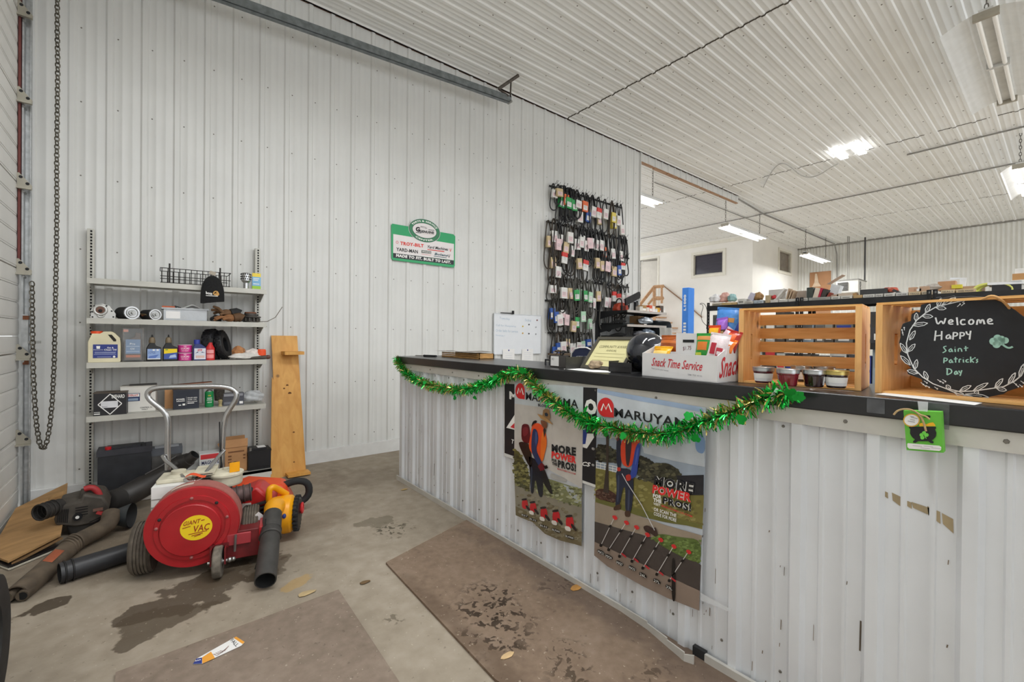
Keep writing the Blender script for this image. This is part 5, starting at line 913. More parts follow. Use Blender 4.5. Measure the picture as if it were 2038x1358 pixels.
g = MB(); SR = mat('c4343f', .5); y = -.001; g.text('Snack Time Service', (.058, y, .052), (.335, y, .045), (.062, y, .092), SR, bold=.015, shear=.35); g.text('Thank you for your honesty', (.058, y, .036), (.16, y, .030), (.058, y, .044), mat('77777d', .6)); g.text('586 725 4131', (.265, y, .022), (.335, y, .020), (.265, y, .029), mat('77777d', .6))
g.M = MX.Translation((w + .001, 0, 0)) @ MX.Rotation(pi / 2, 4, 'Z'); g.text('Snack', (.012, 0, .018), (.155, 0, .035), (.02, 0, .105), SR, bold=.02, shear=.35); g.M = None; g.build('lettering', sb, False)
def packet(name, label, lx, ly, z, w_, h_, rx, ry, rz, c, c2=None, bars=()):
    m4 = MX.Translation((1.852, 1.295, CT + .001)) @ MX.Rotation(R_(-98.5), 4, 'Z') @ MX.Translation((lx, ly, z)) @ MX.Rotation(rz, 4, 'Z') @ MX.Rotation(ry, 4, 'Y') @ MX.Rotation(rx, 4, 'X')
    t = thing(name, label, 'snack packet', tuple(m4.translation)); g = MB(m4); m = mat(c, .22, var=.12, bump=.3, scale=40)
    def pil(sg): return lambda u, v: ((u - .5) * w_ * (1 - .08 * sin(pi * v)), sg * .018 * (sin(pi * u) * sin(pi * v)) ** .6, v * h_)
    g.grid(pil(-1), 10, 10, m); n0 = len(g.f); g.grid(pil(1), 10, 10, m); g.bb(-w_ / 2, w_ / 2, -.001, .001, h_, h_ + .008, m); g.build('wrapper', t)
    if c2:
        g = MB(m4)
        for (a, b, e, f, cc, tx) in c2:
            X_ = lambda u, v: V((0, -.0012 * 1, 0)) + V(pil(-1)(u, v))
            if tx: vs, fs = text2d(tx, .03); g.add([X_(a + (b - a) * p, e + (f - e) * q + .0) for p, q in vs], fs, mat(cc, .5))
            else: g.grid(lambda u, v: X_(a + (b - a) * u, e + (f - e) * v), 6, 4, mat(cc, .4))
        g.build('print', t)
packet('granola_bar', 'yellow wrapped bar lying at the front left of the snack box', .065, .045, .085, .11, .06, -.5, 0, 0, 'e6a81e', [(.1, .9, .3, .6, 'f3d27a', None), (.1, .5, .7, .85, 'c98a18', None)])
packet('cracker_packet', 'brown wrapped cracker packet behind the yellow bar', .07, .095, .12, .11, .075, -.3, 0, 0, '9a4a17', [(.05, .95, .5, .7, 'c46a28', None), (.1, .8, .15, .3, 'f0d0b0', None)])
packet('chip_bag', 'green and orange chip bag right of the white price card', .30, .05, .095, .085, .105, -.15, 0, 0, '2f9a3c', [(.2, .8, .35, .7, 'd97a2a', None), (.1, .9, .78, .95, 'c98a4a', None), (.1, .5, .05, .25, 'd5e04a', None)])
packet('popcorn_bag', 'white snack bag with a red face drawing at the front right', .36, .045, .08, .09, .12, -.15, .15, .1, 'e7d9dc', [(.2, .5, .3, .7, 'b32a3c', None), (.55, .85, .2, .55, 'b83040', None), (.6, .8, .3, .42, 'f0e4e6', None)])
packet('orange_packet', 'red and yellow packet standing behind the white price card', .30, .13, .15, .06, .085, 0, 0, 0, 'e04a1a', [(.1, .9, .5, .95, 'f2b51c', None)])
packet('cookie_packet', 'red and brown cookie packet at the right of the box', .375, .11, .13, .075, .085, -.2, .25, 0, 'b32a1e', [(.1, .6, .1, .6, '4a2418', None), (.3, .8, .5, .9, 'e8641f', None)])
packet('green_bag', 'green snack bag lying across the middle of the box', .35, .12, .15, .10, .055, -.6, .1, 0, '1e9a4a')
packet('purple_packet', 'purple and brown packet sticking up at the top of the box', .33, .145, .185, .055, .085, -.1, -.12, 0, '9a62c4', [(.0, 1, .0, .42, '4a2a22', None), (.25, .75, .1, .35, 'c9a878', None)])
packet('chip_bag', 'dark blue chip bag behind the purple packet', .33, .175, .17, .14, .10, -.1, .1, 0, '1b2f8c')
packet('cereal_snack_bag', 'light blue snack mix bag with red and white lettering leaning on the crate', .325, .165, .185, .11, .13, -.1, .1, .1, '4a86cc', [(.1, .75, .12, .38, 'e8e6ea', None), (.16, .7, .16, .34, 'c8262e', 'Chex'), (.6, .85, .55, .7, 'c08a4a', None)])
packet('pink_packet', 'pale pink packet between the purple one and the blue bag', .355, .12, .175, .06, .05, -.3, .6, 0, 'd9b8c4')
packet('orange_chips_bag', 'orange and white bag at the front right corner of the box', .365, .08, .13, .10, .055, -.5, .2, 0, 'ef7f2a', [(.1, .9, .6, .9, 'f5ece0', None)])
# bowling ball with holder
bc = V((2.07, 1.42, CT + .109)); bw = thing('bowling_ball', 'black marbled bowling ball standing on the counter', 'ball', (bc.x, bc.y, CT)); BOW = mat('1c1f28', .12, var=.9, scale=14, coat=.6, detail=8, dist=1.2)
g = MB(); g.ball(bc, .109, BOW, 40, 26); g.build('ball', bw); g = MB(); dv = (V((0, 0, 1.28)) - bc).normalized(); sd = V((-dv.y, dv.x, 0)).normalized()
for hx, hy in ((1257, 712), (1272, 712), (1266, 726)):
    d_ = (_f + _r * ((hx - 1019) / F_PX) - _u * ((hy - 679) / F_PX)).normalized(); oc = EYE - bc; b_ = oc.dot(d_); q_ = b_ * b_ - oc.length_squared + .109 ** 2
    if q_ < 0: continue
    p = (EYE + d_ * (-b_ - math.sqrt(q_)) - bc).normalized(); g.cyl(bc + p * .107, bc + p * .1098, .0125, SLOT, 16)
g.build('finger_holes', bw)
t = thing('black_tray', 'low black plastic tray in front of the bowling ball', 'tray', (1.92, 1.49, CT), R_(-83)); g = MB(); g.bb(-.06, .075, 0, .004, 0, .055, BLACK); g.bb(-.06, .075, 0, .12, 0, .005, BLACK); g.bb(-.06, -.055, 0, .12, 0, .06, BLACK); g.bb(-.06, .075, .116, .12, 0, .04, BLACK); g.bb(-.05, .065, -.002, 0, .03, .034, MATT); g.build('tray', t, False)
g = crumple((1.985, 1.70, CT + .027), (.05, .042, .028), mat('94826a', .95, var=.4, scale=60, bump=.8), 21); solo(g, 'rough_stone', 'brown rough lumpy stone in front of the framed certificate', 'stone')
fa = V((1.985, 1.815, CT + .002)); fu = V((-.06, -.998, 0)).normalized(); fv = V((.62, -.06, .78)).normalized(); fn = fu.cross(fv).normalized(); fn = -fn if fn.x > 0 else fn
t = thing('framed_certificate', 'framed cream certificate leaning back beside the bowling ball', 'frame', tuple(fa + fu * .14)); fw_, fh_ = .32, .235; Q = lambda a, b, o=0: fa + fu * a + fv * b + fn * o
g = MB()
for a, b, c, d in ((0, fw_, 0, .02), (0, fw_, fh_ - .02, fh_), (0, .02, .02, fh_ - .02), (fw_ - .02, fw_, .02, fh_ - .02)): g.prism([Q(a, c), Q(b, c), Q(b, d), Q(a, d)], fn * .012, mat('4b4840', .4, var=.2))
g.build('frame', t); g = MB(); g.prism([Q(.02, .02, .002), Q(fw_ - .02, .02, .002), Q(fw_ - .02, fh_ - .02, .002), Q(.02, fh_ - .02, .002)], fn * .002, mat('d6cf9c', .35, var=.04)); g.build('certificate', t)
g = MB(); GI = mat('6f6b4c', .6); g.text('COMMUNITY AWARD', Q(.05, .155, .005), Q(.27, .155, .005), Q(.05, .175, .005), GI); g.text('ANNUAL', Q(.12, .13, .005), Q(.2, .13, .005), Q(.12, .145, .005), GI); [g.stroke([Q(.05, z, .005), Q(.27, z, .005)], .0022, fn, mat('a09a70', .6)) for z in (.115, .09, .065)]; g.build('print', t)
cp_ = V((2.13, 1.93, CT)); t = thing('baseball_cap', 'navy cap front with white piping sticking out of the black desk bin', 'cap', tuple(cp_)); g = MB(); NV = mat('232b48', .8, var=.15); px_ = [on(x, y, 0, 2.10) for x, y in ((1137, 713), (1138, 703), (1144, 695), (1155, 692), (1168, 692), (1178, 697), (1184, 705), (1186, 714))]; g.prism(px_, (.05, .0, -.01), NV); g.build('crown', t, bevel=.008); g = MB(); g.tube([p + V((-.003, 0, 0)) for p in px_], .004, WINK, 6); g.text('STIHL', on(1147, 713, 0, 2.095), on(1170, 713, 0, 2.095), on(1147, 709, 0, 2.095), WINK); g.build('piping', t)
t = thing('desk_bin', 'black plastic desk bin behind the paper sheet', 'bin', (1.98, 1.88, CT)); g = MB(); c4 = [on(1125, 736, 2, CT), on(1172, 733, 2, CT)]; a, b = c4; dd = V((.13, .02, 0)); hh = V((0, 0, .072))
for p, q in ((a, b), (a + dd, b + dd), (a, a + dd), (b, b + dd)): e = (q - p).normalized().cross(V((0, 0, 1))) * .004; g.prism([p, q, q + e, p + e], hh, mat('2d2c2a', .45, var=.4, scale=20))
g.prism([a, b, b + dd, a + dd], (0, 0, .004), BLACK); g.build('bin', t)
t = thing('cable_cup', 'dark pencil cup with a white label and tangled cords left of the desk bin', 'cup', tuple(on(1112, 732, 2, CT))); c = on(1112, 732, 2, CT) + V((.03, .02, 0)); g = MB(); g.bb(c.x - .04, c.x + .04, c.y - .035, c.y + .045, CT + .001, CT + .075, mat('3b3733', .6)); g.build('cup', t); g = MB(); g.bb(c.x - .0415, c.x - .0405, c.y - .03, c.y + .04, CT + .01, CT + .07, PAPER); g.text('NO', (c.x - .042, c.y + .03, CT + .045), (c.x - .042, c.y + .01, CT + .045), (c.x - .042, c.y + .03, CT + .06), INK); g.build('label', t); g = MB(); rnd = random.Random(4)
for k in range(5): g.tube(smooth([c + V((rnd.uniform(-.03, .03), rnd.uniform(-.03, .04), .07)) for _ in range(1)] + [c + V((rnd.uniform(-.04, .04), rnd.uniform(-.06, .05), .09 + .02 * rnd.random())) for _ in range(4)]), .0035, mat('5a4a3a', .6) if k % 2 else MATT, 6)
g.build('cords', t)
g = MB(); p = on(1088, 727, 2, CT) + V((.02, .01, 0)); g.tube([p + V((0, .022, 0)), p + V((0, .022, .035)), p + V((0, -.02, .035)), p + V((0, -.02, .0))], .007, BLACK, 8); solo(g, 'black_handle', 'small black plastic handle standing on the counter near the whiteboard', 'handle')  # a small loose handle, not part of any shelf
# organiser with papers at the far end, tool
t = thing('desk_organiser', 'low wooden tray with a folded newspaper at the far end of the counter', 'tray', (2.2, 3.4, CT)); a, b = on(870, 710, 2, CT), on(971, 714, 2, CT); g = MB(); WD = wood('b98a4a', '8a6230', 4, (3, 3, 12)); a = V((2.16, 3.95, CT)); b = V((2.16, 3.10, CT)); [g.bb(2.14, 2.15 + .14 * 0, 3.12, 3.75, CT + .001 + .016 * k, CT + .013 + .016 * k, WD) for k in range(3)]; g.bb(2.14, 2.30, 3.12, 3.13, CT, CT + .045, WD); g.bb(2.29, 2.30, 3.12, 3.75, CT, CT + .045, WD); g.bb(2.14, 2.3, 3.12, 3.75, CT, CT + .004, WD); g.build('tray', t)
g = MB(); g.grid(lambda u, v: (2.12 + .2 * u, 3.14 + .72 * v, CT + .052 + .008 * sin(6 * v) * u + .004 * u), 6, 12, mat('8f8a84', .8, var=.35, scale=40)); solo(g, 'newspaper', 'folded newspaper lying on the wooden tray at the far counter end', 'newspaper')
g = MB(); g.tube([(1.95, 3.75, CT + .01), (1.97, 3.55, CT + .012)], .010, MATT, 8); g.tube([(1.95, 3.75, CT + .01), (1.94, 3.9, CT + .008)], .004, STEEL, 6); solo(g, 'utility_knife', 'small dark knife lying on the counter end near the tray', 'knife')

# gift bag on the counter edge
GB = mat('63b83a', .55, var=.05); GX = 1.735; GQ = lambda x, y: on(1720 + x / 6.409, 780 + y / 6.409, 0, GX)
gb = thing('gift_bag', 'bright green paper gift bag with a black pot of gold hanging from the counter edge', 'bag', tuple(GQ(760, 790)))
g = MB(); f_ = [GQ(*p) for p in ((500, 240), (980, 260), (1010, 780), (540, 745))]; g.prism(f_, (.035, .0, 0), GB); g.build('bag', gb); g = MB(); O = (-.001, 0, 0)
def gp(pts, m, k=1): g.poly([GQ(*p) for p in pts], m, (-.001 * k, 0, 0))
gp([(755, 315), (770, 300), (830, 300), (850, 312), (840, 330), (770, 330)], INK)
gp([(700, 410), (720, 398), (770, 400), (790, 415), (840, 395), (880, 390), (905, 420), (910, 440), (705, 440)], mat('f2b91a', .5))
gp([(575, 445), (915, 445), (920, 465), (905, 480), (922, 520), (915, 570), (880, 610), (860, 615), (890, 640), (880, 658), (850, 655), (820, 630), (690, 630), (655, 652), (625, 648), (625, 630), (650, 608), (610, 575), (585, 530), (590, 475), (572, 460)], INK, 2)
for cx, cy in ((735, 550), (765, 525), (800, 550), (745, 585)): gp([(cx + 27 * cos(k * pi / 6), cy + 24 * sin(k * pi / 6)) for k in range(12)], mat('6fd24a', .5), 3 + (cx % 3) * .3)
gp([(765, 550), (775, 550), (800, 595), (790, 598)], mat('6fd24a', .5), 4); gp([(550, 665), (560, 655), (960, 688), (985, 705), (982, 740), (960, 755), (575, 725), (552, 705)], PAPER, 2)
[g.stroke([GQ(a, b), GQ(a + 60, b + 6), GQ(a + 120, b + 12)], .0012, (1, 0, 0), mat('b0a0b0', .6), (-.003, 0, 0)) for a, b in ((620, 685), (760, 690), (720, 715), (860, 715))]; g.build('artwork', gb)
g = MB(); gp([(607 + 108 * cos(k * pi / 12), 362 + 85 * sin(k * pi / 12)) for k in range(24)], mat('e0b040', .6), 3); gp([(607 + 92 * cos(k * pi / 12), 362 + 70 * sin(k * pi / 12)) for k in range(24)], PAPER, 4); [g.stroke([GQ(a, b), GQ(a + c, b + c * .2)], .0014, (1, 0, 0), mat('77757a', .6), (-.005, 0, 0)) for a, b, c in ((590, 310, 50), (600, 325, 85), (590, 350, 60), (560, 370, 90))]; g.build('round_tag', gb)
g = MB(); TW = mat('b59a70', .9, var=.25, scale=60); g.tube(smooth([GQ(*p) + V((-.008, 0, 0)) for p in ((385, 290), (430, 235), (540, 212), (650, 240), (730, 310), (770, 400), (795, 500))]), .0026, TW, 6); g.tube(smooth([GQ(*p) + V((-.009, 0, 0)) for p in ((640, 235), (720, 290), (800, 310), (840, 350))]), .0022, TW, 6); g.build('twine', gb)
g = MB(); g.prism([GQ(680, 120), GQ(815, 130), GQ(810, 255), GQ(695, 245)], (-.0004, 0, 0), CLEARB); g.build('tape', gb)

# signs and posters on the counter front ---------------------------
XP = 1.792; c1 = lambda x, y, k=0: on(1000 + x / 3.881, 750 + y / 3.881, 0, XP) + V((-.0009 * k, 0, 0))
bsn = thing('black_sign', 'black metal sign with white letters and white border behind the two posters', 'sign', tuple(c1(360, 800))); SB = mat('17181c', .4, var=.15)
g = MB(); g.prism([c1(*p, -3) for p in ((8, 52), (8, 612), (718, 858), (735, 85))], (.003, 0, 0), mat('d5d5d2', .4)); g.build('border', bsn); g = MB(); g.prism([c1(*p, -2.5) for p in ((14, 54), (14, 590), (716, 836), (733, 87))], (.0012, 0, 0), SB)
k = -1.8; g.text('M', c1(52, 172, k), c1(112, 190, k), c1(52, 112, k), WINK, bold=.04); g.text('O', c1(635, 285, k), c1(728, 305, k), c1(635, 165, k), WINK, bold=.06); g.poly([c1(*p, k) for p in ((28, 395), (95, 290), (150, 330), (150, 425))], WINK); g.poly([c1(*p, k - -.5 + 1) for p in ((60, 390), (95, 355), (130, 395), (110, 408))], REDINK)
g.poly([c1(*p, k) for p in ((600, 410), (640, 400), (640, 440), (700, 440), (706, 470), (650, 555), (600, 540))], WINK); g.poly([c1(*p, k + .5) for p in ((600, 415), (640, 405), (652, 440), (640, 520), (600, 525))], BLUEINK); g.text('®', c1(687, 565, k), c1(710, 570, k), c1(687, 545, k), WINK); g.text('T', c1(68, 515, k), c1(88, 522, k), c1(68, 482, k), WINK, bold=.02, shear=.2); g.text('CS', c1(612, 688, k), c1(675, 698, k), c1(616, 655, k), WINK, bold=.03, shear=.2); g.text('®', c1(687, 690, k), c1(708, 695, k), c1(687, 672, k), WINK); g.build('panel', bsn)
GL = dict(rough=.22, bump=.25, scale=9)
def pm(h): return mat(h, var=.1, **GL)
def rnd_(pts, it=2):
    for _ in range(it): pts = [q for a, b in zip(pts, pts[1:] + pts[:1]) for q in ((a[0] * .78 + b[0] * .22, a[1] * .78 + b[1] * .22), (a[0] * .22 + b[0] * .78, a[1] * .22 + b[1] * .78))]
    return pts
def dapple(C_, poly, cols, n, size, seed, k):
    """leafy blotches of print inside an outline"""
    r = random.Random(seed); xs = [p[0] for p in poly]; ys = [p[1] for p in poly]; c = 0
    def inside(x, y):
        o = False
        for (x1, y1), (x2, y2) in zip(poly, poly[1:] + poly[:1]):
            if (y1 > y) != (y2 > y) and x < (x2 - x1) * (y - y1) / (y2 - y1) + x1: o = not o
        return o
    while c < n:
        x, y = r.uniform(min(xs), max(xs)), r.uniform(min(ys), max(ys))
        if not inside(x, y): continue
        s = size * r.uniform(.4, 1.2); a0 = r.random() * 6; g.poly([C_(x + s * (1 + .5 * r.random()) * cos(a0 + i * 1.2566), y + s * .6 * (1 + .5 * r.random()) * sin(a0 + i * 1.2566), k + .01 * (c % 40)) for i in range(5)], pm(cols[c % len(cols)])); c += 1
po = thing('blower_poster', 'glossy poster of a worker with a backpack blower, left of the two posters', 'poster', tuple(c1(360, 1290))); g = MB()
out1 = [(95, 45), (625, 75), (618, 700), (612, 1312), (560, 1295), (450, 1268), (330, 1215), (235, 1125), (200, 1108), (150, 1092), (105, 1072), (92, 560)]
g.prism([c1(*p) for p in out1], (-.0005, 0, 0), pm('b9bcc0')); A1 = lambda pts, c, k: g.poly([c1(*p, k) for p in (rnd_(pts) if 5 <= k <= 8 else pts)], pm(c))
A1([(94, 47), (623, 77), (622, 280), (94, 208)], 'c3cace', 1); A1([(94, 208), (622, 280), (616, 862), (93, 570)], 'c4bfb8', 1); A1([(92, 560), (130, 580), (190, 690), (215, 800), (210, 890), (95, 820)], '5f5d38', 2)
A1([(95, 820), (210, 860), (400, 880), (616, 860), (613, 1308), (560, 1292), (450, 1266), (330, 1213), (235, 1123), (200, 1106), (150, 1090), (105, 1070)], '8a8474', 2); A1([(240, 700), (330, 780), (612, 870), (612, 1010), (450, 960), (250, 860)], '7d8058', 3); A1([(470, 830), (612, 890), (612, 980), (560, 970)], 'a8aeb0', 4); A1([(103, 1000), (380, 1130), (612, 1200), (612, 1308), (540, 1288), (450, 1266), (330, 1213), (235, 1123), (150, 1090), (105, 1070)], '73694f', 3)
A1([(180, 600), (215, 690), (220, 900), (245, 905), (258, 770), (285, 930), (318, 930), (320, 760), (310, 660)], '1f222b', 5); A1([(150, 380), (170, 362), (212, 370), (222, 470), (215, 520), (150, 500)], '5e1c22', 5); A1([(122, 512), (150, 500), (215, 515), (240, 690), (210, 700)], '26211f', 5); A1([(240, 345), (262, 335), (275, 345), (235, 390), (228, 380)], '1c1c1d', 6)
A1([(232, 380), (250, 360), (292, 358), (332, 402), (352, 510), (330, 600), (318, 655), (290, 660), (250, 620), (204, 545), (222, 450)], 'e0532a', 6); A1([(320, 400), (352, 510), (330, 600), (318, 655), (300, 640), (300, 500)], 'e8742e', 7); A1([(238, 400), (272, 405), (288, 480), (265, 560), (300, 640), (322, 680), (295, 700), (258, 640), (226, 565)], '27365c', 8); A1([(280, 690), (310, 660), (338, 690), (330, 720), (300, 728)], '6a2029', 9); A1([(325, 690), (350, 682), (360, 705), (338, 712)], '1a1a1b', 9)
A1([(300, 330), (352, 350), (352, 395), (330, 405), (305, 370)], '7a4e36', 8); A1([(330, 392), (345, 410), (330, 470), (322, 410)], '332a28', 9); A1([(275, 285), (320, 300), (370, 335), (400, 370), (350, 350), (300, 318)], 'b48a58', 9); A1([(318, 300), (322, 258), (340, 246), (368, 252), (378, 318), (372, 332)], '96744e', 10); A1([(334, 282), (350, 276), (362, 290), (358, 306), (340, 304)], '23303f', 11)
A1([(320, 720), (335, 715), (400, 900), (380, 910), (310, 800)], '222122', 8)
dapple(c1, [(92, 560), (130, 580), (190, 690), (215, 800), (210, 890), (95, 820)], ['7a7648', '45442c', '8d8a5a', '52523a'], 120, 14, 1, 2.3)
dapple(c1, [(240, 760), (330, 790), (612, 870), (612, 1010), (450, 970), (250, 880)], ['96986a', '6b6c48', 'a9ab8c', '7f8260', '5c5f42'], 160, 13, 2, 4.2)
dapple(c1, [(105, 880), (380, 980), (610, 1060), (610, 1290), (450, 1250), (330, 1200), (235, 1115), (110, 1065)], ['948d78', '7c745e', '6a6049', '857d66'], 150, 15, 3, 3.3)
A1([(222, 690), (240, 695), (232, 890), (221, 885)], '343a48', 6); A1([(262, 420), (274, 430), (280, 480), (268, 540), (258, 500)], '3c5080', 9); A1([(160, 392), (200, 386), (206, 440), (165, 470)], '7c2a30', 6)
def T1(s, a, b, c, m, k=5, bold=.05): g.text(s, c1(*a, k), c1(*b, k), c1(*c, k), m, bold=bold)
T1('MORE', (384, 582), (572, 613), (384, 519), INK); T1('POWER', (382, 627), (572, 672), (384, 574), mat('dd3130', .3)); T1('FOR', (384, 652), (424, 662), (384, 630), INK); T1('THE', (388, 680), (426, 690), (388, 657), INK); T1('PROS!', (432, 700), (572, 735), (432, 641), INK); T1('MARUYAMA-US.COM', (428, 716), (568, 758), (428, 704), mat('c24a4a', .3), 5, .02); T1('MARUYAMA', (182, 178), (588, 248), (182, 120), INK, 3, .015); T1('BLOWERS', (277, 228), (392, 250), (277, 207), mat('4a4a4c', .5), 3)
A1([(370, 770), (380, 740), (440, 770), (500, 790), (500, 812), (400, 790)], 'a9a7a3', 5)
def logo(C_, x, y, rx, ry, k):
    q = [(x + rx * cos(a), y + ry * sin(a)) for a in [2 * pi * i / 28 for i in range(28) if not .25 < 2 * pi * i / 28 < 1.25]]; i0 = [i for i, p in enumerate(q)]; q = [(x + rx * cos(2 * pi * i / 28), y + ry * sin(2 * pi * i / 28)) if not 1 <= i <= 6 else (x + rx, y + ry * 1.08) for i in range(28)]
    q = [p for i, p in enumerate(q) if i == 0 or p != q[i - 1]]; g.poly([C_(*p, k) for p in q], mat('d42a2c', .25, var=.03)); g.stroke([C_(*p, k + 1) for p in ((x - .55 * rx, y + .35 * ry), (x - .25 * rx, y - .35 * ry), (x + .05 * rx, y + .2 * ry), (x + .35 * rx, y - .35 * ry), (x + .75 * rx, y + .5 * ry))], .009, (1, 0, 0), WINK)
logo(c1, 138, 110, 36, 60, 3)
for i, (x, y) in enumerate(((178, 985), (242, 1010), (325, 1055), (420, 1082), (525, 1125))):
    s = 1.05 + .08 * i
    A1([(x - 22 * s, y - 25 * s), (x, y - 42 * s), (x + 20 * s, y - 25 * s), (x + 24 * s, y + 20 * s), (x, y + 38 * s), (x - 22 * s, y + 20 * s)], 'c0252c', 6); A1([(x - 24 * s, y - 40 * s), (x + 14 * s, y - 46 * s), (x + 14 * s, y - 30 * s), (x - 22 * s, y - 28 * s)], '2a2122', 7); A1([(x + 10 * s, y), (x + 42 * s, y + 40 * s), (x + 34 * s, y + 52 * s), (x + 6 * s, y + 20 * s)], '2a2122', 7)
    if i: A1([(x - 28 * s, y + 18 * s), (x + 4 * s, y + 24 * s), (x + 8 * s, y + 52 * s), (x - 24 * s, y + 44 * s)], 'e2dcd4', 8)
    A1([(x - 26 * s, y + 66 * s), (x + 26 * s, y + 82 * s), (x + 26 * s, y + 100 * s), (x - 26 * s, y + 82 * s)], '1b1b1b', 7); g.text(('B27', 'BL32', 'BL55', 'BL7500', 'BL9000')[i], c1(x - 22 * s, y + 80 * s, 8), c1(x + 22 * s, y + 94 * s, 8), c1(x - 22 * s, y + 70 * s, 8), WINK)
g.build('printed_sheet', po)
c2 = lambda x, y, k=0: on(1180 + x / 3.235, 800 + y / 3.235, 0, XP) + V((-.0009 * k, 0, 0))
p2 = thing('trimmer_poster', 'larger glossy poster of a worker with a string trimmer, right of the two posters', 'poster', tuple(c2(350, 1330))); g = MB(); A2 = lambda pts, c, k: g.poly([c2(*p, k) for p in (rnd_(pts) if k == 3 or k >= 6 else pts)], pm(c))
out2 = [(28, -85), (728, 38), (726, 330), (712, 700), (692, 1100), (688, 1345), (600, 1310), (480, 1262), (330, 1190), (240, 1140), (100, 1062), (12, 990), (18, 560)]
g.prism([c2(*p) for p in out2], (-.0005, 0, 0), pm('b7bfc8')); A2([(30, -60), (728, 60), (728, 200), (600, 170), (300, 90), (30, 30)], 'c6cdd4', 1); A2([(30, -83), (700, 35), (720, 70), (300, -5), (30, -60)], '9cb0cc', 1.5); A2([(24, 230), (727, 250), (716, 600), (18, 480)], '9aa6b4', 1); A2([(300, 200), (720, 240), (722, 420), (520, 380), (330, 330)], 'bcc3ca', 2); A2([(660, 205), (724, 215), (722, 340), (662, 320)], '7c98c0', 3)
A2([(20, 420), (200, 470), (716, 600), (706, 820), (16, 660)], '7b7440', 2); A2([(20, 300), (50, 270), (100, 285), (150, 310), (170, 370), (160, 395), (24, 385)], '34352a', 3); A2([(270, 400), (300, 345), (360, 365), (400, 400), (480, 390), (560, 440), (575, 500), (500, 540), (300, 500)], '3d3c30', 3); A2([(540, 475), (716, 470), (714, 600), (620, 600), (560, 540)], '2b2b30', 4); A2([(20, 560), (100, 560), (170, 610), (140, 660), (18, 620)], '4a3028', 3); A2([(18, 620), (180, 660), (420, 720), (708, 790), (704, 810), (420, 770), (18, 650)], '6b6b38', 3)
for k_ in range(3): g.stroke([c2(22, 388 + 18 * k_, 4), c2(165, 420 + 16 * k_, 4)], .003, (1, 0, 0), WINK)
for k_ in range(6): g.stroke([c2(26 + 26 * k_, 385 + 6 * k_, 4), c2(26 + 26 * k_, 428 + 6 * k_, 4)], .003, (1, 0, 0), WINK)
A2([(88, 210), (108, 212), (104, 400), (106, 590), (70, 580), (90, 400)], '3f3630', 5); A2([(16, 645), (200, 700), (460, 790), (704, 860), (700, 920), (500, 905), (230, 830), (15, 775)], '9b8d7c', 4); A2([(15, 770), (230, 830), (500, 910), (700, 1050), (692, 1215), (480, 1120), (250, 1010), (14, 900)], '4a4340', 5); A2([(370, 880), (430, 845), (560, 870), (702, 885), (698, 1045), (560, 990)], '5d7038', 6); A2([(14, 900), (250, 1010), (480, 1120), (692, 1212), (688, 1343), (600, 1308), (480, 1260), (330, 1188), (240, 1138), (100, 1060), (12, 988)], '8c7c70', 5)
A2([(150, 425), (262, 430), (268, 560), (252, 715), (212, 715), (215, 540), (196, 560), (180, 660), (146, 680), (160, 560)], '292e3f', 7); A2([(138, 675), (182, 652), (188, 690), (140, 700)], '4a3528', 8); A2([(210, 700), (248, 700), (244, 742), (212, 738)], '4a3528', 8); A2([(155, 225), (188, 225), (190, 420), (158, 430)], '242a3c', 7); A2([(185, 225), (318, 232), (300, 300), (250, 430), (185, 400)], 'd9472a', 8); A2([(215, 228), (262, 228), (240, 420), (218, 400)], '3a2c30', 9); A2([(285, 275), (318, 255), (300, 380), (290, 480), (240, 500), (262, 400)], '32479a', 10); A2([(216, 470), (250, 462), (256, 500), (226, 512)], 'b8352c', 11); A2([(163, 420), (186, 420), (188, 444), (166, 446)], 'b8352c', 11)
g.stroke([c2(195, 460, 11), c2(225, 515, 11), c2(320, 660, 11), c2(405, 825, 11)], .0045, (1, 0, 0), mat('cfcfd2', .3)); A2([(330, 800), (360, 790), (400, 815), (410, 800), (428, 850), (412, 870), (385, 845), (345, 835)], '3a2a26', 11)
dapple(c2, [(20, 300), (50, 270), (100, 285), (150, 310), (165, 390), (24, 380)], ['44453a', '25271f', '55543f'], 70, 12, 4, 3.2)
dapple(c2, [(270, 400), (300, 345), (360, 365), (400, 400), (480, 390), (560, 440), (575, 500), (500, 540), (300, 500)], ['4c4b3c', '2c2c24', '5d5a44'], 120, 14, 5, 3.2)
dapple(c2, [(20, 460), (280, 520), (700, 640), (700, 800), (300, 680), (20, 620)], ['8a8349', '6c6638', '969058'], 140, 16, 6, 2.2)
dapple(c2, [(25, 570), (100, 570), (160, 610), (130, 650), (25, 618)], ['5d4036', '38231d', '6d5548'], 60, 8, 7, 3.3)
dapple(c2, [(380, 880), (430, 855), (560, 880), (695, 890), (690, 1035), (560, 985)], ['6d8244', '4e602e', '7a9050'], 120, 11, 8, 6.3)
A2([(232, 560), (246, 565), (240, 700), (228, 700)], '3d445a', 8); A2([(165, 470), (178, 470), (172, 640), (160, 650)], '3b4258', 8); A2([(290, 300), (306, 290), (292, 380), (276, 420)], '4a62b4', 11)
def T2(s, a, b, c, m, k=12, bold=.05): g.text(s, c2(*a, k), c2(*b, k), c2(*c, k), m, bold=bold)
for kk, mm, bb_ in ((11, WINK, .09), (12, INK, .04)):
    T2('MORE', (398, 538), (650, 592), (406, 472), mm, kk, bb_); T2('PROS!', (458, 652), (640, 706), (460, 604), mm, kk, bb_)
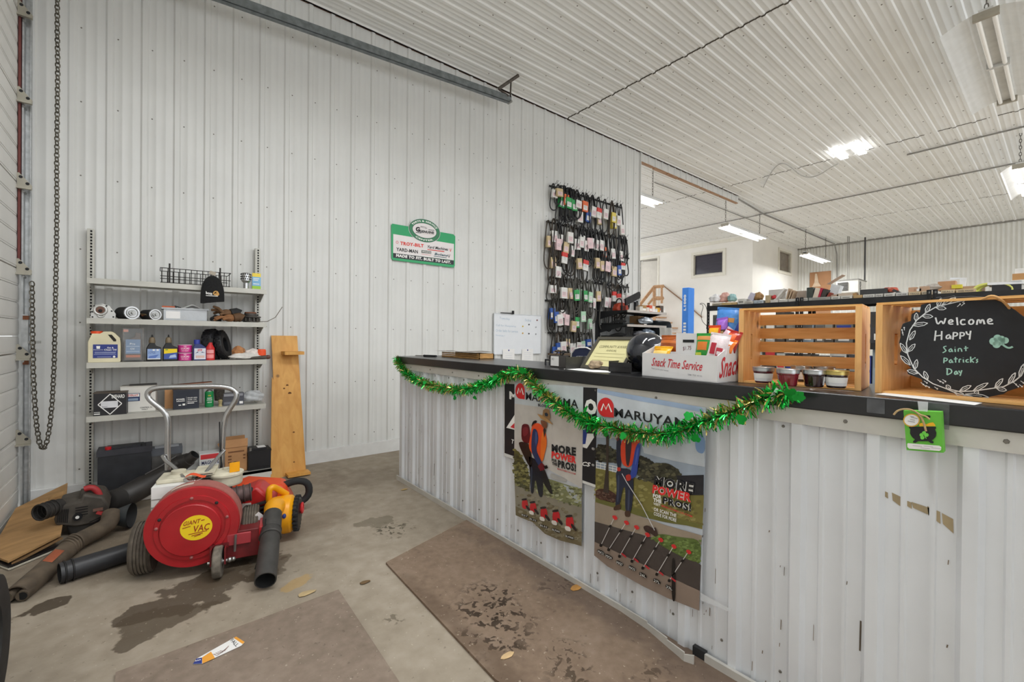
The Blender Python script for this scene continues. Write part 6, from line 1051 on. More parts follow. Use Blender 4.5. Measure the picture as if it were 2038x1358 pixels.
T2('POWER', (390, 585), (640, 645), (396, 530), WINK, 11, .09); T2('POWER', (390, 585), (640, 645), (396, 530), mat('dd3130', .3)); T2('FOR', (395, 612), (450, 624), (396, 588), WINK); T2('THE', (398, 640), (450, 652), (398, 616), WINK); T2('VISIT', (398, 660), (444, 670), (398, 645), WINK, 12, .02); T2('MARUYAMA-US.COM', (452, 672), (648, 742), (452, 660), mat('d0383c', .3), 12, .02); T2('OR SCAN THE', (400, 698), (545, 742), (402, 676), WINK, 12, .02); T2('CODE FOR MORE', (400, 726), (545, 772), (402, 704), WINK, 12, .02); T2('MARUYAMA', (140, 95), (690, 190), (140, 38), INK, 4, .015); logo(c2, 85, 35, 52, 62, 4)
for i, (a, b) in enumerate((((145, 745), (60, 920)), ((220, 778), (110, 948)), ((285, 808), (180, 990)), ((355, 855), (260, 1022)), ((440, 888), (330, 1066)), ((525, 930), (420, 1106)), ((620, 965), (500, 1146)))):
    g.stroke([c2(*a, 11), c2(*b, 11)], .003, (1, 0, 0), mat('cdc9c6', .3)); A2([(a[0] - 16, a[1] - 14), (a[0] + 10, a[1] - 18), (a[0] + 26, a[1] + 6), (a[0] + 4, a[1] + 16)], 'cc2f30', 12); m_ = (a[0] * .7 + b[0] * .3, a[1] * .7 + b[1] * .3); A2([(m_[0] - 12, m_[1] - 2), (m_[0] + 8, m_[1] - 12), (m_[0] + 10, m_[1] + 6), (m_[0] - 6, m_[1] + 12)], '1d1b1b', 12); A2([(b[0] - 8, b[1] - 10), (b[0] + 10, b[1] - 8), (b[0] + 8, b[1] + 12), (b[0] - 10, b[1] + 10)], '1d1b1b', 12)
    if i > 1: A2([(b[0] + 10, b[1] - 25), (b[0] + 45, b[1] + 0), (b[0] + 42, b[1] + 14), (b[0] + 12, b[1] - 12)], 'b8343a', 12)
    x, y = b[0] - 22, b[1] + 36; A2([(x, y - 14), (x + 48, y + 10), (x + 46, y + 34), (x - 2, y + 10)], '1b1a1a', 12); g.text(('MX21', 'MX24', 'MX27', 'MX33', '26L', '27L', '33L')[i], c2(x + 4, y + 10, 13), c2(x + 42, y + 28, 13), c2(x + 4, y - 6, 13), WINK)
A2([(515, 1000), (535, 1005), (540, 1285), (515, 1275)], '1c1a1a', 11); g.build('printed_sheet', p2)
g = MB(); g.prism([on(x, y, 0, 1.788) for x, y in ((1394, 1180), (1455, 1213), (1453, 1219), (1394, 1195))], (-.0005, 0, 0), CLEARB); solo(g, 'poster_tape', 'clear tape tail at the lower right corner of the trimmer poster', 'tape')

# tinsel garland ----------------------------------------------------
ga = thing('tinsel_garland', 'green and gold tinsel garland with foil shamrocks swagged along the counter front', 'garland', tuple(on(1035, 745, 0, 1.76)))
gpx = [(789, 712, 1.775), (800, 735, 1.765), (820, 752, 1.765), (845, 764, 1.765), (880, 772, 1.765), (915, 777, 1.765), (950, 770, 1.765), (985, 757, 1.765), (1020, 742, 1.755), (1037, 738, 1.75), (1055, 758, 1.755), (1080, 782, 1.75), (1110, 806, 1.75), (1150, 832, 1.75), (1190, 846, 1.75), (1230, 855, 1.75), (1275, 862, 1.75), (1320, 866, 1.75), (1360, 858, 1.75), (1400, 838, 1.75), (1440, 826, 1.75), (1480, 812, 1.75), (1520, 793, 1.75), (1545, 786, 1.74), (1575, 780, 1.74)]
gl = smooth([on(x, y, 0, z) for x, y, z in gpx]); sp = resample(gl, .006)
TG = mat('17a53a', .18, metal=.75, var=.3, scale=60); TG2 = mat('22bf4c', .15, metal=.6, var=.3, scale=50); TGO = mat('b9a860', .22, metal=.85, var=.25, scale=60); TDK = mat('0b4a1c', .3, metal=.5)
g = MB(); g.tube(sp[::4], .006, TDK, 5); rnd = random.Random(11)
for i in range(1, len(sp) - 1):
    t = (sp[i + 1] - sp[i - 1]).normalized(); u = t.orthogonal().normalized(); w = t.cross(u)
    gold = .5 + .5 * sin(i * .045 + 2.2 * sin(i * .013))
    for k in range(8):
        a = rnd.random() * 6.283; e = (u * cos(a) + w * sin(a)); ln = rnd.uniform(.030, .056); d = (e + t * rnd.uniform(-.7, .7)).normalized(); wd = d.cross(V((rnd.uniform(-1, 1), rnd.uniform(-1, 1), rnd.uniform(-1, 1)))).normalized() * rnd.uniform(.0015, .0036)
        p0 = sp[i] + e * .003; p1 = p0 + d * ln * .6; p2_ = p0 + d * ln + V((0, 0, -.006))
        g.add([p0 - wd, p0 + wd, p1 + wd, p1 - wd, p2_ + wd * .7, p2_ - wd * .7], [(0, 1, 2, 3), (3, 2, 4, 5)], TGO if rnd.random() < .12 + .42 * gold else (TG if rnd.random() < .6 else TG2))
g.build('tinsel', ga)
for i, (x, y, s) in enumerate(((845, 762, .8), (878, 780, .8), (905, 792, .9), (945, 792, .8), (965, 776, .8), (985, 752, 1), (1040, 738, 1), (1075, 784, 1), (1110, 815, 1), (1140, 818, .9), (1165, 815, 1), (1205, 862, 1), (1240, 868, .9), (1300, 875, .9), (1370, 828, 1), (1385, 873, .9), (1475, 835, 1), (1505, 800, .9), (1575, 785, 1.2), (1590, 790, 1))):
    p = on(x, y, 0, 1.715); g = MB(); rot = MX.Rotation(rnd.uniform(-.8, .8), 3, 'Z') @ MX.Rotation(rnd.uniform(-.5, .5), 3, 'Y') @ MX.Rotation(rnd.uniform(0, 6), 3, 'X'); r = .0115 * s
    q = []
    for k in range(42):
        a = 2 * pi * k / 42; rr = r * (1.25 + .75 * abs(cos(1.5 * a)) - .25 * (abs(cos(1.5 * a)) > .97)); q.append(p + rot @ V((0, cos(a) * rr, sin(a) * rr)))
    g.prism(q, rot @ V((.0006, 0, 0)), mat('12a03a', .15, metal=.45, var=.2)); g.build('foil_shamrock', ga)
g = MB(); g.prism([on(x, y, 0, 1.725) for x, y in ((1533, 788), (1545, 772), (1549, 774), (1538, 800))], (-.001, 0, 0), CLEARB); g.build('tape', ga)
# ------------------------------------------------------------------ signs on the back wall
SY = WY - .028; c4 = lambda x, y, k=0: on(740 + x / 8.486, 400 + y / 8.486, 1, SY) + V((0, -.0012 * k, 0))
sg = thing('parts_sign', 'green and white metal parts and service center sign on the ribbed wall', 'sign', tuple(c4(860, 1060))); g = MB(); GRN = mat('0f9a5c', .35, var=.04); GRD = mat('2c7a52', .4, var=.05); OFF = mat('e2dcdb', .4, var=.03)
rr = lambda x0, y0, x1, y1, x2, y2, x3, y3: [(x0 + 20, y0), (x1 - 25, y1 - 5), (x1 + 8, y1 + 30), (x2 + 5, y2 - 30), (x2 - 20, y2), (x3 + 25, y3), (x3, y3 - 30), (x0, y0 + 25)]
g.prism([c4(*p) for p in rr(325, 385, 1400, 570, 1395, 1128, 330, 1000)], (0, -.003, 0), GRN); el = lambda rx, ry, n=40: [(885 + rx * cos(2 * pi * i / n), 505 + ry * sin(2 * pi * i / n) + (rx * cos(2 * pi * i / n)) * .18) for i in range(n)]
g.prism([c4(*p, 1) for p in el(268, 198)], (0, -.004, 0), mat('cfd8d2', .4)); g.build('panel', sg); g = MB(); P4 = lambda pts, m, k: g.poly([c4(*p, k) for p in pts], m)
P4([(360, 560), (1385, 728), (1382, 1005), (358, 880)], OFF, 3.2); P4([(358, 880), (1382, 1010), (1380, 1082), (358, 960)], mat('23222b', .5), 3.2); P4(el(262, 192), INK, 5); P4(el(256, 186), GRD, 5.5); P4(el(206, 128), INK, 6); P4(el(200, 122), OFF, 6.5)
def T4(s, a, b, c, m, k=4, bold=.03, sh=0): g.text(s, c4(*a, k), c4(*b, k), c4(*c, k), m, bold=bold, shear=sh)
RT = mat('d63a2e', .5)
T4('TROY-BILT', (475, 745), (872, 790), (478, 685), RT, 4, .05); g.torus(c4(425, 700, 4), .014, .0022, RT, n=20, k=4); T4('YARD-MAN', (410, 845), (775, 890), (410, 785), INK, 4, .03); T4('Yard Machines', (935, 800), (1285, 845), (938, 750), INK, 4, .03, .2); P4([(935, 815), (1220, 850), (1222, 866), (935, 828)], RT, 4); T4('Bolens', (1055, 915), (1280, 945), (1058, 875), mat('2b5560', .5), 4, .04, .2); P4([(1045, 930), (1260, 958), (1262, 968), (1045, 940)], mat('2b5560', .5), 4)
P4([(835, 832), (1000, 852), (1000, 895), (835, 878)], mat('4a5548', .5), 4); T4('WHITE', (842, 870), (992, 888), (842, 842), OFF, 5, .03); T4('Outdoor', (840, 905), (1000, 925), (840, 890), RT, 4, .0)
for x, y in ((1325, 840), (1300, 940)): [g.stroke([c4(x, y + 20, 4), c4(x + dx, y - 35, 4)], .004, (0, 1, 0), RT if y < 900 else INK) for dx in (-18, 2, 22)]
T4('MADE TO FIT. BUILT TO LAST.', (405, 945), (1330, 1062), (410, 895), WINK, 4, .05); T4('GENUINE', (800, 535), (1045, 565), (800, 490), INK, 8, .05); T4('G', (735, 520), (808, 530), (735, 435), INK, 8, .06); T4('MTD', (822, 455), (925, 480), (822, 425), INK, 8, .0); P4([(950, 485), (1050, 497), (1050, 506), (950, 494)], INK, 8); P4([(735, 530), (830, 542), (830, 552), (735, 540)], INK, 8); T4('FACTORY PARTS', (840, 555), (1030, 577), (840, 546), mat('b59a98', .5), 8, 0)
def arc(s, rx, ry, a0, a1, hh, k, flip=1):
    vs, fs = text2d(s, .03); q = []
    for x, y in vs:
        a = a0 + (a1 - a0) * x; e = 1 + flip * hh * (y - .5); px, py = rx * cos(a) * e, ry * sin(a) * e; q.append(c4(885 + px, 505 + py + px * .18, k))
    g.add(q, fs, WINK)
arc('PARTS & SERVICE', 230, 158, R_(208), R_(334), .17, 7); arc('CENTER', 230, 158, R_(130), R_(52), .17, 7, -1); g.build('lettering', sg)
# whiteboard
wbd = thing('whiteboard', 'small whiteboard with faint blue notes and magnets on the back wall', 'whiteboard', (4.13, SY, 1.14)); g = MB(); wx0, wx1, wz0, wz1 = 3.69, 4.57, 1.135, 1.70
g.bb(wx0, wx1, SY, SY + .01, wz0, wz1, mat('e3e6ea', .25, var=.02)); g.build('board', wbd); g = MB(); [g.bb(a, b, SY - .006, SY + .012, c, d, mat('c9ccce', .35, metal=.3)) for a, b, c, d in ((wx0 - .008, wx1 + .008, wz1, wz1 + .01), (wx0 - .008, wx1 + .008, wz0 - .01, wz0), (wx0 - .008, wx0, wz0, wz1), (wx1, wx1 + .008, wz0, wz1))]; g.build('frame', wbd)
g = MB(); HB = mat('a3b6c8', .6, var=.1); y = SY - .0006
for s, x, z, w, h in (('Tuesday', .09, .485, .19, .04), ('Stihl', .56, .48, .12, .035), ('Call for Husqvarna', .03, .385, .36, .035), ('Order belts for service', .03, .315, .40, .035), ('Invoices !', .03, .255, .16, .025)): g.text(s, (wx0 + x, y, wz0 + z), (wx0 + x + w, y, wz0 + z - .01), (wx0 + x, y, wz0 + z + h), HB)
g.build('handwriting', wbd)
for (dx, dz, c, lab) in ((.80, .50, '7a3030', 'dark red magnet at the top right of the whiteboard'), (.64, .43, '35363c', 'upper black magnet in the middle of the whiteboard'), (.52, .40, 'd9b93c', 'upper yellow magnet on the whiteboard'), (.78, .395, 'a9abb0', 'upper grey magnet on the whiteboard'), (.52, .30, 'd2a84a', 'lower yellow magnet on the whiteboard'), (.64, .295, '35363c', 'lower black magnet on the whiteboard'), (.78, .29, 'a9abb0', 'lower grey magnet on the whiteboard')):
    g = MB(); g.cyl((wx0 + dx, y, wz0 + dz), (wx0 + dx, y - .008, wz0 + dz), .011, mat(c, .4), 12); solo(g, 'magnet', lab, 'magnet', 'whiteboard magnets')
for px0, px1, lab in ((1000, 1023, 'left of two paper notes clipped to the lower edge of the whiteboard'), (1038, 1060, 'right of two paper notes clipped to the lower edge of the whiteboard')):
    a, b = on(px0, 700, 1, SY), on(px1, 700, 1, SY); t = thing('paper_note', lab, 'paper', (a.x, SY, 1.0)); g = MB(); zt, zb = 1.205, 1.0; g.grid(lambda u, v: (a.x + (b.x - a.x) * u + .012 * v * (u - .5), SY - .010 - .012 * sin(pi * u) * v, zt + (zb - zt) * v), 6, 8, PAPER); g.build('sheet', t); g = MB(); g.ball(((a.x + b.x) / 2, SY - .012, zt - .02), (.012, .006, .012), mat('5a5aa0', .4), 10, 6); g.build('pin', t); g = MB(); [g.bb(a.x + .03, b.x - .05, SY - .0265, SY - .026, zt - .06 - .03 * k, zt - .058 - .03 * k, mat('b9c2d2', .6)) for k in range(4)]; g.build('rule_lines', t)
g = MB(); g.bb(wx0 + .1, wx0 + .3, SY - .03, SY - .01, wz1 + .011, wz1 + .022, MATT); g.box((wx0 + .32, SY - .02, wz1 + .03), (.03, .02, .05), MATT); solo(g, 'marker_pen', 'black marker pen lying along the top of the whiteboard', 'pen')

# ------------------------------------------------------------------ belts on hooks
BLK = mat('1d1d1f', .6, var=.2, scale=30); BRN = mat('3f362c', .65, var=.25, scale=30); GRY = mat('4a4842', .6, var=.2, scale=30); DK = mat('2b2824', .65, var=.25)
BN = {BLK: 'black', BRN: 'brown', GRY: 'grey', DK: 'dark'}
CN = {'tan': 'tan', 'red': 'red and white', 'green': 'green', 'blue': 'blue', 'pale': 'pale green', 'pink': 'pale pink', 'gold': 'yellow'}
TC = {'white': mat('dddcd8', .7, var=.05), 'tan': mat('c9b48c', .7, var=.08), 'red': mat('c93630', .6), 'green': mat('2f9a52', .6), 'blue': mat('2f55a0', .6), 'pale': mat('a9cdb0', .6), 'pink': mat('dfc3c6', .7), 'gold': mat('d6c04a', .5), 'orange': mat('d9683a', .6)}
rb_ = random.Random(5)
# rows: hook height, list of (x, length, sleeve, belt)
ROWS = []
def row(z, px0, px1, items, nm): ROWS.append((z, px0, px1, items, nm))
B, N, G, D_ = BLK, BRN, GRY, DK
row(3.74, 1098, 1237, [(1101, .40, 'white', B, 1), (1104, .62, None, B, 0), (1108, .30, 'tan', B, 1), (1117, .62, 'green', B, 3), (1123, .50, 'orange', B, 2), (1128, .58, 'green', B, 3), (1134, .52, 'green', B, 3), (1140, .48, 'green', B, 2), (1146, .46, 'white', B, 2), (1152, .72, 'white', B, 1), (1160, .50, 'orange', B, 1), (1165, .56, None, B, 1), (1170, .72, 'blue', B, 2), (1178, .62, 'white', B, 2), (1188, .58, 'red', B, 1), (1192, .74, 'tan', B, 1), (1203, .56, 'white', B, 1), (1216, .62, 'gold', N, 2), (1221, .86, 'gold', N, 1), (1228, .60, 'white', B, 1), (1233, .92, 'white', B, 1)], 'top')
row(3.18, 1093, 1248, [(1094, .72, 'tan', N, 1), (1101, .66, 'white', N, 3), (1107, .70, 'pink', D_, 2), (1115, .62, 'white', B, 2), (1124, .74, 'tan', D_, 2), (1130, .55, 'white', G, 1), (1139, .80, 'white', N, 2), (1146, .64, 'white', D_, 2), (1153, .62, 'white', B, 2), (1158, .56, 'white', B, 2), (1164, .60, 'white', B, 2), (1171, .58, 'pink', B, 2), (1179, .55, 'white', B, 3), (1187, .52, 'white', B, 3), (1194, .58, 'white', B, 3), (1203, .66, 'orange', D_, 2), (1210, .62, None, B, 2), (1217, .70, 'white', B, 3), (1237, .88, 'white', B, 4), (1244, .52, None, B, 2)], 'second')
row(2.86, 1097, 1252, [(1102, .66, 'tan', N, 2), (1108, .90, 'white', N, 3), (1120, .50, 'red', D_, 1), (1127, .60, None, D_, 1), (1146, 1.15, None, B, 1), (1150, .60, 'tan', G, 1), (1156, .70, None, D_, 1), (1163, .60, 'red', D_, 2), (1186, .52, 'tan', D_, 2), (1192, .54, 'white', B, 2), (1198, .50, 'tan', B, 2), (1205, .58, 'pink', B, 2), (1213, .60, 'white', B, 2), (1220, .66, 'tan', G, 2), (1229, .62, 'blue', B, 1), (1239, .42, 'red', B, 1), (1247, .36, None, B, 1)], 'third')
row(2.33, 1100, 1252, [(1100, .38, 'white', D_, 1), (1107, .38, None, D_, 1), (1120, .55, 'white', D_, 2), (1126, .62, 'white', N, 1), (1134, .58, 'tan', G, 4), (1145, .55, 'green', G, 3), (1153, .60, 'pale', D_, 3), (1164, .62, 'green', G, 3), (1172, .60, 'pale', G, 2), (1181, .70, 'white', G, 2), (1190, .48, 'tan', D_, 1), (1203, .80, 'white', G, 2), (1212, .80, 'pink', D_, 1), (1221, .54, 'red', N, 1), (1228, .58, 'red', N, 1), (1234, .78, 'tan', D_, 3), (1240, .56, 'white', D_, 2), (1247, .46, 'white', D_, 1)], 'fourth')
row(1.97, 1092, 1180, [(1099, .48, 'blue', D_, 3), (1106, .56, 'blue', D_, 2), (1113, .80, 'white', D_, 1), (1120, .42, 'white', N, 1), (1128, .72, 'pink', D_, 1), (1139, .80, 'tan', G, 2), (1149, .62, 'green', N, 3), (1159, .58, 'pale', G, 2), (1167, .88, None, G, 1), (1175, .86, 'pale', G, 2)], 'fifth')
row(1.47, 1098, 1180, [(1106, .55, 'blue', D_, 2), (1113, .50, 'blue', N, 2), (1120, .50, 'white', D_, 2), (1131, .42, 'tan', D_, 2), (1140, .48, 'white', D_, 2), (1149, .44, 'white', D_, 2), (1160, .40, 'pale', D_, 1), (1172, .36, 'blue', D_, 1)], 'bottom')
for (z, px0, px1, items, nm) in ROWS:
    xa = on(px0, 600, 1, WY - .05).x; xb = on(px1, 600, 1, WY - .05).x
    t = thing('belt_rail', 'black hook rail holding the %s row of belts on the wall' % nm, 'rail', ((xa + xb) / 2, WY - .03, z), 0, 'belt hook rails'); g = MB(); g.bb(xa - .05, xb + .02, WY - .032, WY - .018, z - .034, z - .010, MATT); g.build('bar', t)
    for i, it in enumerate(items):
        px, ln, col, bm, loops = it; x = on(px, 500, 1, WY - .10).x; z0 = z + rb_.uniform(-.02, .02); w = min(.34, .13 + .19 * ln) * rb_.uniform(.85, 1.2); ln *= 1.06; yy = WY - .075 - .02 * (i % 3)
        g = MB(); g.tube([(x, WY - .03, z - .02), (x, WY - .14, z0 - .012), (x + .015, WY - .155, z0 + .025)], .003, WIRE, 5); g.build('hook', t)
        lab = '%s drive belt with %s, %s from left, %s hook row' % (BN[bm], CN.get(col, col).replace(' and ', '-') + ' sleeve' if col else 'no sleeve', ORD(i), nm)
        b = thing('drive_belt', lab, 'belt', (x, yy, z0 - ln), 0, 'drive belts on the %s hook row' % nm); g = MB()
        for k in range(loops):
            ww = w * (1 - .16 * k); L = ln * (1 - .07 * k - .05 * rb_.random()); ph = rb_.uniform(-.25, .25); pts = []; lean = rb_.uniform(-.05, .05) * ln; pin = .35 + .4 * rb_.random()
            for j in range(30):
                a = 2 * pi * j / 30; s = (1 - cos(a)) / 2; pts.append((x + sin(a) * ww / 2 * (1 - pin * .5 * sin(pi * s)) * (.55 + .45 * s) + lean * s + ph * .06, yy + .012 * sin(2 * a + k) - .012 * k, z0 - L * s))
            g.tube(pts, .0105 if loops < 3 else .009, bm, 5, closed=True)
        g.build('loop', b)
        if col:
            g = MB(); hh = .12 if ln < .5 else .17; zc = z0 - ln * rb_.uniform(.38, .52); tw = min(w * .7, .115) * rb_.uniform(.8, 1.1); m4 = MX.Translation((x + rb_.uniform(-.015, .015), yy - .022, zc)) @ MX.Rotation(rb_.uniform(-.12, .12), 4, 'Y'); g.M = m4
            g.bb(-tw / 2, tw / 2, -.02, .03, -hh / 2, hh / 2, TC[col] if col != 'red' else TC['white']); y = -.0206
            if col == 'red': g.bb(-tw / 2 - .001, tw / 2 + .001, -.0205, .031, hh * .1, hh / 2 + .001, TC['red'])
            else: g.poly([(-tw * .38, y, -hh * .35), (tw * .38, y, -hh * .35), (tw * .38, y, hh * .1), (-tw * .38, y, hh * .1)], TC['white'] if col not in ('white', 'tan', 'pink') else TC['pink'])
            for q in range(3): g.poly([(-tw * .3, y - .0004, hh * (.02 - .1 * q)), (tw * .25, y - .0004, hh * (.02 - .1 * q)), (tw * .25, y - .0004, hh * (.045 - .1 * q)), (-tw * .3, y - .0004, hh * (.045 - .1 * q))], mat('8a8a8c', .7))
            g.M = None; o = g.build('sleeve', b); o['label'] = '%s paper sleeve' % ('orange' if col == 'orange' else CN.get(col, col))
t = thing('water_bottle', 'blue labelled bottle on the shop desk under the belts', 'bottle', (5.45, 4.55, 1.0)); c = on(1187, 695, 1, 4.5); g = MB(); g.lathe((c.x, c.y, c.z - .07), [(.04, 0), (.045, .01), (.045, .14), (.02, .17), (.02, .19)], mat('7fb0d8', .2), 18); g.build('bottle', t); g = MB(); g.lathe((c.x, c.y, c.z), [(.0458, 0), (.0458, .05)], mat('2d67b0', .5), 18); g.lathe((c.x, c.y, c.z + .12), [(.022, 0), (.022, .02), (0, .02)], mat('2d67b0', .5), 12); g.build('label', t)
# desk that carries them behind the counter
dk = thing('shop_desk', 'plain work desk against the back wall behind the counter', 'desk', (5.3, 4.6, 0)); g = MB(); zt = c.z - .07; g.bb(4.7, 5.8, 4.3, WY - .05, zt - .03, zt, mat('6a5a48', .6)); g.build('desk_top', dk)
for a in (4.75, 5.75):
    for b in (4.35, WY - .1): g = MB(); g.bb(a - .025, a + .025, b - .025, b + .025, 0, zt - .03, MATT); g.build('leg', dk)

# ------------------------------------------------------------------ black tool shelf by the wall end
tsf = thing('tool_shelf', 'black steel shelf unit against the back wall beside the belts', 'shelf', (6.41, 4.72, 0)); TB_ = mat('1c1d20', .5, var=.2); TL = mat('b9b2ac', .5, var=.1)
for a, b in ((5.87, 5.0), (6.93, 5.0)): g = MB(); g.bb(a - .03, a + .03, b - .03, b + .03, 0, 2.07, TB_); g.build('post', tsf)
g = MB(); g.bb(5.87, 6.95, 4.97, 5.01, 2.05, 2.09, mat('8a8c90', .5)); g.build('top_rail', tsf)
TZ = (1.83, 1.60, 1.39, 1.05)
for z in TZ:
    g = MB(); g.bb(5.87, 6.97, 4.40, 5.0, z - .02, z, TB_); o = g.build('shelf_board', tsf); g = MB(); g.bb(5.87, 6.97, 4.385, 4.40, z - .035, z + .003, TL if z > 1.1 else TB_); g.build('front_lip', o)
    for a in (5.87, 6.93): g = MB(); g.prism([(a, 4.42, z - .02), (a, 5.0, z - .02), (a, 5.0, z - .14)], (.02, 0, 0), TB_); g.build('bracket', o)
t = saw('chainsaw', 'orange chainsaw with a black guide bar cover on the top of the black tool shelf', (6.12, 4.72, TZ[0]), 0, mat('a8391f', .45, var=.2), MATT, .85); g = MB(); g.prism([(.05, -.08, .10), (.42, -.08, .24), (.45, -.08, .30), (.42, -.08, .36), (.03, -.08, .21)], (0, .03, 0), MATT); g.build('bar_cover', t, False)
rnd = random.Random(3)
for i, (x, c, w_, h_, lab) in enumerate(((6.28, 'd9d2c6', .07, .08, 'white small parts box just right of the orange chainsaw'), (6.36, 'a9814a', .12, .10, 'tan paper packet on the tool shelf top'), (6.46, 'd9cfc6', .08, .07, 'pale box between the tan packet and the orange bundle'), (6.54, 'e05a35', .09, .11, 'orange wrapped bundle on the tool shelf top'), (6.62, 'efe6e2', .08, .10, 'white packet with red print on the tool shelf top'), (6.70, 'dad6cf', .08, .06, 'low white box at the middle of the tool shelf edge'), (6.77, 'd9a83a', .07, .08, 'yellow carton on the tool shelf edge'), (6.82, 'c0582a', .05, .07, 'small rusty orange part beside the yellow carton'), (6.87, '4a3a2e', .09, .12, 'dark brown block standing at the right of the tool shelf'), (6.93, 'e6e4e0', .08, .09, 'white carton at the right end of the tool shelf top'))):
    carton('parts_box', lab, (x, 4.46, TZ[0] + .001), (w_, .09, h_), rnd.uniform(-.3, .3), mat(c, .6, var=.15), [(.1, .9, .1, .5, mat('efece6', .6))] if i % 2 else [])
SILV = mat('b9c0c8', .25, metal=.4, var=.2, bump=.6, scale=18); TARP = mat('5c646e', .5, var=.25, bump=.4, scale=10)
g = crumple((6.55, 4.52, TZ[1] + .075), (.17, .09, .072), SILV, 31); solo(g, 'foil_bag', 'silvery crumpled bag on the second board of the tool shelf', 'bag')
carton('brown_paper_box', 'tan box behind the silvery bag under the top board of the tool shelf', (6.62, 4.75, TZ[1]), (.24, .16, .17), .2, mat('b98f63', .8), [])
t = thing('grey_tarp', 'grey tarp draped over the right end of the tool shelf', 'tarp', (7.0, 4.5, 1.2)); g = MB()
def tarp(u, v): 
    s = u * 1.1; x = 6.70 + min(s, .38) + .10 * max(0, s - .38); z = 1.66 + .02 * sin(7 * u + 5 * v) - max(0, s - .34) * .92 + .015 * sin(9 * v); return (x, 4.36 + .5 * v, z)
g.grid(tarp, 22, 10, TARP); g.build('cloth', t)
t = thing('clear_cover', 'hanging sheet of grey translucent plastic at the right end of the tool shelf', 'plastic sheet', (7.0, 4.4, .9)); g = MB(); g.grid(lambda u, v: (6.72 + .42 * u + .02 * sin(9 * v), 4.36 + .02 * sin(14 * u) + .01 * sin(6 * v), 1.57 - .65 * v), 18, 8, mat('c9c7c2', .3, var=.1, alpha=.75)); g.build('sheet', t)
g = crumple((6.60, 4.52, TZ[2] + .085), (.17, .09, .08), mat('8e9cae', .25, metal=.35, var=.4, bump=.6, scale=14), 33); solo(g, 'foil_bag', 'blue grey crumpled foil bag on the lowest visible tool shelf board', 'bag')
g = crumple((6.34, 4.50, TZ[2] + .06), (.12, .09, .06), mat('6b6c70', .4, var=.5, bump=.6, scale=20), 35); solo(g, 'parts_heap', 'grey metal parts heap left of the blue grey foil bag', 'parts')
for k, z in enumerate((TZ[1], TZ[2])): g = MB(); g.grid(lambda u, v: (5.84 + .03 * v, 4.40 + .58 * u, z + .03 + .03 * sin(6 * u) * v + .02 * v), 10, 3, MATT); g.bb(5.90, 6.2, 4.5, 4.95, z + .001, z + .03, MATT); solo(g, 'black_panel', 'black flat parts on the %s tool shelf board, left end' % ('second' if k == 0 else 'third'), 'parts')  # flat black panels lying at the left end

# ------------------------------------------------------------------ blue lift post and stair
bpst = thing('lift_post', 'bright blue steel lift post with white vertical lettering', 'post', (8.1, 4.63, 0)); g = MB(); LB = mat('2f7fdb', .4, var=.05); g.bb(8.0, 8.22, 4.57, 4.70, 0, 2.375, LB); g.build('column', bpst, bevel=.006)
g = MB(); XL = 7.999; g.text('L1000', (XL, 4.615, 1.93), (XL, 4.615, 2.24), (XL, 4.665, 1.93), WINK, bold=.05)
for k in range(7): g.poly([(XL, 4.668, 1.30 + .06 * k), (XL, 4.612, 1.30 + .06 * k), (XL, 4.612, 1.338 + .06 * k), (XL, 4.668, 1.338 + .06 * k)], WINK)
g.build('lettering', bpst); g = MB(); g.bb(7.9, 8.32, 4.47, 4.80, 0, .02, LB); g.build('base_plate', bpst)
st = thing('wooden_stair', 'raw timber stair rail at the open office door', 'stair', (14.7, 10, 0)); LUM = wood('c9a27c', 'a97f58', 3, (4, 4, 4)); XR = 14.4
q = lambda x, y, X=XR: on(x, y, 0, X)
def beam(g, a, b, w): g.tube([a, b], w, LUM, 4)
g = MB(); beam(g, q(1274, 606), q(1302, 571), .07); beam(g, q(1290, 606), q(1302, 592), .05); g.build('sloped_rail', st); g = MB(); beam(g, q(1302, 640), q(1302, 569), .07); g.build('newel_post', st); g = MB(); beam(g, q(1302, 571), q(1321, 570), .06); beam(g, q(1304, 594), q(1320, 594), .07); g.build('top_rail', st); g = MB(); beam(g, q(1317, 604), q(1317, 571), .05); g.build('corner_post', st)
g = MB(); g.tube([q(1319, 568, PX - .06), q(1360, 600, PX - .06), q(1397, 632, PX - .06)], .022, mat('8a6a50', .6), 6); g.build('wall_rail', st)
for k in range(9):
    g = MB(); y = 10.6 - .24 * k; z = DZ - .2 * k; g.bb(14.5, PX - .05, y - .28 - .55, y - .55, z - .04, z, LUM); g.build('tread', st)
g = MB(); g.bb(14.0, PX - .02, 9.98, 11.2, DZ - .04, DZ, LUM); g.build('landing', st); g = MB(); [g.bb(a - .05, a + .05, b - .05, b + .05, 0, DZ - .04, LUM) for a, b in ((14.05, 10.1), (14.05, 11.1))]; g.build('landing_leg', st); g = MB(); g.prism([(14.5, 10.0, DZ - .1), (14.5, 10.0, DZ - .3), (14.5, 7.8, .0), (14.5, 8.1, .0)], (.05, 0, 0), LUM); g.build('stringer', st)

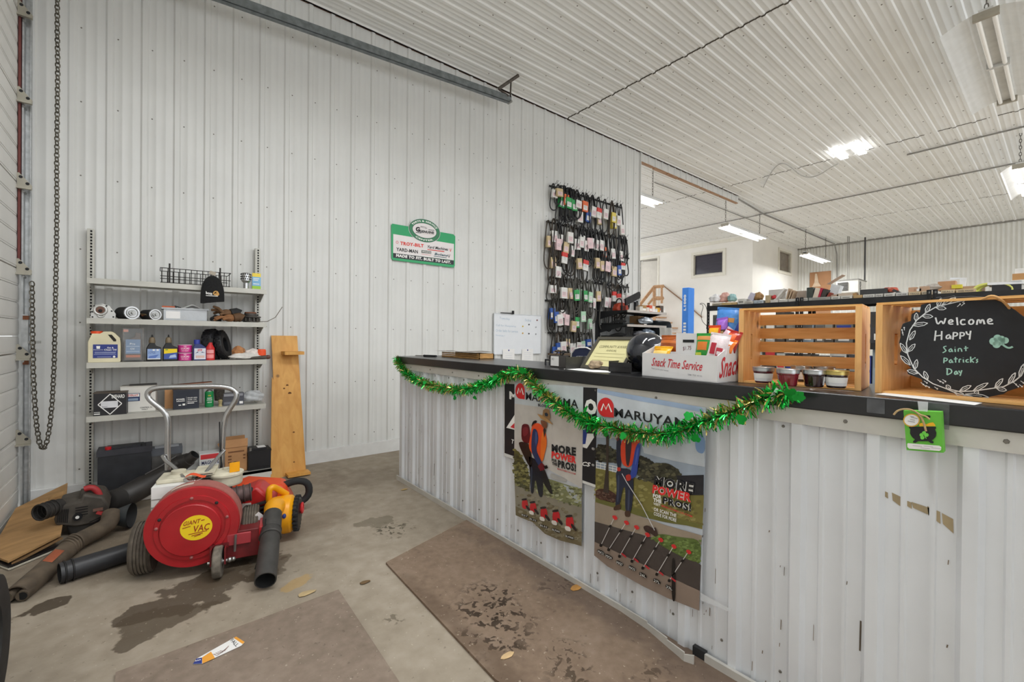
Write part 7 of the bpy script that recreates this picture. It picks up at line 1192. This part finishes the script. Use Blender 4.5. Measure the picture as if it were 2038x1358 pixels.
# ------------------------------------------------------------------ parts shelving behind the counter
UX, UD = 6.6, .46; UZ = (1.88, 1.34, .80, .2)
bays = [(3.46, 2.21), (2.20, .93), (.92, -.32)]
BCOL = ['c9c6be', 'd6d2c6', 'b99a6e', 'cbb58c', 'a9a7a2', 'd9d4cc', 'c2bfb8', '9a8f80']
rnd = random.Random(21); names = ['left', 'middle', 'right']
for bi, (ya, yb) in enumerate(bays):
    t = thing('parts_shelving', '%s bay of black boltless shelving full of parts boxes behind the counter' % names[bi], 'shelf', (UX + UD / 2, (ya + yb) / 2, 0), 0, 'black shelving bays')
    for y in (ya - .02, yb + .02):
        for x in (UX, UX + UD):
            g = MB(); g.bb(x - .004, x + .004, y - .02, y + .02, 0, 1.93 if x == UX else 1.88, MATT); g.bb(x - .02, x + .02, y - .003, y + .003, 0, 1.93 if x == UX else 1.88, MATT)
            for k in range(38): g.bb(x - .0055, x - .0045, y - .007, y + .007, .04 + .05 * k, .062 + .05 * k, mat('c9c9c6', .6)) if x == UX or y == ya - .02 else None
            g.build('post', t)
    for z in UZ: g = MB(); g.bb(UX, UX + UD, yb, ya, z - .012, z, mat('8a7a62', .7)); o = g.build('shelf_board', t); g = MB(); [g.bb(x - .01, x + .01, yb, ya, z - .075, z + .002, MATT) for x in (UX, UX + UD)]; g.build('beam', o)
def bin_(px0, px1, py_top, col, lab, hh=None, txt=None, fill=None, kind='parts_bin'):
    """open parts bin on the top board; px range of its front"""
    a, b = on(px0, 600, 0, UX + .03), on(px1, 600, 0, UX + .03); z0 = UZ[0] + .001; w = a.y - b.y; h = hh or max(.04, on((px0 + px1) / 2, py_top, 0, UX + .03).z - z0)
    pr = [(.1, .9, .25, .7, mat('5a5a5a', .7), txt)] if txt else ([(.15, .8, .3, .6, mat('8a8880', .7))] if rnd.random() < .5 else [])
    carton(kind, lab, (UX + .03 + .15, (a.y + b.y) / 2, z0), (w * .97, .30, h), R_(-90), mat(col, .75, var=.1), pr, cat='box', group='boxes on the top of the shelving')
    if fill:
        for (cc, n_, hh2) in fill:
            pass
B_ = [(1417, 1437, 606, 'b9ae98', 'grey brown carton at the left end of the top shelf under the white bags', None), (1437, 1457, 603, 'cbb07e', 'tan open bin under the red print bag on the top shelf', None), (1457, 1466, 602, 'c9ab7c', 'narrow tan bin right of the wider tan one', None), (1468, 1482, 595, 'd2d0c8', 'pale bin with a torn front, right of the tan bins', None), (1483, 1499, 601, 'c6c3ba', 'white parts bin left of the blue printed one', None), (1500, 1519, 598, 'b9c4cc', 'pale blue bin holding the brown roll', '1 HYD'), (1523, 1532, 588, 'b9a684', 'tall tan narrow carton standing in the middle of the row', None), (1533, 1549, 597, 'd2cfc9', 'white bin with a red rag on it', None), (1550, 1568, 597, 'c9c7c0', 'white bin full of leaning envelopes', None), (1569, 1588, 595, 'ccc9c1', 'white bin with brown folders left of the steel joint', None), (1596, 1607, 597, 'cfccc4', 'white bin with writing, right of the steel joint', '7502'), (1609, 1653, 597, '9a9a94', 'grey long bin holding the binders', None), (1654, 1672, 594, 'd2d0ca', 'plain white bin right of the binders', None), (1673, 1696, 593, 'cdcbc4', 'second plain white bin before the tan open one', None), (1698, 1716, 596, 'b99a6c', 'tan open bin with a raised flap', None), (1717, 1741, 589, 'd0cec8', 'white bin with two lines of handwriting', '79 STARTER'), (1742, 1757, 588, 'cac8c2', 'white bin between the two dark gaps', '7041'), (1759, 1781, 587, 'd0cec9', 'white bin with a red bundle on top', None), (1783, 1807, 585, 'd0cfcb', 'white bin with bold black handwriting', 'WIRE ARMS'), (1808, 1832, 583, 'c9b694', 'tan bin marked with black letters left of the second joint', 'TECO'), (1834, 1853, 583, 'c9bba2', 'tan bin at the second steel joint', 'CO'), (1872, 1900, 579, 'cbb693', 'tan bin with a brown carton standing behind it', 'SEALS'), (1902, 1942, 577, 'c9b18c', 'long tan bin left of the yellow cord', 'WHEEL WASHERS')]
for (a, b, y, c, lab, tx) in B_: bin_(a, b, y, c, lab, txt=tx)
def loose(name, label, cat, px, py, r, col, seed, dx=.12, **k):
    p = on(px, py, 0, UX + dx); p.z = UZ[0] + .065 + .6 * r[2]; g = crumple(p, r, mat(col, k.get('rough', .5), var=.2, bump=.4, scale=20), seed); solo(g, name, label, cat)
loose('plastic_bag', 'white plastic shopping bag heaped at the left end of the top shelf', 'bag', 1425, 587, (.10, .09, .07), 'e6e6e8', 41); loose('plastic_bag', 'white bag with red print on top of the tan bins', 'bag', 1443, 583, (.09, .07, .085), 'd9a79c', 42, .16); loose('plastic_bag', 'teal and white bag right of the red print bag', 'bag', 1457, 592, (.08, .06, .065), '8db4b4', 43, .12)
loose('paper_roll', 'brown crumpled paper roll on the pale blue bin', 'paper', 1510, 590, (.07, .055, .07), '9a7446', 44, .15); loose('red_rag', 'small red rag on a white bin on the top shelf', 'rag', 1541, 594, (.04, .03, .03), 'c0282f', 45, .1); loose('red_bundle', 'brown and red bundle on the bins right of the heater', 'part', 1772, 580, (.07, .07, .035), 'b9553c', 46, .15); loose('tape_roll_bag', 'crumpled grey bag behind the second steel joint', 'bag', 1855, 577, (.06, .09, .04), 'b3aca4', 47, .2)
def slab(name, label, cat, px, py, d, col, ry=0, rz=0, dx=.14):
    p = on(px, py, 0, UX + dx); g = MB(); g.box(p, d, mat(col, .6, var=.12), RZ(rz) @ RX(ry)); solo(g, name, label, cat)
slab('white_envelope', 'white and blue printed box leaning left of the brown paper roll', 'box', 1499, 591, (.10, .08, .10), 'c9c6d8', .5); slab('white_carton', 'white carton with a dark window behind the envelopes', 'box', 1550, 586, (.12, .22, .13), 'd9d7d4', 0, 0, .3); slab('envelope', 'long white envelope leaning across the bins', 'paper', 1553, 588, (.10, .02, .22), 'e2e0dc', .7); slab('folder', 'brown folder standing in the white bin, left one', 'folder', 1571, 586, (.12, .014, .15), 'b59c80', .2); slab('folder', 'brown folder standing in the white bin, middle one', 'folder', 1576, 587, (.12, .014, .13), 'bda488', .3); slab('folder', 'brown folder standing in the white bin, right one', 'folder', 1581, 588, (.12, .014, .12), 'b0957a', .35)
slab('carton', 'greyish carton behind the first steel joint', 'box', 1598, 588, (.14, .11, .11), 'b5a698', 0, 0, .25)
slab('binder', 'dark green binder standing at the left of the grey bin', 'binder', 1617, 588, (.20, .07, .19), '3c443e'); slab('binder', 'cream binder leaning beside the dark green one', 'binder', 1629, 589, (.20, .055, .19), 'd3c6b4', .25); slab('binder', 'crimson binder leaning beside the cream one', 'binder', 1636, 589, (.20, .03, .19), 'a8203c', .25); slab('binder', 'black and white binder leaning beside the crimson one', 'binder', 1644, 590, (.20, .05, .17), '3a3430', .3); slab('binder', 'rust red booklet leaning at the right of the binders', 'binder', 1652, 593, (.20, .025, .13), '8a3a2a', .5)
slab('carton_flap', 'brown carton flap rising above the white bins near the heater', 'cardboard', 1664, 557, (.12, .20, .006), 'b59a86', -.55, 0, .3); slab('white_jug', 'white jug shaped carton with a dark mouth near the heater', 'jug', 1663, 580, (.12, .10, .16), 'd3d6d8', .3, 0, .2); slab('brown_block', 'brown paper wrapped block in the plain white bin', 'box', 1662, 592, (.12, .10, .06), 'b79a84'); slab('brown_block', 'pale brown wrapped block in the second plain bin', 'box', 1684, 590, (.12, .16, .07), 'c3b3a2'); slab('tan_flap', 'tan flap standing in the tan open bin', 'cardboard', 1704, 592, (.10, .05, .10), 'b08a5c', -.3)
slab('open_tray', 'black open tray of dark parts above the handwritten bins', 'tray', 1744, 582, (.26, .26, .06), '38393a', 0, 0, .2); slab('black_clip', 'black and white bracket in the bold lettered bin', 'part', 1786, 581, (.10, .14, .025), '3b3b3d', .6); slab('brown_block', 'brown carton corner in the tan lettered bin', 'box', 1818, 578, (.10, .07, .06), 'c0997c'); slab('white_pad', 'white pad beside the brown carton corner', 'paper', 1828, 578, (.10, .06, .03), 'e0ddd8'); slab('brown_block', 'brown carton corner at the second steel joint', 'box', 1841, 577, (.1, .08, .07), 'b99a80')
slab('carton', 'plain brown carton standing behind the seals bin', 'box', 1886, 570, (.14, .14, .10), 'bf9068', 0, 0, .25); slab('white_carton', 'white box with a dark slot above the brown carton', 'box', 1889, 563, (.10, .18, .06), 'd9d9d6', 0, 0, .34); slab('white_paper', 'white paper standing beside the dark slot box', 'paper', 1906, 562, (.02, .13, .10), 'e3e6ea', .1, 0, .34); slab('yellow_scoop', 'yellow plastic scoop between the brown carton and the long tan bin', 'scoop', 1905, 571, (.07, .08, .04), 'd3c83a', 0, 0, .2); slab('carton', 'flat brown carton lid behind the long tan bin', 'box', 1927, 576, (.1, .25, .06), 'b99a80', 0, 0, .3)
g = MB(); pc = on(1976, 578, 0, UX + .08); YC = mat('dfe27a', .5, var=.08)
for k in range(9): pts = [pc + V((.02 * k * .5 - .03, cos(a) * (.135 - .004 * k) + .012 * sin(3 * k), sin(a) * (.07 - .003 * (k % 4)) * (1 + .05 * sin(k)) + .02 * cos(a) * sin(k))) for a in [2 * pi * j / 24 for j in range(24)]]; g.tube(pts, .008, YC, 6, closed=True)
solo(g, 'rope_coil', 'pale yellow coiled cord on the shelf above the chalkboard sign', 'rope')
slab('open_carton', 'white topped carton with a black interior right of the yellow cord', 'box', 2005, 576, (.26, .20, .13), '25262a', 0, 0, .18); slab('white_lid', 'white lid on the black carton right of the yellow cord', 'lid', 2008, 566, (.28, .28, .025), 'e2e4e6', .03, 0, .18); slab('white_carton', 'white carton at the right frame edge on the top shelf', 'box', 2034, 573, (.24, .14, .14), 'dddbd6', 0, 0, .18); slab('carton', 'small brown carton on the white one at the right frame edge', 'box', 2034, 555, (.2, .12, .09), 'b98a55', 0, 0, .2); slab('white_carton', 'white carton topmost at the right frame edge', 'box', 2036, 543, (.2, .10, .07), 'e3e2de', 0, 0, .22)  # the white slab is the lid of the black carton
# lower boards, seen between the crate slats
n = 0; LOWC = ['b9b7b2', '6a6762', '3a3a3e', 'd6d4ce', 'a98a62', '7c3038', '2e3e8a', '8b98a2', 'c5c2ba', '524a42']
for zi, z in ((1, UZ[1]), (2, UZ[2])):
    y = 3.40; i = 0
    while y > .25:
        w = rnd.uniform(.10, .20); c = rnd.choice(LOWC + ['6a6762', '3a3a3e', '524a42', '524a42', '6a6762'] if y < 2.2 else ['b9b7b2', '6a6762', '3a3a3e', 'a98a62', '524a42']); h = rnd.uniform(.2, .42) if zi == 1 else rnd.uniform(.36, .5)
        if zi == 1: p = ['parts carton', 'parts box', 'filter box'][i % 3]
        else: p = 'storage box'
        nm_ = {'b9b7b2': 'light grey', '6a6762': 'dark grey', '3a3a3e': 'black', 'd6d4ce': 'white', 'a98a62': 'brown', '7c3038': 'maroon', '2e3e8a': 'blue', '8b98a2': 'blue grey', 'c5c2ba': 'beige', '524a42': 'dark brown'}[c]
        carton('parts_carton', '%s carton, %s from the left on the %s board of the black shelving' % (nm_, ORD(i), 'second' if zi == 1 else 'third'), (UX + .20, y - w / 2, z + .001), (w * .94, .30, h), R_(-90) + rnd.uniform(-.05, .05), mat(c, .6, var=.2), [(.1, .9, .5, .9, mat(rnd.choice(['e8e6e0', 'c8353a', '2b3a8a', '5a5a5a', '8a8780', '3a3632']), .6)), (.2, .8, .1, .3, mat('e0deda', .6))], group='cartons on the lower boards of the shelving')
        y -= w + rnd.uniform(0, .02); i += 1
g = MB(); cpts = [on(x, y, 0, UX - .01) for x, y in ((1408, 650), (1397, 640), (1395, 625), (1400, 612), (1398, 606), (1392, 606), (1396, 603), (1404, 606), (1409, 625), (1406, 655))]; g.tube(smooth(cpts), .004, MATT, 6); solo(g, 'loose_cable', 'thin black cable looped at the left end post of the shelving', 'cable')

# ------------------------------------------------------------------ far wall
ply = MB(); a, b = on(1612, 543, 0, FX - .06), on(1654, 541, 0, FX - .06); ply.bb(FX - .07, FX - .055, b.y, a.y, 2.2, a.z, mat('a97c58', .8, var=.12, scale=3)); plo = thing('plywood_sheet', 'brown board panel fixed on the far wall beside the heater', 'panel', (FX - .06, (a.y + b.y) / 2, 2.2)); ply.build('board', plo)
g = MB(); p = on(1628, 560, 0, FX - .09); g.prism([on(x, y, 0, FX - .09) for x, y in ((1622, 545), (1626, 545), (1629, 562), (1634, 570), (1616, 572), (1621, 562))], (.01, 0, 0), mat('cbb49a', .8)); g.build('torn_strip', plo)
ht_ = thing('unit_heater', 'white hanging unit heater with louvres near the far wall', 'heater', (18.2, 4.75, 3.05)); HX = 17.6; a, b = on(1664, 560, 0, HX), on(1708, 556, 0, HX); zt, zb = a.z, on(1690, 582, 0, HX).z; HW = mat('e6e4de', .5, var=.04)
g = MB(); g.bb(HX, HX + .9, b.y, a.y, zb, zt, HW); g.bb(HX - .02, HX + .92, b.y - .02, a.y + .02, zt, zt + .03, mat('8a8882', .5)); g.build('cabinet', ht_)
ym = a.y * .45 + b.y * .55
for k in range(7): g = MB(); z = zb + .08 + (zt - zb - .16) * k / 6; g.box((HX - .01, (a.y - .05 + ym) / 2, z), (.05, a.y - ym - .05, .03), mat('55534e', .5), RY(.5)); g.build('louvre', ht_)
g = MB(); g.text('REZNOR', (HX + .15, b.y - .003, zt - .05), (HX + .15, b.y - .003, zb + .08), (HX + .32, b.y - .003, zt - .05), INK, bold=.04); g.build('lettering', ht_)
g = MB(); [g.cyl((HX + .4, y, zt), (HX + .4, y, ZC), .012, mat('8e8a84', .5), 8) for y in (a.y - .2, b.y + .35)]; g.build('hanger_rod', ht_)
g = MB(); p = on(1722, 470, 0, FX - .5); g.cyl((FX - .5, p.y, zt - .3), (FX - .5, p.y, ZC), .024, mat('3b3a3a', .5), 12); g.tube([(FX - .5, p.y, zt - .2), (HX + .9, b.y + .2, zt - .2)], .035, mat('8a8882', .5), 8); solo(g, 'flue_pipe', 'dark vertical pipe rising from the heater to the ceiling', 'pipe')
# conduits along the ceiling and wall
CDM = mat('8d8b86', .5, metal=.3, var=.15)
def conduit(label, pts, r=.014): g = MB(); g.tube([V(p) for p in pts], r, CDM, 8); solo(g, 'conduit', label, 'conduit')
conduit('grey conduit crossing the ceiling in front of the round junction, full width', [(13.0, 11.4, ZC - .04), (13.0, 5.6, ZC - .04), (13.0, 5.3, ZC - .03), (13.0, -5, ZC - .03)])
conduit('grey conduit crossing the ceiling near the twin lamp', [(10.9, 1.9, ZC - .03), (10.9, -5, ZC - .03)])
conduit('grey conduit running along the ceiling to the far corner and down the far wall', [(11.05, WY + .02, ZC - .05), (13.0, 5.24, ZC - .04), (18.8, 5.2, ZC - .05), (FX - .1, 5.18, ZC - .4), (FX - .06, 5.17, 2.5)], .02)
conduit('thin conduit running along the ceiling above the hanging lamps', [(8.6, 5.75, ZC - .03), (15.8, 5.75, ZC - .03)], .011)

# ------------------------------------------------------------------ lamps
TUBE = mat('ffffff', .3, var=.01, emit=4.); TUBEOFF = mat('eceae4', .3, var=.02, emit=.08); LEDM = mat('ffffff', .3, var=.01, emit=9.); FIX = mat('c9c9c6', .4, var=.08)
CHN = mat('6a655e', .4, metal=.5)
def chain(name_parent, p0, p1):
    g = MB(); p0, p1 = V(p0), V(p1); n = int((p0 - p1).length / .055)
    for i in range(n):
        c = p0.lerp(p1, (i + .5) / n); s = V((1, 0, 0)) if i % 2 else V((0, 1, 0)); g.tube([c + V((0, 0, cos(t) * .036)) + s * sin(t) * .014 for t in [k * pi / 4 for k in range(8)]], .0045, CHN, 4, closed=True)
    g.build('chain', name_parent)
def lamp(label, x0, x1, y, z, lit, wd=.30, w=0, refl=True):
    t = thing('tube_lamp', label, 'lamp', ((x0 + x1) / 2, y, z), 0, 'hanging tube lamps'); g = MB()
    g.bb(x0, x1, y - .05, y + .05, z + .02, z + .07, FIX)
    for s in (-1, 1): g.grid(lambda u, v: (x0 + (x1 - x0) * u, y + s * (.05 + (wd / 2 - .05) * v), z + .05 - .10 * v ** 1.7), 2, 8, mat('dededc', .35, var=.05) if lit else mat('e4e6e6', .25, var=.05, alpha=.75))
    g.build('reflector', t)
    for s in (-.055, .055):
        for a, b in ((x0 + .04, (x0 + x1) / 2 - .02), ((x0 + x1) / 2 + .02, x1 - .04)): g = MB(); g.cyl((a, y + s, z), (b, y + s, z), .019, TUBE if lit else TUBEOFF, 14); g.build('tube', t)
    for a, mm in ((x0 + .02, mat('a09a8c', .5)), (x1 - .02, mat('a09a8c', .5)), ((x0 + x1) / 2, FIX)): g = MB(); g.bb(a - .02, a + .02, y - .09, y + .09, z - .02, z + .05, mm); g.build('tube_socket', t)
    chain(t, (x0 + .06, y, ZC), (x0 + .06, y, z + .08)); chain(t, (x1 - .3, y, ZC), (x1 - .3, y, z + .08))
    if w: area_lamp((x0 + x1) / 2, y, z - .03, x1 - x0, .14, w)
    return t
lamp('lit hanging tube lamp behind the end of the ribbed back wall', 6.15, 8.35, 5.42, 4.25, True, w=45)
lamp('lit hanging tube lamp in the middle of the wall opening', 10.9, 13.2, 5.3, 4.2, True, w=60)
lamp('lit hanging tube lamp farthest away near the far wall', 15.8, 18.0, 5.15, 4.1, True, w=60)
lamp('unlit tube lamp with a clear curved reflector at the top right of the photo', 6.2, 8.65, .52, 4.5, False, .64)
lamp('lit hanging tube lamp at the right frame edge', 11.2, 13.5, .52, 4.3, True, .44, w=55)
tl = thing('twin_led_lamp', 'very bright twin panel lamp fixed to the ceiling with a white cord', 'lamp', (9.9, 2.53, ZC - .06)); g = MB(); g.bb(9.75, 10.05, 2.47, 2.60, ZC - .05, ZC - .02, FIX); g.build('base', tl)
for y in (2.66, 2.38): g = MB(); g.bb(9.66, 10.12, y - .06, y + .06, ZC - .075, ZC - .06, LEDM); o = g.build('light_panel', tl)
area_lamp(9.9, 2.52, ZC - .10, .5, .3, 60)
g = MB(); g.tube(smooth([on(x, y, 2, ZC - .05) for x, y in ((1519, 373), (1526, 358), (1538, 338), (1550, 326), (1562, 325), (1576, 334), (1592, 349), (1612, 354), (1632, 348), (1652, 334), (1668, 326))]), .011, mat('b5b4b0', .5), 6); g.build('cord', tl)
for x, y, w_, s_ in ((.75, 1.3, 62, 'nearest'), (2.6, .55, 45, 'middle'), (3.0, -2.4, 60, 'third'), (7.5, -3.6, 130, 'fourth'), (13.0, -3.6, 130, 'last')): lamp('hanging tube lamp outside the photo, %s along the ceiling from the overhead door' % s_, x - 1.2, x + 1.2, y, 4.4, True, w=w_)  # unseen lamps added to brighten the room
